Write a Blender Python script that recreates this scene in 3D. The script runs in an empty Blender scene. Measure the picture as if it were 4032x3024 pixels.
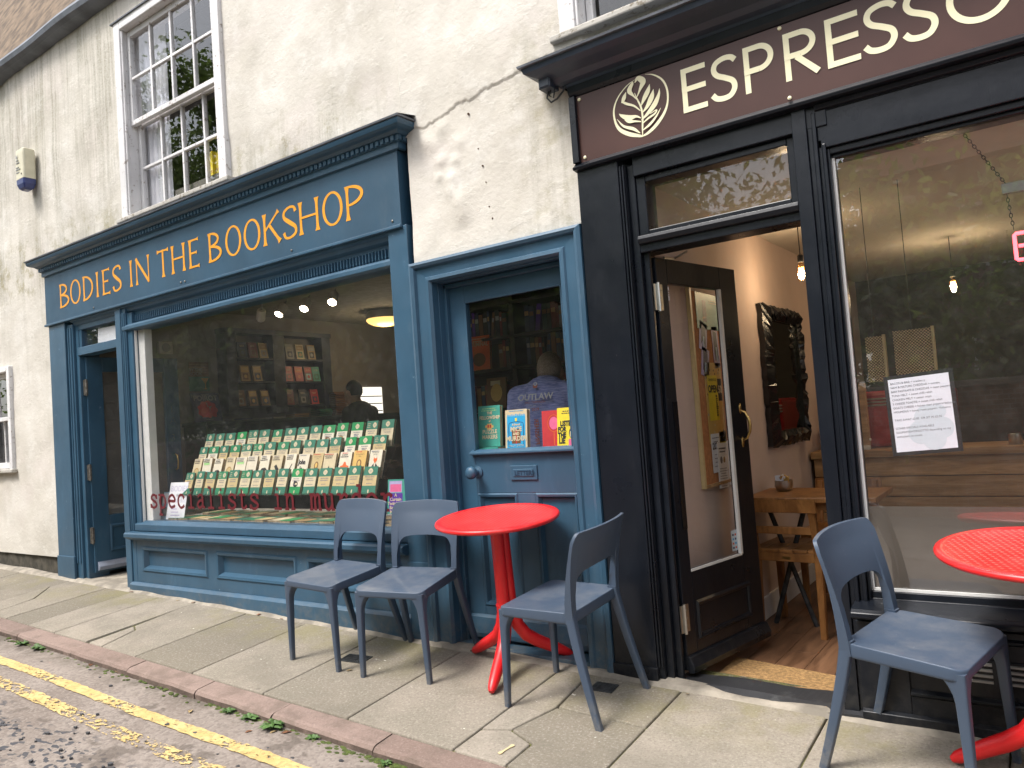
import bpy, math, random
import numpy as np
from mathutils import Matrix, Vector, Euler
random.seed(7)
rng = np.random.default_rng(11)
SC = bpy.context.scene
COL = SC.collection
R_ = math.radians
# ------------------------------------------------------------------ camera
cam_d = bpy.data.cameras.new('camera')
cam_d.sensor_fit = 'HORIZONTAL'
cam_d.sensor_width = 36.0
cam_d.lens = 27.097
cam_d.clip_start = 0.05
cam_d.clip_end = 600
cam = bpy.data.objects.new('camera', cam_d)
COL.objects.link(cam)
_r = Vector((0.8104919, 0.5812926, -0.07212347))
_u = Vector((0.08647204, 0.00304166, 0.99624964))
_f = Vector((-0.57933191, 0.81368892, 0.04780031))
cam.matrix_world = Matrix(((_r.x, _u.x, -_f.x, 0.0), (_r.y, _u.y, -_f.y, -3.1615), (_r.z, _u.z, -_f.z, 1.2359), (0, 0, 0, 1)))
SC.camera = cam
# ------------------------------------------------------------------ sky, sun, exposure
SUN_EL, SUN_AZ = 58.0, 205.0      # bright cloud: soft light from behind the photographer
w = bpy.data.worlds.new('World')
SC.world = w
w.use_nodes = True
nt = w.node_tree
bg = nt.nodes['Background']
sky = nt.nodes.new('ShaderNodeTexSky')
sky.sky_type = 'NISHITA'
sky.sun_disc = False
sky.sun_elevation = R_(SUN_EL)
sky.sun_rotation = R_(SUN_AZ)
sky.air_density = 1.0
sky.dust_density = 3.0
hs = nt.nodes.new('ShaderNodeHueSaturation')
hs.inputs['Saturation'].default_value = 0.36
hs.inputs['Value'].default_value = 1.0
nt.links.new(sky.outputs[0], hs.inputs['Color'])
nt.links.new(hs.outputs[0], bg.inputs[0])
bg.inputs[1].default_value = 0.15
sun_d = bpy.data.lights.new('sun', 'SUN')
sun_d.energy = 1.5
sun_d.angle = R_(16)
sun_d.color = (1.0, 0.95, 0.89)
sun = bpy.data.objects.new('sun', sun_d)
COL.objects.link(sun)
# Nishita: rotation 0 puts the sun at +Y, growing clockwise seen from above
az = R_(SUN_AZ)
sdir = Vector((math.sin(az) * math.cos(R_(SUN_EL)), math.cos(az) * math.cos(R_(SUN_EL)), math.sin(R_(SUN_EL))))
sun.rotation_euler = sdir.to_track_quat('Z', 'Y').to_euler()
vs = SC.view_settings
SC.display_settings.display_device = 'sRGB'
vs.view_transform = 'Standard'
vs.look = 'None'
vs.gamma = 1
vs.use_curve_mapping = False
vs.exposure = 1.38
SC.render.engine = 'CYCLES'
SC.cycles.use_denoising = True
SC.cycles.max_bounces = 10
SC.cycles.transparent_max_bounces = 16
SC.cycles.glossy_bounces = 4
SC.cycles.caustics_reflective = False
SC.cycles.caustics_refractive = False
SC.cycles.sample_clamp_indirect = 6
SC.render.film_transparent = False
# ------------------------------------------------------------------ ground shape (metres; wall line is y = 0)
SX, SY = -0.0241, 0.0842
def G(x, y):            # pavement, falling from the wall to the kerb
    return SX * x + SY * min(y, 0.0)
def ROAD(x, y):
    return SX * x - 0.12 + 0.05 * (max(y, -5.0) + 0.95)
GN = Vector((-SX, -SY, 1)).normalized()
def kin(x):             # kerb inner edge
    return -0.90 - 0.0196 * x
def kout(x):
    return kin(x) - 0.118
# ------------------------------------------------------------------ helpers: names and tags
WL = {}
def wl(o):
    return WL.get(o.name, Vector((0, 0, 0))) if o else Vector((0, 0, 0))
def tag(o, label=None, cat=None, group=None, kind=None):
    if label: o['label'] = label
    if cat: o['category'] = cat
    if group: o['group'] = group
    if kind: o['kind'] = kind
    return o
def empty(name, loc, label=None, cat=None, group=None, kind=None):
    o = bpy.data.objects.new(name, None)
    o.empty_display_size = 0.1
    COL.objects.link(o)
    o.location = loc
    WL[o.name] = Vector(loc)
    return tag(o, label, cat, group, kind)
def copy_tree(o, parent=None):
    c = o.copy()
    COL.objects.link(c)
    c.parent = parent
    if parent is not None:
        c.matrix_parent_inverse = o.matrix_parent_inverse.copy()
    for ch in o.children:
        copy_tree(ch, c)
    return c
ORD = ['', 'first', 'second', 'third', 'fourth', 'fifth', 'sixth', 'seventh', 'eighth', 'ninth', 'tenth', 'eleventh', 'twelfth',
       'thirteenth', 'fourteenth', 'fifteenth', 'sixteenth', 'seventeenth', 'eighteenth', 'nineteenth', 'twentieth']
# ------------------------------------------------------------------ helpers: mesh building
class MB:
    def __init__(s):
        s.v, s.f, s.m = [], [], []
    def add(s, vs, fs, mi=0):
        n = len(s.v)
        s.v.extend([tuple(map(float, p)) for p in vs])
        for f in fs:
            s.f.append([i + n for i in f])
            s.m.append(mi)
        return s
    def box(s, x0, x1, y0, y1, z0, z1, mi=0):
        if x0 > x1: x0, x1 = x1, x0
        if y0 > y1: y0, y1 = y1, y0
        if z0 > z1: z0, z1 = z1, z0
        v = [(x0, y0, z0), (x1, y0, z0), (x1, y1, z0), (x0, y1, z0), (x0, y0, z1), (x1, y0, z1), (x1, y1, z1), (x0, y1, z1)]
        return s.add(v, [(3, 2, 1, 0), (4, 5, 6, 7), (0, 1, 5, 4), (1, 2, 6, 5), (2, 3, 7, 6), (3, 0, 4, 7)], mi)
    def hexa(s, v, mi=0):
        return s.add(v, [(3, 2, 1, 0), (4, 5, 6, 7), (0, 1, 5, 4), (1, 2, 6, 5), (2, 3, 7, 6), (3, 0, 4, 7)], mi)
    def prism(s, poly, axis, lo, hi, mi=0):
        n = len(poly)
        def P(p, t):
            a, b = p
            return {'x': (t, a, b), 'y': (a, t, b), 'z': (a, b, t)}[axis]
        v = [P(p, lo) for p in poly] + [P(p, hi) for p in poly]
        f = [tuple(range(n))[::-1], tuple(range(n, 2 * n))] + [(i, (i + 1) % n, (i + 1) % n + n, i + n) for i in range(n)]
        return s.add(v, f, mi)
    def loft(s, rings, cap=True, closed=True, mi=0):
        n = len(rings[0])
        v = [p for r in rings for p in r]
        f = []
        for k in range(len(rings) - 1):
            for i in range(n if closed else n - 1):
                j = (i + 1) % n
                f.append((k * n + i, k * n + j, (k + 1) * n + j, (k + 1) * n + i))
        if cap:
            f.append(tuple(range(n))[::-1])
            f.append(tuple(range((len(rings) - 1) * n, len(rings) * n)))
        return s.add(v, f, mi)
    def tube(s, pts, r, n=8, cap=True, mi=0, flat=None):
        pts = [Vector(p) for p in pts]
        rs = r if isinstance(r, (list, tuple)) else [r] * len(pts)
        rings = []
        up = None
        for i, p in enumerate(pts):
            t = (pts[min(i + 1, len(pts) - 1)] - pts[max(i - 1, 0)]).normalized()
            if up is None:
                up = Vector((0, 0, 1)) if abs(t.z) < 0.9 else Vector((1, 0, 0))
            a = t.cross(up).normalized()
            up = a.cross(t).normalized()
            ring = []
            for k in range(n):
                th = 2 * math.pi * k / n
                q = a * math.cos(th) * rs[i] + up * math.sin(th) * rs[i] * (flat or 1)
                ring.append(tuple(p + q))
            rings.append(ring)
        return s.loft(rings, cap, mi=mi)
    def lathe(s, prof, n=24, c=(0, 0, 0), axis='z', mi=0, cap=True):
        rings = []
        for r, h in prof:
            ring = []
            for k in range(n):
                th = 2 * math.pi * k / n
                a, b = r * math.cos(th), r * math.sin(th)
                p = {'z': (a, b, h), 'y': (a, h, b), 'x': (h, a, b)}[axis]
                ring.append((p[0] + c[0], p[1] + c[1], p[2] + c[2]))
            rings.append(ring)
        return s.loft(rings, cap, mi=mi)
    def sphere(s, c, r, n=12, k=8, mi=0):
        rx, ry, rz = (r, r, r) if not isinstance(r, (tuple, list)) else r
        rings = []
        for i in range(k + 1):
            a = -math.pi / 2 + math.pi * i / k
            rr = max(math.cos(a), 0.01)
            rings.append([(c[0] + rx * rr * math.cos(2 * math.pi * j / n), c[1] + ry * rr * math.sin(2 * math.pi * j / n), c[2] + rz * math.sin(a)) for j in range(n)])
        return s.loft(rings, True, mi=mi)
    def grid(s, P, nu, nv, mi=0):       # P[u][v] -> points
        v = [P[i][j] for i in range(nu) for j in range(nv)]
        f = [(i * nv + j, (i + 1) * nv + j, (i + 1) * nv + j + 1, i * nv + j + 1) for i in range(nu - 1) for j in range(nv - 1)]
        return s.add(v, f, mi)
    def xf(s, M):
        s.v = [tuple(M @ Vector(p)) for p in s.v]
        return s
    def data(s, name, mats, smooth=False, weld=False):
        me = bpy.data.meshes.new(name)
        me.from_pydata(s.v, [], s.f)
        for m in (mats if isinstance(mats, (list, tuple)) else [mats]):
            me.materials.append(m)
        if any(s.m): me.polygons.foreach_set('material_index', s.m)
        if smooth:
            me.polygons.foreach_set('use_smooth', [True] * len(me.polygons))
            me.set_sharp_from_angle(angle=R_(48))
        me.update()
        return me
    def build(s, name, mats, parent=None, bevel=0, smooth=False, local=False, seg=2, ang=40, origin=None):
        vs = s.v
        if local:
            o = bpy.data.objects.new(name, s.data(name, mats, smooth))
            COL.objects.link(o)
            if parent is not None: o.parent = parent
        else:
            if origin is None:
                a = np.array(vs)
                mn, mx = a.min(0), a.max(0)
                org = Vector(((mn[0] + mx[0]) / 2, (mn[1] + mx[1]) / 2, mn[2]))
            else: org = Vector(origin)
            s.v = [(p[0] - org.x, p[1] - org.y, p[2] - org.z) for p in vs]
            o = bpy.data.objects.new(name, s.data(name, mats, smooth))
            COL.objects.link(o)
            o.location = org
            WL[o.name] = org
            if parent is not None:
                o.parent = parent
                o.matrix_parent_inverse = Matrix.Translation(-wl(parent))
        if bevel:
            b = o.modifiers.new('bevel', 'BEVEL')
            b.width = bevel
            b.segments = seg
            b.limit_method = 'ANGLE'
            b.angle_limit = R_(ang)
            b.harden_normals = False
        return o
def outward(mb):
    return mb
# ------------------------------------------------------------------ helpers: materials
def hx(h):
    h = h.lstrip('#')
    c = [int(h[i:i + 2], 16) / 255 for i in (0, 2, 4)]
    return tuple(x / 12.92 if x <= 0.04045 else ((x + 0.055) / 1.055) ** 2.4 for x in c)
class NT:
    def __init__(s, name):
        s.mat = bpy.data.materials.new(name)
        s.mat.use_nodes = True
        s.t = s.mat.node_tree
        s.b = s.t.nodes['Principled BSDF']
        s.out = s.t.nodes['Material Output']
    def n(s, typ, **kw):
        o = s.t.nodes.new(typ)
        for k, v in kw.items():
            setattr(o, k, v)
        return o
    def lk(s, a, b):
        s.t.links.new(a, b)
    def val(s, sock, v):
        if v is None: return
        if isinstance(v, (int, float)): sock.default_value = v
        elif isinstance(v, (tuple, list)):
            sock.default_value = tuple(v) + ((1,) if len(v) == 3 and len(sock.default_value) == 4 else ())
        else: s.lk(v, sock)
    def pos(s):
        return s.n('ShaderNodeNewGeometry').outputs['Position']
    def gen(s):
        return s.n('ShaderNodeTexCoord').outputs['Generated']
    def objc(s):
        return s.n('ShaderNodeTexCoord').outputs['Object']
    def rand(s):
        return s.n('ShaderNodeObjectInfo').outputs['Random']
    def mp(s, vec, scale=(1, 1, 1), loc=(0, 0, 0), rot=(0, 0, 0)):
        m = s.n('ShaderNodeMapping')
        s.lk(vec, m.inputs[0])
        m.inputs['Scale'].default_value = scale
        m.inputs['Location'].default_value = loc
        m.inputs['Rotation'].default_value = rot
        return m.outputs[0]
    def noise(s, vec, scale=5, detail=4, rough=0.55, dist=0.0):
        o = s.n('ShaderNodeTexNoise')
        s.lk(vec, o.inputs['Vector'])
        o.inputs['Scale'].default_value = scale
        o.inputs['Detail'].default_value = detail
        o.inputs['Roughness'].default_value = rough
        o.inputs['Distortion'].default_value = dist
        return o.outputs['Fac']
    def voro(s, vec, scale=5, feature='F1', out='Distance', rnd=1.0):
        o = s.n('ShaderNodeTexVoronoi', feature=feature)
        s.lk(vec, o.inputs['Vector'])
        o.inputs['Scale'].default_value = scale
        o.inputs['Randomness'].default_value = rnd
        return o.outputs[out]
    def m(s, op, a, b=None, c=None, clamp=False):
        o = s.n('ShaderNodeMath', operation=op, use_clamp=clamp)
        s.val(o.inputs[0], a)
        if b is not None: s.val(o.inputs[1], b)
        if c is not None: s.val(o.inputs[2], c)
        return o.outputs[0]
    def ss(s, v, a, b):                  # smoothstep a..b -> 0..1
        o = s.n('ShaderNodeMapRange', interpolation_type='SMOOTHSTEP')
        s.val(o.inputs['Value'], v)
        o.inputs['From Min'].default_value = a
        o.inputs['From Max'].default_value = b
        return o.outputs[0]
    def mix(s, f, a, b, mode='MIX'):
        o = s.n('ShaderNodeMix', data_type='RGBA', blend_type=mode)
        s.val(o.inputs[0], f)
        for sock, v in ((o.inputs[6], a), (o.inputs[7], b)):
            if isinstance(v, (tuple, list)): sock.default_value = tuple(v) + (1,)
            else: s.lk(v, sock)
        return o.outputs[2]
    def sep(s, vec):
        o = s.n('ShaderNodeSeparateXYZ')
        s.lk(vec, o.inputs[0])
        return o.outputs
    def bump(s, h, strength=0.3, dist=0.01, prev=None):
        o = s.n('ShaderNodeBump')
        s.lk(h, o.inputs['Height'])
        o.inputs['Strength'].default_value = strength
        o.inputs['Distance'].default_value = dist
        if prev is not None: s.lk(prev, o.inputs['Normal'])
        return o.outputs[0]
    def fin(s, col=None, rough=0.6, metal=0.0, normal=None, spec=None, **kw):
        b = s.b
        s.val(b.inputs['Base Color'], col)
        s.val(b.inputs['Roughness'], rough)
        b.inputs['Metallic'].default_value = metal
        if normal is not None: s.lk(normal, b.inputs['Normal'])
        if spec is not None: b.inputs['Specular IOR Level'].default_value = spec
        for k, v in kw.items():
            s.val(b.inputs[k], v)
        return s.mat
def simple(name, col, rough=0.5, var=0.12, scale=14, bump=0.0, bscale=60, metal=0.0, spec=None, rvar=0.1, **kw):
    t = NT(name)
    p = t.pos()
    c2 = tuple(max(0, x * (1 - var * 2)) for x in col)
    n = t.noise(p, scale, 4)
    c = t.mix(t.ss(n, 0.3, 0.75), c2, col)
    nm = None
    if bump:
        nm = t.bump(t.noise(p, bscale, 3), bump, 0.004)
    r = t.m('ADD', rough - rvar / 2, t.m('MULTIPLY', t.noise(p, scale * 1.7, 3), rvar))
    return t.fin(c, r, metal, nm, spec, **kw)
def paint(name, col, rough=0.38, worn=None, wear=0.5, spec=0.5, dusty=0.2, spot=0.5, splash=0.0):
    """gloss paint on old timber: brush marks, dull patches, chips and rubbed edges"""
    t = NT(name)
    p = t.pos()
    big = t.noise(p, 2.2, 4)
    c = t.mix(t.ss(big, 0.3, 0.7), tuple(x * 0.86 for x in col), tuple(min(1, x * 1.1) for x in col))
    dust = t.noise(t.mp(p, (1, 1, 0.35)), 9, 6, 0.7)
    c = t.mix(t.m('MULTIPLY', t.ss(dust, 0.52, 0.8), dusty), c, (0.30, 0.31, 0.30))
    if worn:
        ge = t.n('ShaderNodeNewGeometry').outputs['Pointiness']
        edge = t.ss(ge, 0.515, 0.56)
        ch = t.noise(p, 26, 5, 0.7)
        chips = t.m('MULTIPLY', edge, t.ss(ch, 0.74 - 0.22 * wear, 0.82 - 0.18 * wear))
        spots = t.m('MULTIPLY', t.ss(t.noise(p, 62, 2, 0.4), 0.775, 0.80), t.ss(t.noise(p, 2.6, 2), 0.54, 0.66))
        c = t.mix(t.m('MULTIPLY', t.m('MAXIMUM', chips, t.m('MULTIPLY', spots, spot)), 0.85), c, worn)
    if splash:                           # street dirt splashed on the lowest boards
        X, Y, Z = t.sep(p)
        sm = t.m('MULTIPLY', t.ss(t.m('ADD', Z, t.m('MULTIPLY', t.noise(p, 6, 5, 0.7), 0.35)), 0.46, 0.22), t.ss(t.noise(p, 22, 5, 0.75), 0.36, 0.7))
        c = t.mix(t.m('MULTIPLY', sm, splash), c, (0.17, 0.155, 0.13))
        rub = t.m('MULTIPLY', t.ss(t.noise(t.mp(p, (1, 1, 0.3)), 5, 6, 0.75), 0.56, 0.72), 0.35)
        c = t.mix(rub, c, tuple(min(1, x * 1.7 + 0.012) for x in col))
    h = t.m('ADD', t.m('MULTIPLY', t.noise(p, 7, 3), 1.0), t.m('MULTIPLY', t.noise(t.mp(p, (60, 60, 3)), 4, 3), 0.25))
    nm = t.bump(h, 0.28, 0.006)
    r = t.m('ADD', rough - 0.08, t.m('MULTIPLY', t.noise(p, 5, 4), 0.26))
    return t.fin(c, r, 0, nm, spec)
def glow(name, col, strength):
    t = NT(name)
    return t.fin(col, 0.4, **{'Emission Color': col, 'Emission Strength': strength})
def glass(name, gain=1.9, tint=(1, 1, 1), rough=0.0, haze=0.0, wave=0.012):
    t = NT(name)
    ge = t.n('ShaderNodeNewGeometry')          # Schlick reflectance, the same from both sides of the thin pane
    dp = t.n('ShaderNodeVectorMath', operation='DOT_PRODUCT')
    t.lk(ge.outputs['Normal'], dp.inputs[0])
    t.lk(ge.outputs['Incoming'], dp.inputs[1])
    one = t.m('SUBTRACT', 1.0, t.m('ABSOLUTE', dp.outputs['Value']), clamp=True)
    sch = t.m('ADD', 0.04, t.m('MULTIPLY', t.m('POWER', one, 5.0), 0.96))
    bp = t.bump(t.noise(t.pos(), 1.3, 2), wave, 0.02)
    g = t.n('ShaderNodeBsdfGlossy')
    g.inputs['Roughness'].default_value = rough
    t.lk(bp, g.inputs['Normal'])
    tr = t.n('ShaderNodeBsdfTransparent')
    tr.inputs[0].default_value = tint + (1,)
    mx = t.n('ShaderNodeMixShader')
    t.lk(t.m('MULTIPLY', sch, gain, clamp=True), mx.inputs[0])
    t.lk(tr.outputs[0], mx.inputs[1])
    t.lk(g.outputs[0], mx.inputs[2])
    o = mx.outputs[0]
    if haze:                             # pale haze mixed into the pane to lighten a dark view
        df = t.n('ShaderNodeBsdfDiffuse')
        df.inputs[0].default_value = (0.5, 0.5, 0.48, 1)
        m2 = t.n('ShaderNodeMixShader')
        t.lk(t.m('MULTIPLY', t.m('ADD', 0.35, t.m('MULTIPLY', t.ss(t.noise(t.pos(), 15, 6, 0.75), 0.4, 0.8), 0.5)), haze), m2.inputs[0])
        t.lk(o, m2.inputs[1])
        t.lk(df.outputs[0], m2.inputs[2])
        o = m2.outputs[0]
    t.lk(o, t.out.inputs['Surface'])
    return t.mat
# ------------------------------------------------------------------ helpers: lettering
def cr(pts, k=8):                        # Catmull-Rom through (x, y, w)
    P = [np.array(p, float) for p in pts]
    P = [2 * P[0] - P[1]] + P + [2 * P[-1] - P[-2]]
    out = []
    for i in range(1, len(P) - 2):
        for j in range(k):
            t = j / k
            a, b, c, d = P[i - 1:i + 3]
            out.append(0.5 * ((2 * b) + (c - a) * t + (2 * a - 5 * b + 4 * c - d) * t * t + (3 * b - a - 3 * c + d) * t ** 3))
    out.append(P[-2])
    return out
def ribbon(mb, pts, place, depth, closed=False, jag=0.0):
    """pts (x, y, width) in glyph units -> thin raised strip; place(x, y, d) -> world point"""
    n = len(pts)
    L, Rr = [], []
    for i in range(n):
        a = pts[i - 1] if (i > 0 or closed) else pts[i]
        b = pts[(i + 1) % n] if (i < n - 1 or closed) else pts[i]
        t = np.array([b[0] - a[0], b[1] - a[1]])
        t = t / (np.hypot(*t) + 1e-9)
        nx, ny = -t[1], t[0]
        hw = max(pts[i][2], 0.002) / 2
        j1 = 1 + jag * random.uniform(-1, 1)
        j2 = 1 + jag * random.uniform(-1, 1)
        L.append((pts[i][0] + nx * hw * j1, pts[i][1] + ny * hw * j1))
        Rr.append((pts[i][0] - nx * hw * j2, pts[i][1] - ny * hw * j2))
    v = [place(x, y, depth) for x, y in L] + [place(x, y, depth) for x, y in Rr]
    f = [(i + n, (i + 1) % n + n, (i + 1) % n, i) for i in range(n if closed else n - 1)]
    mb.add(v, f)
def text_mesh(s, size=1.0, bold=0.0, spacing=1.0, align='LEFT', squeeze=1.0):
    """built-in font -> flat verts/faces in the xy plane"""
    cu = bpy.data.curves.new('t', 'FONT')
    cu.body = s
    cu.size = size
    cu.offset = bold
    cu.space_character = spacing
    cu.align_x = align
    cu.resolution_u = 3
    o = bpy.data.objects.new('t', cu)
    me = o.to_mesh()
    v = [(q.co.x * squeeze, q.co.y) for q in me.vertices]
    f = [tuple(p.vertices) for p in me.polygons]
    o.to_mesh_clear()
    bpy.data.objects.remove(o)
    bpy.data.curves.remove(cu)
    return v, f
def put_text(mb, s, size, place, d=0.0, mi=0, **kw):
    v, f = text_mesh(s, size, **kw)
    if v: mb.add([place(x, y, d) for x, y in v], f, mi)
    return mb
# ================================================================== MATERIALS
def m_render():
    t = NT('lime render')
    p = t.pos()
    X, Y, Z = t.sep(p)
    big = t.noise(p, 1.1, 5, 0.6)
    c = t.mix(t.ss(big, 0.32, 0.68), (0.475, 0.445, 0.39), (0.60, 0.57, 0.515))
    patch = t.noise(t.mp(p, (1, 1, 1), (7, 3, 1)), 3.2, 6, 0.65)
    c = t.mix(t.m('MULTIPLY', t.ss(patch, 0.5, 0.72), 0.6), c, (0.66, 0.64, 0.60))
    pink = t.noise(t.mp(p, (1, 1, 1), (1, 8, 5)), 1.6, 3)
    c = t.mix(t.m('MULTIPLY', t.ss(pink, 0.52, 0.7), 0.35), c, (0.60, 0.54, 0.51))
    # run-off streaks: long vertical stains under the parapet, short ones over the shop cornices
    st = t.noise(t.mp(p, (13, 13, 0.55)), 1.0, 5, 0.62)
    st2 = t.noise(t.mp(p, (34, 34, 1.4)), 1.0, 4, 0.6)
    stk = t.m('MULTIPLY', t.ss(st, 0.40, 0.66), t.ss(st2, 0.28, 0.62))
    wob = t.m('MULTIPLY', t.m('SUBTRACT', t.noise(t.mp(p, (5, 5, 0.4)), 1.0, 4), 0.5), 1.5)
    z1 = t.m('ADD', Z, wob)
    left = t.ss(X, -4.6, -5.6)
    mA = t.m('MULTIPLY', t.m('MULTIPLY', t.ss(z1, 2.9, 4.4), left), 1.5)
    xm = t.ss(X, -2.9, -3.2)
    mB = t.m('MULTIPLY', t.m('MULTIPLY', t.ss(t.m('ADD', Z, t.m('MULTIPLY', wob, 0.30)), 3.42, 2.98), t.ss(Z, 2.6, 2.8)), xm)
    mC = t.m('MULTIPLY', t.m('MULTIPLY', t.ss(X, -7.2, -7.35), t.ss(t.m('ADD', Z, wob), 0.2, 3.2)), 0.35)
    mD = t.m('MULTIPLY', t.m('MULTIPLY', t.ss(t.m('ADD', Z, t.m('MULTIPLY', wob, 0.2)), 3.28, 2.98), t.ss(X, -2.3, -1.9)), 0.6)
    msk = t.m('MAXIMUM', t.m('MAXIMUM', mA, mB), t.m('MAXIMUM', mC, mD))
    stain = t.m('MULTIPLY', msk, t.m('ADD', 0.12, t.m('MULTIPLY', stk, 0.95)), clamp=True)
    fleck = t.ss(t.noise(p, 70, 3, 0.7), 0.45, 0.7)
    stain = t.m('MULTIPLY', stain, t.m('ADD', 0.55, t.m('MULTIPLY', fleck, 0.5)), clamp=True)
    c = t.mix(t.m('MULTIPLY', stain, 0.75), c, (0.215, 0.205, 0.15))
    # green-yellow algae close to the cornices and the window sill
    alg = t.m('MULTIPLY', t.m('MULTIPLY', t.m('MAXIMUM', mB, mD), t.ss(t.noise(p, 9, 5, 0.7), 0.47, 0.66)), 0.6)
    c = t.mix(alg, c, (0.24, 0.21, 0.10))
    # hairline dark pits and flaked coats
    fl = t.noise(t.mp(p, (1, 1, 1.6), (3, 0, 2)), 6.5, 7, 0.72)
    flk = t.ss(fl, 0.56, 0.60)
    c = t.mix(t.m('MULTIPLY', flk, 0.14), c, (0.72, 0.70, 0.65))
    c = t.mix(t.m('MULTIPLY', t.ss(t.noise(p, 24, 4, 0.7), 0.63, 0.74), 0.35), c, (0.36, 0.33, 0.28))
    h = t.m('ADD', t.m('ADD', t.m('MULTIPLY', flk, 0.16), t.m('MULTIPLY', t.noise(p, 40, 6, 0.75), 0.8)), t.m('MULTIPLY', t.noise(p, 5, 3), 1.4))
    nm = t.bump(h, 0.5, 0.010)
    return t.fin(c, 0.93, 0, nm, 0.2)
def m_flag():
    t = NT('york stone')
    p = t.pos()
    X, Y, Z = t.sep(p)
    r = t.rand()
    c = t.mix(r, (0.17, 0.148, 0.115), (0.30, 0.262, 0.215))
    c = t.mix(t.ss(t.noise(p, 4.5, 6, 0.65), 0.3, 0.7), t.mix(0.5, c, (0.17, 0.155, 0.12)), c)
    sp = t.noise(p, 95, 3, 0.7)
    c = t.mix(t.m('MULTIPLY', t.ss(sp, 0.52, 0.70), 0.42), c, (0.43, 0.39, 0.335))
    c = t.mix(t.m('MULTIPLY', t.ss(sp, 0.47, 0.32), 0.42), c, (0.11, 0.092, 0.07))
    c = t.mix(t.m('MULTIPLY', t.ss(t.noise(t.mp(p, (1, 1, 1), (4, 4, 0)), 1.7, 5, 0.7), 0.48, 0.66), 0.4), c, (0.135, 0.12, 0.095))
    al = t.m('MULTIPLY', t.ss(t.noise(p, 3.1, 5, 0.7), 0.42, 0.66), t.ss(Y, -0.55, -0.08))
    c = t.mix(t.m('MULTIPLY', al, 0.5), c, (0.20, 0.18, 0.07))
    gum = t.ss(t.voro(t.mp(p, (1, 1, 0.0), (0.3, 0.1, 0)), 3.4), 0.05, 0.035)
    c = t.mix(t.m('MULTIPLY', gum, 0.5), c, (0.10, 0.09, 0.075))
    wsp = t.m('MULTIPLY', t.ss(t.noise(t.mp(p, (1, 1.6, 1), (2.2, 5, 0)), 30, 2), 0.72, 0.76), t.ss(t.noise(p, 2.3, 2), 0.52, 0.6))
    c = t.mix(wsp, c, (0.62, 0.60, 0.53))
    nm = t.bump(t.m('ADD', t.noise(p, 60, 5, 0.7), t.m('MULTIPLY', t.noise(p, 7, 3), 1.5)), 0.6, 0.005)
    return t.fin(c, 0.9, 0, nm, 0.25)
def m_joint():
    t = NT('mossy joint')
    p = t.pos()
    c = t.mix(t.ss(t.noise(p, 9, 5, 0.7), 0.38, 0.62), (0.07, 0.062, 0.045), (0.125, 0.125, 0.04))
    c = t.mix(t.ss(t.noise(p, 70, 2), 0.5, 0.8), c, (0.2, 0.18, 0.14))
    return t.fin(c, 0.95, 0, t.bump(t.noise(p, 110, 3), 0.9, 0.006), 0.2)
def m_kerb():
    t = NT('pink granite kerb')
    p = t.pos()
    r = t.rand()
    c = t.mix(r, (0.19, 0.135, 0.112), (0.255, 0.187, 0.158))
    sp = t.noise(p, 110, 3, 0.7)
    c = t.mix(t.m('MULTIPLY', t.ss(sp, 0.52, 0.72), 0.4), c, (0.38, 0.30, 0.26))
    c = t.mix(t.m('MULTIPLY', t.ss(sp, 0.44, 0.3), 0.5), c, (0.10, 0.075, 0.062))
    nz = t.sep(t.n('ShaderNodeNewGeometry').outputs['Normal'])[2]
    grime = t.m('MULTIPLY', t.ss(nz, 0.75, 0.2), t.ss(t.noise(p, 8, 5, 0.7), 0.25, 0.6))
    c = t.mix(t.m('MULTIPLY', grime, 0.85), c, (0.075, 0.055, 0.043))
    c = t.mix(t.m('MULTIPLY', t.ss(t.noise(p, 5, 5, 0.7), 0.46, 0.68), 0.6), c, (0.125, 0.095, 0.075))
    return t.fin(c, 0.85, 0, t.bump(t.m('ADD', t.noise(p, 55, 4, 0.7), t.m('MULTIPLY', t.noise(p, 9, 2), 2)), 0.8, 0.006), 0.3)
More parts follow.
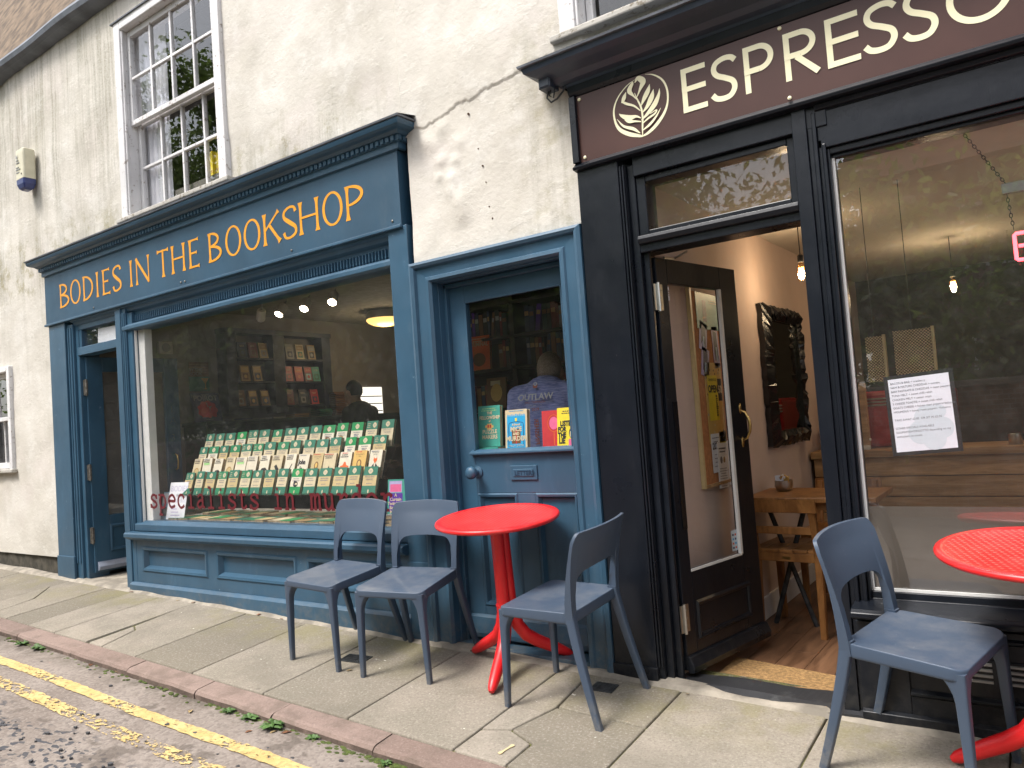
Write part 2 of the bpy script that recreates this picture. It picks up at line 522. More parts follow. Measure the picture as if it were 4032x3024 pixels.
def m_road():
    t = NT('old asphalt')
    p = t.pos()
    X, Y, Z = t.sep(p)
    c = t.mix(t.ss(t.noise(p, 2.4, 5, 0.6), 0.35, 0.66), (0.185, 0.152, 0.129), (0.245, 0.208, 0.18))
    agg = t.voro(p, 75, out='Color')
    agv = t.sep(agg)[0]
    c = t.mix(t.m('MULTIPLY', t.ss(agv, 0.72, 0.78), 0.28), c, (0.31, 0.27, 0.235))
    c = t.mix(t.m('MULTIPLY', t.ss(agv, 0.3, 0.22), 0.35), c, (0.11, 0.092, 0.082))
    # bare dark chippings away from the lines
    sl = t.noise(p, 1.6, 4, 0.6)
    slm = t.m('MULTIPLY', t.ss(t.m('ADD', t.m('MULTIPLY', sl, 0.5), t.m('MULTIPLY', Y, -1)), 1.66, 1.80), t.ss(t.m('ADD', t.m('MULTIPLY', sl, 0.5), t.m('MULTIPLY', Y, -1)), 2.15, 1.92))
    chv = t.sep(t.voro(t.mp(p, (1.0, 1.8, 1), (0, 0, 0), (0, 0, 0.5)), 34, out='Color'))[0]
    chip = t.m('MULTIPLY', slm, t.ss(chv, 0.76, 0.80))
    c = t.mix(chip, c, (0.062, 0.062, 0.068))
    pot = t.ss(t.noise(t.mp(p, (1, 1.6, 1), (0.4, 0.2, 0)), 2.2, 4, 0.65), 0.585, 0.64)
    c = t.mix(t.m('MULTIPLY', pot, 0.6), c, (0.085, 0.068, 0.056))
    gut = t.m('MULTIPLY', t.ss(Y, -1.08, -0.93), t.ss(t.noise(p, 7, 5, 0.7), 0.35, 0.62))
    c = t.mix(t.m('MULTIPLY', gut, 0.6), c, (0.06, 0.052, 0.035))
    d = t.voro(p, 75)
    h = t.m('ADD', t.m('ADD', t.m('MULTIPLY', t.m('SUBTRACT', 1.0, d), 0.7), t.m('MULTIPLY', t.noise(p, 30, 4, 0.7), 0.8)), t.m('MULTIPLY', chip, 0.6))
    h = t.m('SUBTRACT', h, t.m('MULTIPLY', pot, 0.8))
    return t.fin(c, 0.88, 0, t.bump(h, 0.45, 0.005), 0.3)
def m_yellow(worn):
    t = NT('road line paint')
    p = t.pos()
    c = t.mix(t.ss(t.noise(p, 12, 5, 0.7), 0.35, 0.7), (0.47, 0.335, 0.13), (0.59, 0.445, 0.20))
    grit = t.voro(p, 75, out='Color')
    g = t.sep(grit)[0]
    c = t.mix(t.m('MULTIPLY', t.ss(g, 0.35, 0.2), 0.35), c, (0.24, 0.17, 0.09))
    wear = t.noise(t.mp(p, (1, 2.0, 1), (3, 1, 0)), 26, 5, 0.7)
    w2 = t.noise(p, 2.4, 3)
    f = t.ss(t.m('ADD', wear, t.m('MULTIPLY', t.m('SUBTRACT', w2, 0.5), 0.5)), 0.60 - worn, 0.63 - worn)
    tr = t.n('ShaderNodeBsdfTransparent')
    mx = t.n('ShaderNodeMixShader')
    t.fin(c, 0.8, 0, t.bump(t.noise(p, 75, 3), 0.5, 0.004), 0.3)
    t.lk(f, mx.inputs[0])
    t.lk(t.b.outputs[0], mx.inputs[1])
    t.lk(tr.outputs[0], mx.inputs[2])
    t.lk(mx.outputs[0], t.out.inputs['Surface'])
    return t.mat
def m_wood(name, c1, c2, sc=(1, 14, 14), rough=0.5, bump=0.25, spec=0.4):
    t = NT(name)
    p = t.objc() if name.startswith('obj') else t.pos()
    q = t.mp(p, sc)
    n = t.noise(q, 1.6, 6, 0.62, 0.8)
    c = t.mix(t.ss(n, 0.3, 0.72), c1, c2)
    fine = t.noise(t.mp(p, tuple(s * 4 for s in sc)), 2.0, 4, 0.6)
    c = t.mix(t.m('MULTIPLY', t.ss(fine, 0.55, 0.75), 0.5), c, tuple(x * 0.45 for x in c1))
    c = t.mix(t.m('MULTIPLY', t.rand(), 0.25), c, tuple(x * 0.6 for x in c1))
    return t.fin(c, rough, 0, t.bump(n, bump, 0.003), spec)
M = {}
M['render'] = m_render()
M['flag'] = m_flag()
M['joint'] = m_joint()
M['kerb'] = m_kerb()
M['road'] = m_road()
M['yellow'] = m_yellow(0.0)
M['yellow_worn'] = m_yellow(0.12)
BLUE = (0.030, 0.080, 0.132)
M['blue'] = paint('blue gloss paint', BLUE, 0.36, worn=(0.22, 0.30, 0.36), wear=0.34, dusty=0.10, spot=0.0, splash=0.5)
M['blue_flat'] = paint('blue sign paint', (0.019, 0.062, 0.107), 0.45, wear=0, dusty=0.04)
M['black'] = paint('black gloss paint', (0.0065, 0.0085, 0.013), 0.26, worn=(0.45, 0.44, 0.42), wear=0.16, spec=0.30, dusty=0.02, spot=0.05, splash=0.12)
M['navy'] = paint('dark navy cornice paint', (0.030, 0.042, 0.064), 0.36, worn=(0.42, 0.42, 0.40), wear=0.3, dusty=0.1, spot=0.0)
M['white_wood'] = paint('weathered white paint', (0.63, 0.62, 0.62), 0.55, worn=(0.20, 0.155, 0.12), wear=0.75, spot=0.2)
M['sill_dirty'] = paint('dirty flaking sill paint', (0.42, 0.40, 0.36), 0.8, worn=(0.16, 0.13, 0.09), wear=0.95, dusty=0.5, spot=0.5)
M['white'] = simple('white gloss', (0.70, 0.70, 0.68), 0.4, 0.05)
M['lead'] = simple('lead sheet', (0.13, 0.145, 0.17), 0.55, 0.25, 5, 0.5, 20)
M['mortar'] = simple('pale mortar', (0.36, 0.32, 0.26), 0.95, 0.25, 9, 0.8, 60)
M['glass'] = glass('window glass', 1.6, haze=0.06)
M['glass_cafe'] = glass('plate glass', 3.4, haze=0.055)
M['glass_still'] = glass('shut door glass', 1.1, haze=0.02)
M['glass_door'] = glass('hazed door glass', 3.2, haze=0.32)  # strong pale haze put in so the open door's pane looks lighter
M['glass_old'] = glass('old window glass', 2.1)
M['glass_clean'] = glass('clear glass', 1.2)
M['dark'] = simple('dark void', (0.015, 0.014, 0.013), 0.9)
M['steel'] = simple('brushed steel', (0.55, 0.54, 0.51), 0.32, 0.1, metal=1.0)
M['steel_old'] = simple('tarnished steel', (0.34, 0.31, 0.27), 0.45, 0.3, 40, 0.3, metal=0.8)
M['brass'] = simple('worn brass', (0.62, 0.43, 0.16), 0.3, 0.15, metal=1.0)
M['iron'] = simple('cast iron', (0.055, 0.058, 0.06), 0.55, 0.3, 30, 0.5, 70, metal=0.3)
M['gold_letter'] = simple('orange gold letter paint', (0.72, 0.31, 0.015), 0.45, 0.06, 30)
M['cream_letter'] = simple('cream letter film', (0.80, 0.75, 0.50), 0.4, 0.03)
M['maroon_letter'] = simple('dark red letter film', (0.115, 0.006, 0.012), 0.5, 0.12, 40)
M['brown_sign'] = simple('brown sign panel', (0.070, 0.031, 0.025), 0.38, 0.12, 2.5, spec=0.28)
def m_chair():
    t = NT('anthracite plastic')
    p = t.pos()
    up = t.sep(t.n('ShaderNodeNewGeometry').outputs['Normal'])[2]
    c = t.mix(t.m('MULTIPLY', t.rand(), 0.5), (0.044, 0.067, 0.106), (0.052, 0.074, 0.108))
    dust = t.m('MULTIPLY', t.ss(up, 0.6, 0.95), t.ss(t.noise(p, 9, 6, 0.7), 0.35, 0.75))
    c = t.mix(t.m('MULTIPLY', dust, 0.22), c, (0.26, 0.25, 0.235))
    scr = t.ss(t.noise(t.mp(p, (60, 8, 60), (0, 0, 0), (0, 0, 0.4)), 2.5, 3, 0.6), 0.68, 0.74)
    c = t.mix(t.m('MULTIPLY', scr, 0.25), c, (0.22, 0.235, 0.26))
    X, Y, Z = t.sep(p)
    foot = t.m('MULTIPLY', t.ss(Z, 0.16, 0.02), t.ss(t.noise(p, 30, 4, 0.7), 0.3, 0.65))
    c = t.mix(t.m('MULTIPLY', foot, 0.45), c, (0.20, 0.185, 0.16))
    return t.fin(c, t.m('ADD', 0.36, t.m('MULTIPLY', t.noise(p, 14, 4), 0.2)), 0, t.bump(t.noise(p, 260, 2), 0.10, 0.002), 0.5)
M['grey_chair'] = m_chair()
M['red_plain'] = simple('red plastic', (0.70, 0.013, 0.016), 0.38, 0.05, 20, 0.06, 200, spec=0.5)
M['roof'] = simple('brown roof', (0.20, 0.140, 0.09), 0.95, 0.32, 6, 0.9, 24)
M['pink_wall'] = simple('dusty pink plaster', (0.52, 0.405, 0.35), 0.85, 0.06, 3, 0.2, 40)
M['shop_wall'] = simple('grey emulsion', (0.21, 0.19, 0.165), 0.85, 0.06, 3)
M['ceiling'] = simple('ceiling paint', (0.50, 0.46, 0.40), 0.85, 0.05, 3)
M['floor_wood'] = m_wood('dark laminate', (0.085, 0.042, 0.022), (0.22, 0.115, 0.062), (9, 1.2, 9), 0.42, 0.1)
M['oak'] = m_wood('worn oak', (0.17, 0.07, 0.02), (0.36, 0.165, 0.05), (8, 8, 2), 0.42, 0.15)
M['counter_wood'] = m_wood('pine boards', (0.26, 0.15, 0.065), (0.54, 0.345, 0.175), (1.3, 9, 12), 0.55, 0.25)
M['coir'] = simple('coir mat', (0.42, 0.25, 0.10), 0.98, 0.25, 60, 0.9, 220)
M['dark_green'] = simple('dark green paint', (0.006, 0.028, 0.026), 0.5, 0.1)
M['dark_blue_in'] = simple('dark blue shelf paint', (0.008, 0.016, 0.035), 0.5, 0.1)
M['paper'] = simple('white paper', (0.72, 0.73, 0.76), 0.7, 0.03)
M['ink'] = simple('black ink', (0.025, 0.025, 0.03), 0.6, 0.0)
M['ink_grey'] = simple('grey print', (0.16, 0.16, 0.19), 0.6, 0.0)
M['page'] = simple('old page edges', (0.46, 0.35, 0.215), 0.9, 0.2, 90, 0.3, 300)
M['acrylic'] = glass('clear acrylic', 2.6)
_pal = dict(pgreen=(0.012, 0.185, 0.085), pgreen2=(0.028, 0.160, 0.105), pgreen3=(0.008, 0.235, 0.07), cream=(0.52, 0.40, 0.20), ivory=(0.58, 0.49, 0.32),
            cwhite=(0.66, 0.60, 0.47), red=(0.50, 0.028, 0.035), orange=(0.66, 0.12, 0.025), teal=(0.05, 0.30, 0.235), cyan=(0.02, 0.33, 0.60), yellow=(0.78, 0.62, 0.03),
            pink=(0.70, 0.13, 0.28), purple=(0.10, 0.03, 0.30), navyc=(0.02, 0.03, 0.09), blackc=(0.015, 0.015, 0.018), tan=(0.36, 0.235, 0.10), grey=(0.28, 0.28, 0.27),
            skyb=(0.36, 0.56, 0.68), maroon=(0.16, 0.02, 0.02), gold=(0.62, 0.40, 0.12), brown=(0.16, 0.075, 0.03), lilac=(0.42, 0.36, 0.58), lgreen=(0.35, 0.60, 0.25))
P_ = {k: simple('print ' + k, v, 0.42, 0.05, 40) for k, v in _pal.items()}
# ================================================================== GROUND, ROAD, PAVEMENT, KERB
mb = MB()
xs = [-90, -50, -30, -20, -14, -10, -8, -7] + [-6.5 + 0.25 * i for i in range(29)] + [1, 2, 4, 7, 12, 25, 60]
ys = [-70, -40, -25, -16, -11, -8, -6, -5, -4, -3, -2.4, -2, -1.7, -1.5, -1.35, -1.2, -1.05, -0.95, -0.85, -0.7]
P = [[(x, y, ROAD(x, y) + (0.004 * math.sin(3.1 * x + 2 * y) if y > -2.5 and -7 < x < 1 else 0)) for y in ys] for x in xs]
mb.grid(P, len(xs), len(ys))
road = mb.build('road', M['road'], smooth=True, origin=(0, 0, 0))
tag(road, kind='structure')
def line(name, yc, wd, mat, x0=-40, x1=6):
    mb = MB()
    n = 240
    xx = [x0 + (x1 - x0) * i / n for i in range(n + 1)] if False else [x0] + [-9 + 0.03 * i for i in range(460)] + [x1]
    top, bot = [], []
    for x in xx:
        y = yc(x)
        a, b = wd / 2 * random.uniform(0.86, 1.12), wd / 2 * random.uniform(0.86, 1.12)
        zz = lambda yy: ROAD(x, yy) + (0.004 * math.sin(3.1 * x + 2 * yy) if -7 < x < 1 else 0) + 0.005
        top.append((x, y + a, zz(y + a)))
        bot.append((x, y - b, zz(y - b)))
    mb.grid([[bot[i], top[i]] for i in range(len(xx))], len(xx), 2)
    return mb.build(name, mat, road, origin=(0, 0, 0))
tag(line('yellow_line', lambda x: -1.237 - 0.0167 * x, 0.068, M['yellow']), 'yellow road line nearer the kerb')
tag(line('yellow_line', lambda x: -1.415 - 0.0190 * x, 0.078, M['yellow_worn']), 'more worn yellow road line further from the kerb')
# pavement bed with each flagstone as a child
mb = MB()
xx = [-40, -20, -12] + [-9 + 0.5 * i for i in range(22)] + [4, 12, 25]
mb.grid([[(x, kin(x) - 0.01, G(x, kin(x)) - 0.010), (x, -0.4, G(x, -0.4) - 0.010), (x, 0.25, G(x, 0) - 0.010)] for x in xx], len(xx), 3)
pav = mb.build('pavement', M['joint'], origin=(0, 0, 0))
tag(pav, kind='structure')
def slab(poly, name='flagstone', h=0.0, mat='flag', parent=None, zf=None, depth=0.05, bev=0.007, gap=0.004):
    cx = sum(p[0] for p in poly) / len(poly)
    cy = sum(p[1] for p in poly) / len(poly)
    q = []
    for x, y in poly:
        d = math.hypot(x - cx, y - cy)
        k = (d - gap * 1.4) / d
        q.append((cx + (x - cx) * k, cy + (y - cy) * k))
    mb = MB()
    n = len(q)
    tx, ty = random.uniform(-0.0025, 0.0025), random.uniform(-0.002, 0.002)
    zz = zf or (lambda x, y: G(x, y))
    v = [(x, y, zz(x, y) - depth) for x, y in q] + [(x, y, zz(x, y) + h + tx * (x - cx) + ty * (y - cy)) for x, y in q]
    f = [tuple(range(n))[::-1], tuple(range(n, 2 * n))] + [(i, (i + 1) % n, (i + 1) % n + n, i + n) for i in range(n)]
    mb.add(v, f)
    return mb.build(name, M[mat], parent or pav, bevel=bev, seg=2)
JX = [-13, -12.2, -11.5, -10.7, -9.9, -9.2, -8.55, -7.85, -6.92, -6.30, -5.93, -5.53, -5.09, -4.48, -3.89, -3.27, -2.66, -2.05, -1.44, -0.845, -0.25, 0.36, 0.97, 1.58, 2.19, 2.8]
WALLY = -0.045
for i in range(len(JX) - 1):
    a, b = JX[i], JX[i + 1]
    ka, kb = kin(a), kin(b)
    sk = 0.0
    if abs(a + 2.05) < 0.01:          # the stone cut into pieces beside the table
        slab([(a, ka), (-1.79, kin(-1.79)), (-1.79, -0.69), (-1.93, -0.63), (a, -0.68)])
        slab([(a, -0.68), (-1.93, -0.63), (-1.86, -0.39), (-1.90, WALLY), (a, WALLY)])
        slab([(-1.79, kin(-1.79)), (b, kb), (b, -0.40), (-1.86, -0.39), (-1.93, -0.63), (-1.79, -0.69)])
        slab([(-1.86, -0.39), (b, -0.40), (b, WALLY), (-1.90, WALLY)])
    elif abs(a + 5.09) < 0.01:
        slab([(-5.05, ka), (-4.88, kin(-4.88)), (-4.97, -0.54), (-5.06, -0.50)])
        slab([(-4.88, kin(-4.88)), (b, kb), (b, WALLY), (-5.11, WALLY), (-5.06, -0.50), (-4.97, -0.54)])
    elif abs(a + 6.92) < 0.01:
        slab([(a, ka), (-6.58, kin(-6.58)), (-6.66, -0.44), (-6.93, -0.20)])
        slab([(-6.58, kin(-6.58)), (b, kb), (b, WALLY), (a, WALLY), (-6.93, -0.20), (-6.66, -0.44)])
    else:
        slab([(a, ka), (b, kb), (b + sk, WALLY), (a + sk, WALLY)], h=random.uniform(-0.002, 0.002))
mb = MB()
xx = np.linspace(-13, 2.8, 180)
mb.grid([[(x, WALLY + 0.006 * math.sin(9 * x) - 0.012, G(x, -0.05) - 0.004), (x, -0.03, G(x, 0) + 0.008 + 0.004 * math.sin(13 * x + 1)), (x, 0.03, G(x, 0) + 0.014 + 0.005 * math.sin(7 * x))] for x in xx], 180, 3)
mb.build('mortar_fillet', M['mortar'], pav)
kerb = empty('kerb', (-3, kout(-3), G(-3, -0.9) - 0.1), kind='structure')
KX = [-12.2, -11.4, -10.6, -9.85, -9.1, -8.4, -7.7, -7.05, -6.45, -5.79, -5.02, -4.335, -3.655, -3.035, -2.37, -1.70, -1.02, -0.33, 0.35, 1.05, 1.8, 2.6]
for i in range(len(KX) - 1):
    a, b = KX[i] + 0.003, KX[i + 1] - 0.003
    mb = MB()
    n = 7
    dz = random.uniform(-0.002, 0.002)
    rings = []
    for k in range(n):
        x = a + (b - a) * k / (n - 1)
        y0, y1 = kout(x) + random.uniform(-0.004, 0.004), kin(x)
        zt = G(x, y1) + dz
        zo = G(x, y0) + dz + random.uniform(-0.002, 0.002)
        rings.append([(x, y0 - 0.008, zo - 0.2), (x, y0 - 0.006, zo - 0.018), (x, y0 + 0.004, zo - 0.005), (x, y0 + 0.018, zo), (x, y1 - 0.008, zt), (x, y1, zt - 0.008), (x, y1, zt - 0.2)])
    mb.loft(rings)
    mb.build('kerb_stone', M['kerb'], kerb, smooth=False)
# ================================================================== RENDERED BUILDING
bld = empty('building', (-3.5, 0.3, 0.05), 'two-storey terrace with cracked cream render and white sash windows above the shops', 'building')
HOLES = [(-7.2, -2.86, -1, 2.86), (-2.87, -1.79, -1, 2.13), (-1.79, 3.2, -1, 2.84), (-5.89, -4.53, 3.04, 4.62), (-1.81, -0.45, 3.07, 4.65), (-8.95, -8.08, 1.12, 2.10)]
def axis_pts(lo, hi, fine, coarse, flo, fhi, must):
    a = list(np.arange(lo, flo, coarse)) + list(np.arange(flo, fhi, fine)) + list(np.arange(fhi, hi + coarse, coarse))
    a = [p for p in a if all(abs(p - q) > fine * 0.55 for q in must)]
    return np.array(sorted(set([round(p, 5) for p in a + must])))
GX = axis_pts(-13.0, 3.2, 0.0075, 0.045, -2.95, -1.72, sorted(set([h[0] for h in HOLES] + [h[1] for h in HOLES])))
GZ = axis_pts(0.33, 4.92, 0.0075, 0.045, 2.05, 3.15, sorted(set([h[2] for h in HOLES if h[2] > 0] + [h[3] for h in HOLES])))
# the crack: upper coat stands proud of the lower one along this line
CRK = [(-2.84, 2.905), (-2.74, 2.88), (-2.66, 2.885), (-2.60, 2.892), (-2.50, 2.925), (-2.44, 2.935), (-2.38, 2.925), (-2.31, 2.955), (-2.22, 2.955), (-2.15, 2.965), (-2.08, 2.975), (-2.03, 2.985), (-1.98, 3.00), (-1.90, 2.99)]
cx_ = np.array([c[0] for c in CRK]); cz_ = np.array([c[1] for c in CRK])
def vnoise(x, z, s, seed):
    r = np.random.default_rng(seed)
    T = r.random((64, 64))
    u, v = x * s, z * s
    i, j = np.floor(u).astype(int), np.floor(v).astype(int)
    a, b = u - i, v - j
    a, b = a * a * (3 - 2 * a), b * b * (3 - 2 * b)
    g = lambda p, q: T[p % 64, q % 64]
    return (g(i, j) * (1 - a) * (1 - b) + g(i + 1, j) * a * (1 - b) + g(i, j + 1) * (1 - a) * b + g(i + 1, j + 1) * a * b) - 0.5
XX, ZZ = np.meshgrid(GX, GZ, indexing='ij')
DD = 0.020 * vnoise(XX, ZZ, 1.3, 1) + 0.011 * vnoise(XX, ZZ, 4.1, 2) + 0.005 * vnoise(XX, ZZ, 11, 3)
czl = np.interp(XX, cx_, cz_) + 0.012 * vnoise(XX, ZZ * 0, 45, 5) + 0.008 * vnoise(XX, ZZ * 0, 110, 9)
d = ZZ - czl
inx = np.clip((XX + 2.86) / 0.05, 0, 1) * np.clip((-1.80 - XX) / 0.05, 0, 1)
step = 1 / (1 + np.exp(-np.clip(d / 0.0035, -40, 40)))
fade = np.exp(-np.clip(d, 0, None) / 0.22)
DD = DD + inx * step * (0.007 * fade)
DD = DD - inx * 0.006 * np.exp(-(d / 0.004) ** 2)
for (bx, bz, br, bh) in [(-2.72, 2.80, 0.05, 0.012), (-2.66, 2.76, 0.045, 0.01), (-2.60, 2.84, 0.05, 0.012), (-2.62, 2.66, 0.045, 0.014), (-2.52, 2.64, 0.035, 0.010), (-2.55, 2.55, 0.05, 0.014),
                         (-2.51, 2.42, 0.06, 0.018), (-2.56, 2.48, 0.04, 0.012), (-2.49, 2.34, 0.06, 0.014), (-2.64, 2.58, 0.03, 0.01), (-2.48, 2.73, 0.04, 0.008)]:
    DD += bh * np.exp(-(((XX - bx) / br) ** 2 + ((ZZ - bz) / br) ** 2))
YY = 0.035 - DD - 0.02 * (ZZ > 2.13) * (XX > -2.9) * (XX < -1.7)
nx_, nz_ = len(GX), len(GZ)
co = np.stack([XX, YY, ZZ], -1).reshape(-1, 3)
fs = []
gxm, gzm = (GX[:-1] + GX[1:]) / 2, (GZ[:-1] + GZ[1:]) / 2
for i in range(nx_ - 1):
    hx_ = [h for h in HOLES if h[0] < gxm[i] < h[1]]
    for j in range(nz_ - 1):
        if any(h[2] < gzm[j] < h[3] for h in hx_): continue
        a = i * nz_ + j
        fs.append((a, a + nz_, a + nz_ + 1, a + 1))
me = bpy.data.meshes.new('wall')
me.from_pydata(co.tolist(), [], fs)
me.materials.append(M['render'])
me.polygons.foreach_set('use_smooth', [True] * len(me.polygons))
wall = bpy.data.objects.new('wall', me)
COL.objects.link(wall)
wall.parent = bld
wall.matrix_parent_inverse = Matrix.Translation(-wl(bld))
mb = MB()                                # wall thickness: the core behind the coat
mb.box(-13, -9.0, 0.08, 0.35, 0.2, 4.9).box(-9.0, -8.0, 0.08, 0.35, 2.15, 4.9).box(-9.0, -8.0, 0.08, 0.35, 0.2, 1.08).box(-8.0, -7.2, 0.08, 0.35, 0.2, 4.9)
mb.box(-7.2, -5.89, 0.08, 0.35, 2.86, 4.9).box(-4.53, -2.86, 0.08, 0.35, 2.86, 4.9).box(-5.89, -4.53, 0.08, 0.35, 2.86, 3.04).box(-5.89, -4.53, 0.08, 0.35, 4.62, 4.9)
mb.box(-2.86, -1.81, 0.08, 0.35, 2.14, 4.9).box(-0.45, 3.2, 0.08, 0.35, 2.86, 4.9).box(-1.81, -0.45, 0.08, 0.35, 2.86, 3.07).box(-1.81, -0.45, 0.08, 0.35, 4.65, 4.9)
mb.box(-13, -7.16, 0.07, 0.35, -0.1, 0.32)
mb.build('wall_core', M['dark'], bld)
mb = MB()                                # rendered bottom edge stops above a dark recessed plinth
xx = np.linspace(-13, -7.19, 60)
mb.grid([[(x, 0.06, G(x, 0) - 0.05), (x, 0.055 + 0.004 * math.sin(20 * x), 0.34)] for x in xx], 60, 2)
mb.build('plinth', simple('dark plinth', (0.085, 0.075, 0.055), 0.95, 0.3, 14, 0.8, 40), bld)
# crack shadow line and rust nails
rust = simple('rust', (0.16, 0.09, 0.06), 0.9, 0.3, 60)
for k, (x, z, r) in enumerate([(-2.41, 2.86, 0.008), (-2.36, 2.66, 0.005), (-2.34, 2.565, 0.007), (-2.325, 2.475, 0.004), (-2.315, 2.345, 0.005), (-2.30, 2.28, 0.007)]):
    r *= 0.75
    MB().lathe([(r, 0.03), (r, 0.002), (r * 0.4, -0.002)], 8, (x, 0, z), 'y').build('rusty_nail', rust, bld)
# lead-capped parapet and the roof behind it
mb = MB()
xx = np.linspace(-13, 3.2, 70)
prof = [(0.05, 4.82), (-0.05, 4.84), (-0.085, 4.86), (-0.095, 4.90), (-0.07, 4.945), (0.0, 4.975), (0.35, 5.0), (0.35, 4.85)]
mb.loft([[(x, y + 0.006 * math.sin(5 * x), z + 0.012 * math.sin(1.7 * x) - 0.008 * (x + 7)) for y, z in prof] for x in xx])
mb.build('parapet_capping', M['lead'], bld, smooth=False)
mb = MB()
for k in range(1):
    y0, z0 = 0.40 + 0.10 * k, 4.93 + 0.22 * k
    mb.hexa([(-20, y0, z0), (3.2, y0, z0), (3.2, y0 + 2.6, z0 + 5.4), (-20, y0 + 2.6, z0 + 5.4), (-20, y0 - 0.02, z0 + 0.02), (3.2, y0 - 0.02, z0 + 0.02), (3.2, y0 + 2.58, z0 + 5.42), (-20, y0 + 2.58, z0 + 5.42)])
mb.build('roof', M['roof'], bld)
# ------------------------------------------------------------------ sash windows (part > pane, bar ...)
def sash_window(x0, x1, z0, z1, cols, rows, label=None, zmid=None, ytop=0.06, ybot=0.115, fr=0.075):
    mb = MB()
    mb.box(x0 - 0.012, x0 + fr, 0.0, 0.20, z0, z1).box(x1 - fr, x1 + 0.012, 0.0, 0.20, z0, z1).box(x0 + fr, x1 - fr, 0.0, 0.20, z1 - fr, z1)
    mb.box(x0 + fr - 0.001, x0 + fr + 0.014, 0.012, 0.03, z0 + 0.02, z1 - fr).box(x1 - fr - 0.014, x1 - fr + 0.001, 0.012, 0.03, z0 + 0.02, z1 - fr)
    win = mb.build('sash_window', M['white_wood'], bld, bevel=0.006)
    if label: win['label'] = label
    zm = zmid or (z0 + z1) / 2
    sx0, sx1 = x0 + fr + 0.005, x1 - fr - 0.005
    MB().box(x0 - 0.06, x1 + 0.05, -0.022, 0.14, z0 - 0.03, z0 + 0.004).build('sill', M['sill_dirty'], win, bevel=0.008)
    for (za, zb, yy, nm) in ((zm - 0.02, z1 - fr - 0.003, ytop, 'upper_sash'), (z0 + 0.006, zm + 0.02, ybot, 'lower_sash')):
        mb = MB()
        st = 0.036
        bt = 0.06 if nm == 'lower_sash' else 0.038
        tp = 0.05 if nm == 'upper_sash' else 0.038
        mb.box(sx0, sx0 + st, yy, yy + 0.04, za, zb).box(sx1 - st, sx1, yy, yy + 0.04, za, zb)
        mb.box(sx0 + st, sx1 - st, yy + 0.001, yy + 0.04, za, za + bt).box(sx0 + st, sx1 - st, yy + 0.001, yy + 0.04, zb - tp, zb)
        mb.build(nm, M['white_wood'], win, bevel=0.004)
        gx0, gx1, gz0, gz1 = sx0 + st, sx1 - st, za + bt, zb - tp
        cw, rh = (gx1 - gx0) / cols, (gz1 - gz0) / rows
        for i in range(1, cols):
            MB().box(gx0 + cw * i - 0.011, gx0 + cw * i + 0.011, yy + 0.004, yy + 0.036, gz0, gz1).build('glazing_bar', M['white_wood'], win, bevel=0.004)
        for j in range(1, rows):
            for i in range(cols):
                MB().box(gx0 + cw * i + (0.011 if i else 0), gx0 + cw * (i + 1) - (0.011 if i < cols - 1 else 0), yy + 0.006, yy + 0.034, gz0 + rh * j - 0.011, gz0 + rh * j + 0.011).build('glazing_bar', M['white_wood'], win, bevel=0.004)
        for i in range(cols):
            for j in range(rows):
                t1, t2, t3 = random.uniform(-0.003, 0.003), random.uniform(-0.003, 0.003), random.uniform(-0.003, 0.003)
                a, b, c, d_ = gx0 + cw * i, gx0 + cw * (i + 1), gz0 + rh * j, gz0 + rh * (j + 1)
                MB().add([(a, yy + 0.02 + t1, c), (b, yy + 0.02 + t2, c), (b, yy + 0.02 + t2 + t3, d_), (a, yy + 0.02 + t1 + t3, d_)], [(0, 1, 2, 3)]).build('pane', M['glass_old'], win)
    return win
sash_window(-5.89, -4.53, 3.04, 4.62, 4, 2, 'weathered white sash window of sixteen panes above the blue sign', zmid=3.80)
sash_window(-1.81, -0.45, 3.07, 4.65, 4, 2, 'white sash window above the brown sign, only its bottom corner in view')
sash_window(-8.95, -8.08, 1.12, 2.10, 2, 1, 'white ground-floor sash window at the far left edge', fr=0.05)
mb = MB()                                # strip of lead flashing over the big sash
mb.prism([(-0.012, 4.612), (-0.012, 4.622), (0.03, 4.64), (0.03, 4.612)], 'x', -5.93, -4.50)
mb.build('flashing', M['lead'], bld)
# rooms behind the sashes: dark interiors
def room(name, x0, x1, y0, y1, z0, z1, mats, open_front=True):
    r = empty(name, ((x0 + x1) / 2, (y0 + y1) / 2, z0), kind='structure')
    mf, mw, mc = mats
    if mf: MB().box(x0, x1, y0, y1, z0 - 0.05, z0).build('floor', mf, r)
    MB().box(x0, x1, y0, y1, z1, z1 + 0.05).build('ceiling', mc, r)
    MB().box(x0 - 0.05, x0, y0, y1 + 0.05, z0 - 0.05, z1 + 0.05).build('wall', mw, r)
    MB().box(x1, x1 + 0.05, y0, y1 + 0.05, z0 - 0.05, z1 + 0.05).build('wall', mw, r)
    MB().box(x0, x1, y1, y1 + 0.05, z0 - 0.05, z1 + 0.05).build('wall', mw, r)
    return r
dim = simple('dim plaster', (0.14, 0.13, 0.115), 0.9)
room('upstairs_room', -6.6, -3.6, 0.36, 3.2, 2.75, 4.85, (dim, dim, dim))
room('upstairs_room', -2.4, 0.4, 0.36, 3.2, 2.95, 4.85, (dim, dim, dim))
room('left_room', -9.5, -7.3, 0.36, 3.0, 0.3, 2.6, (dim, dim, dim))
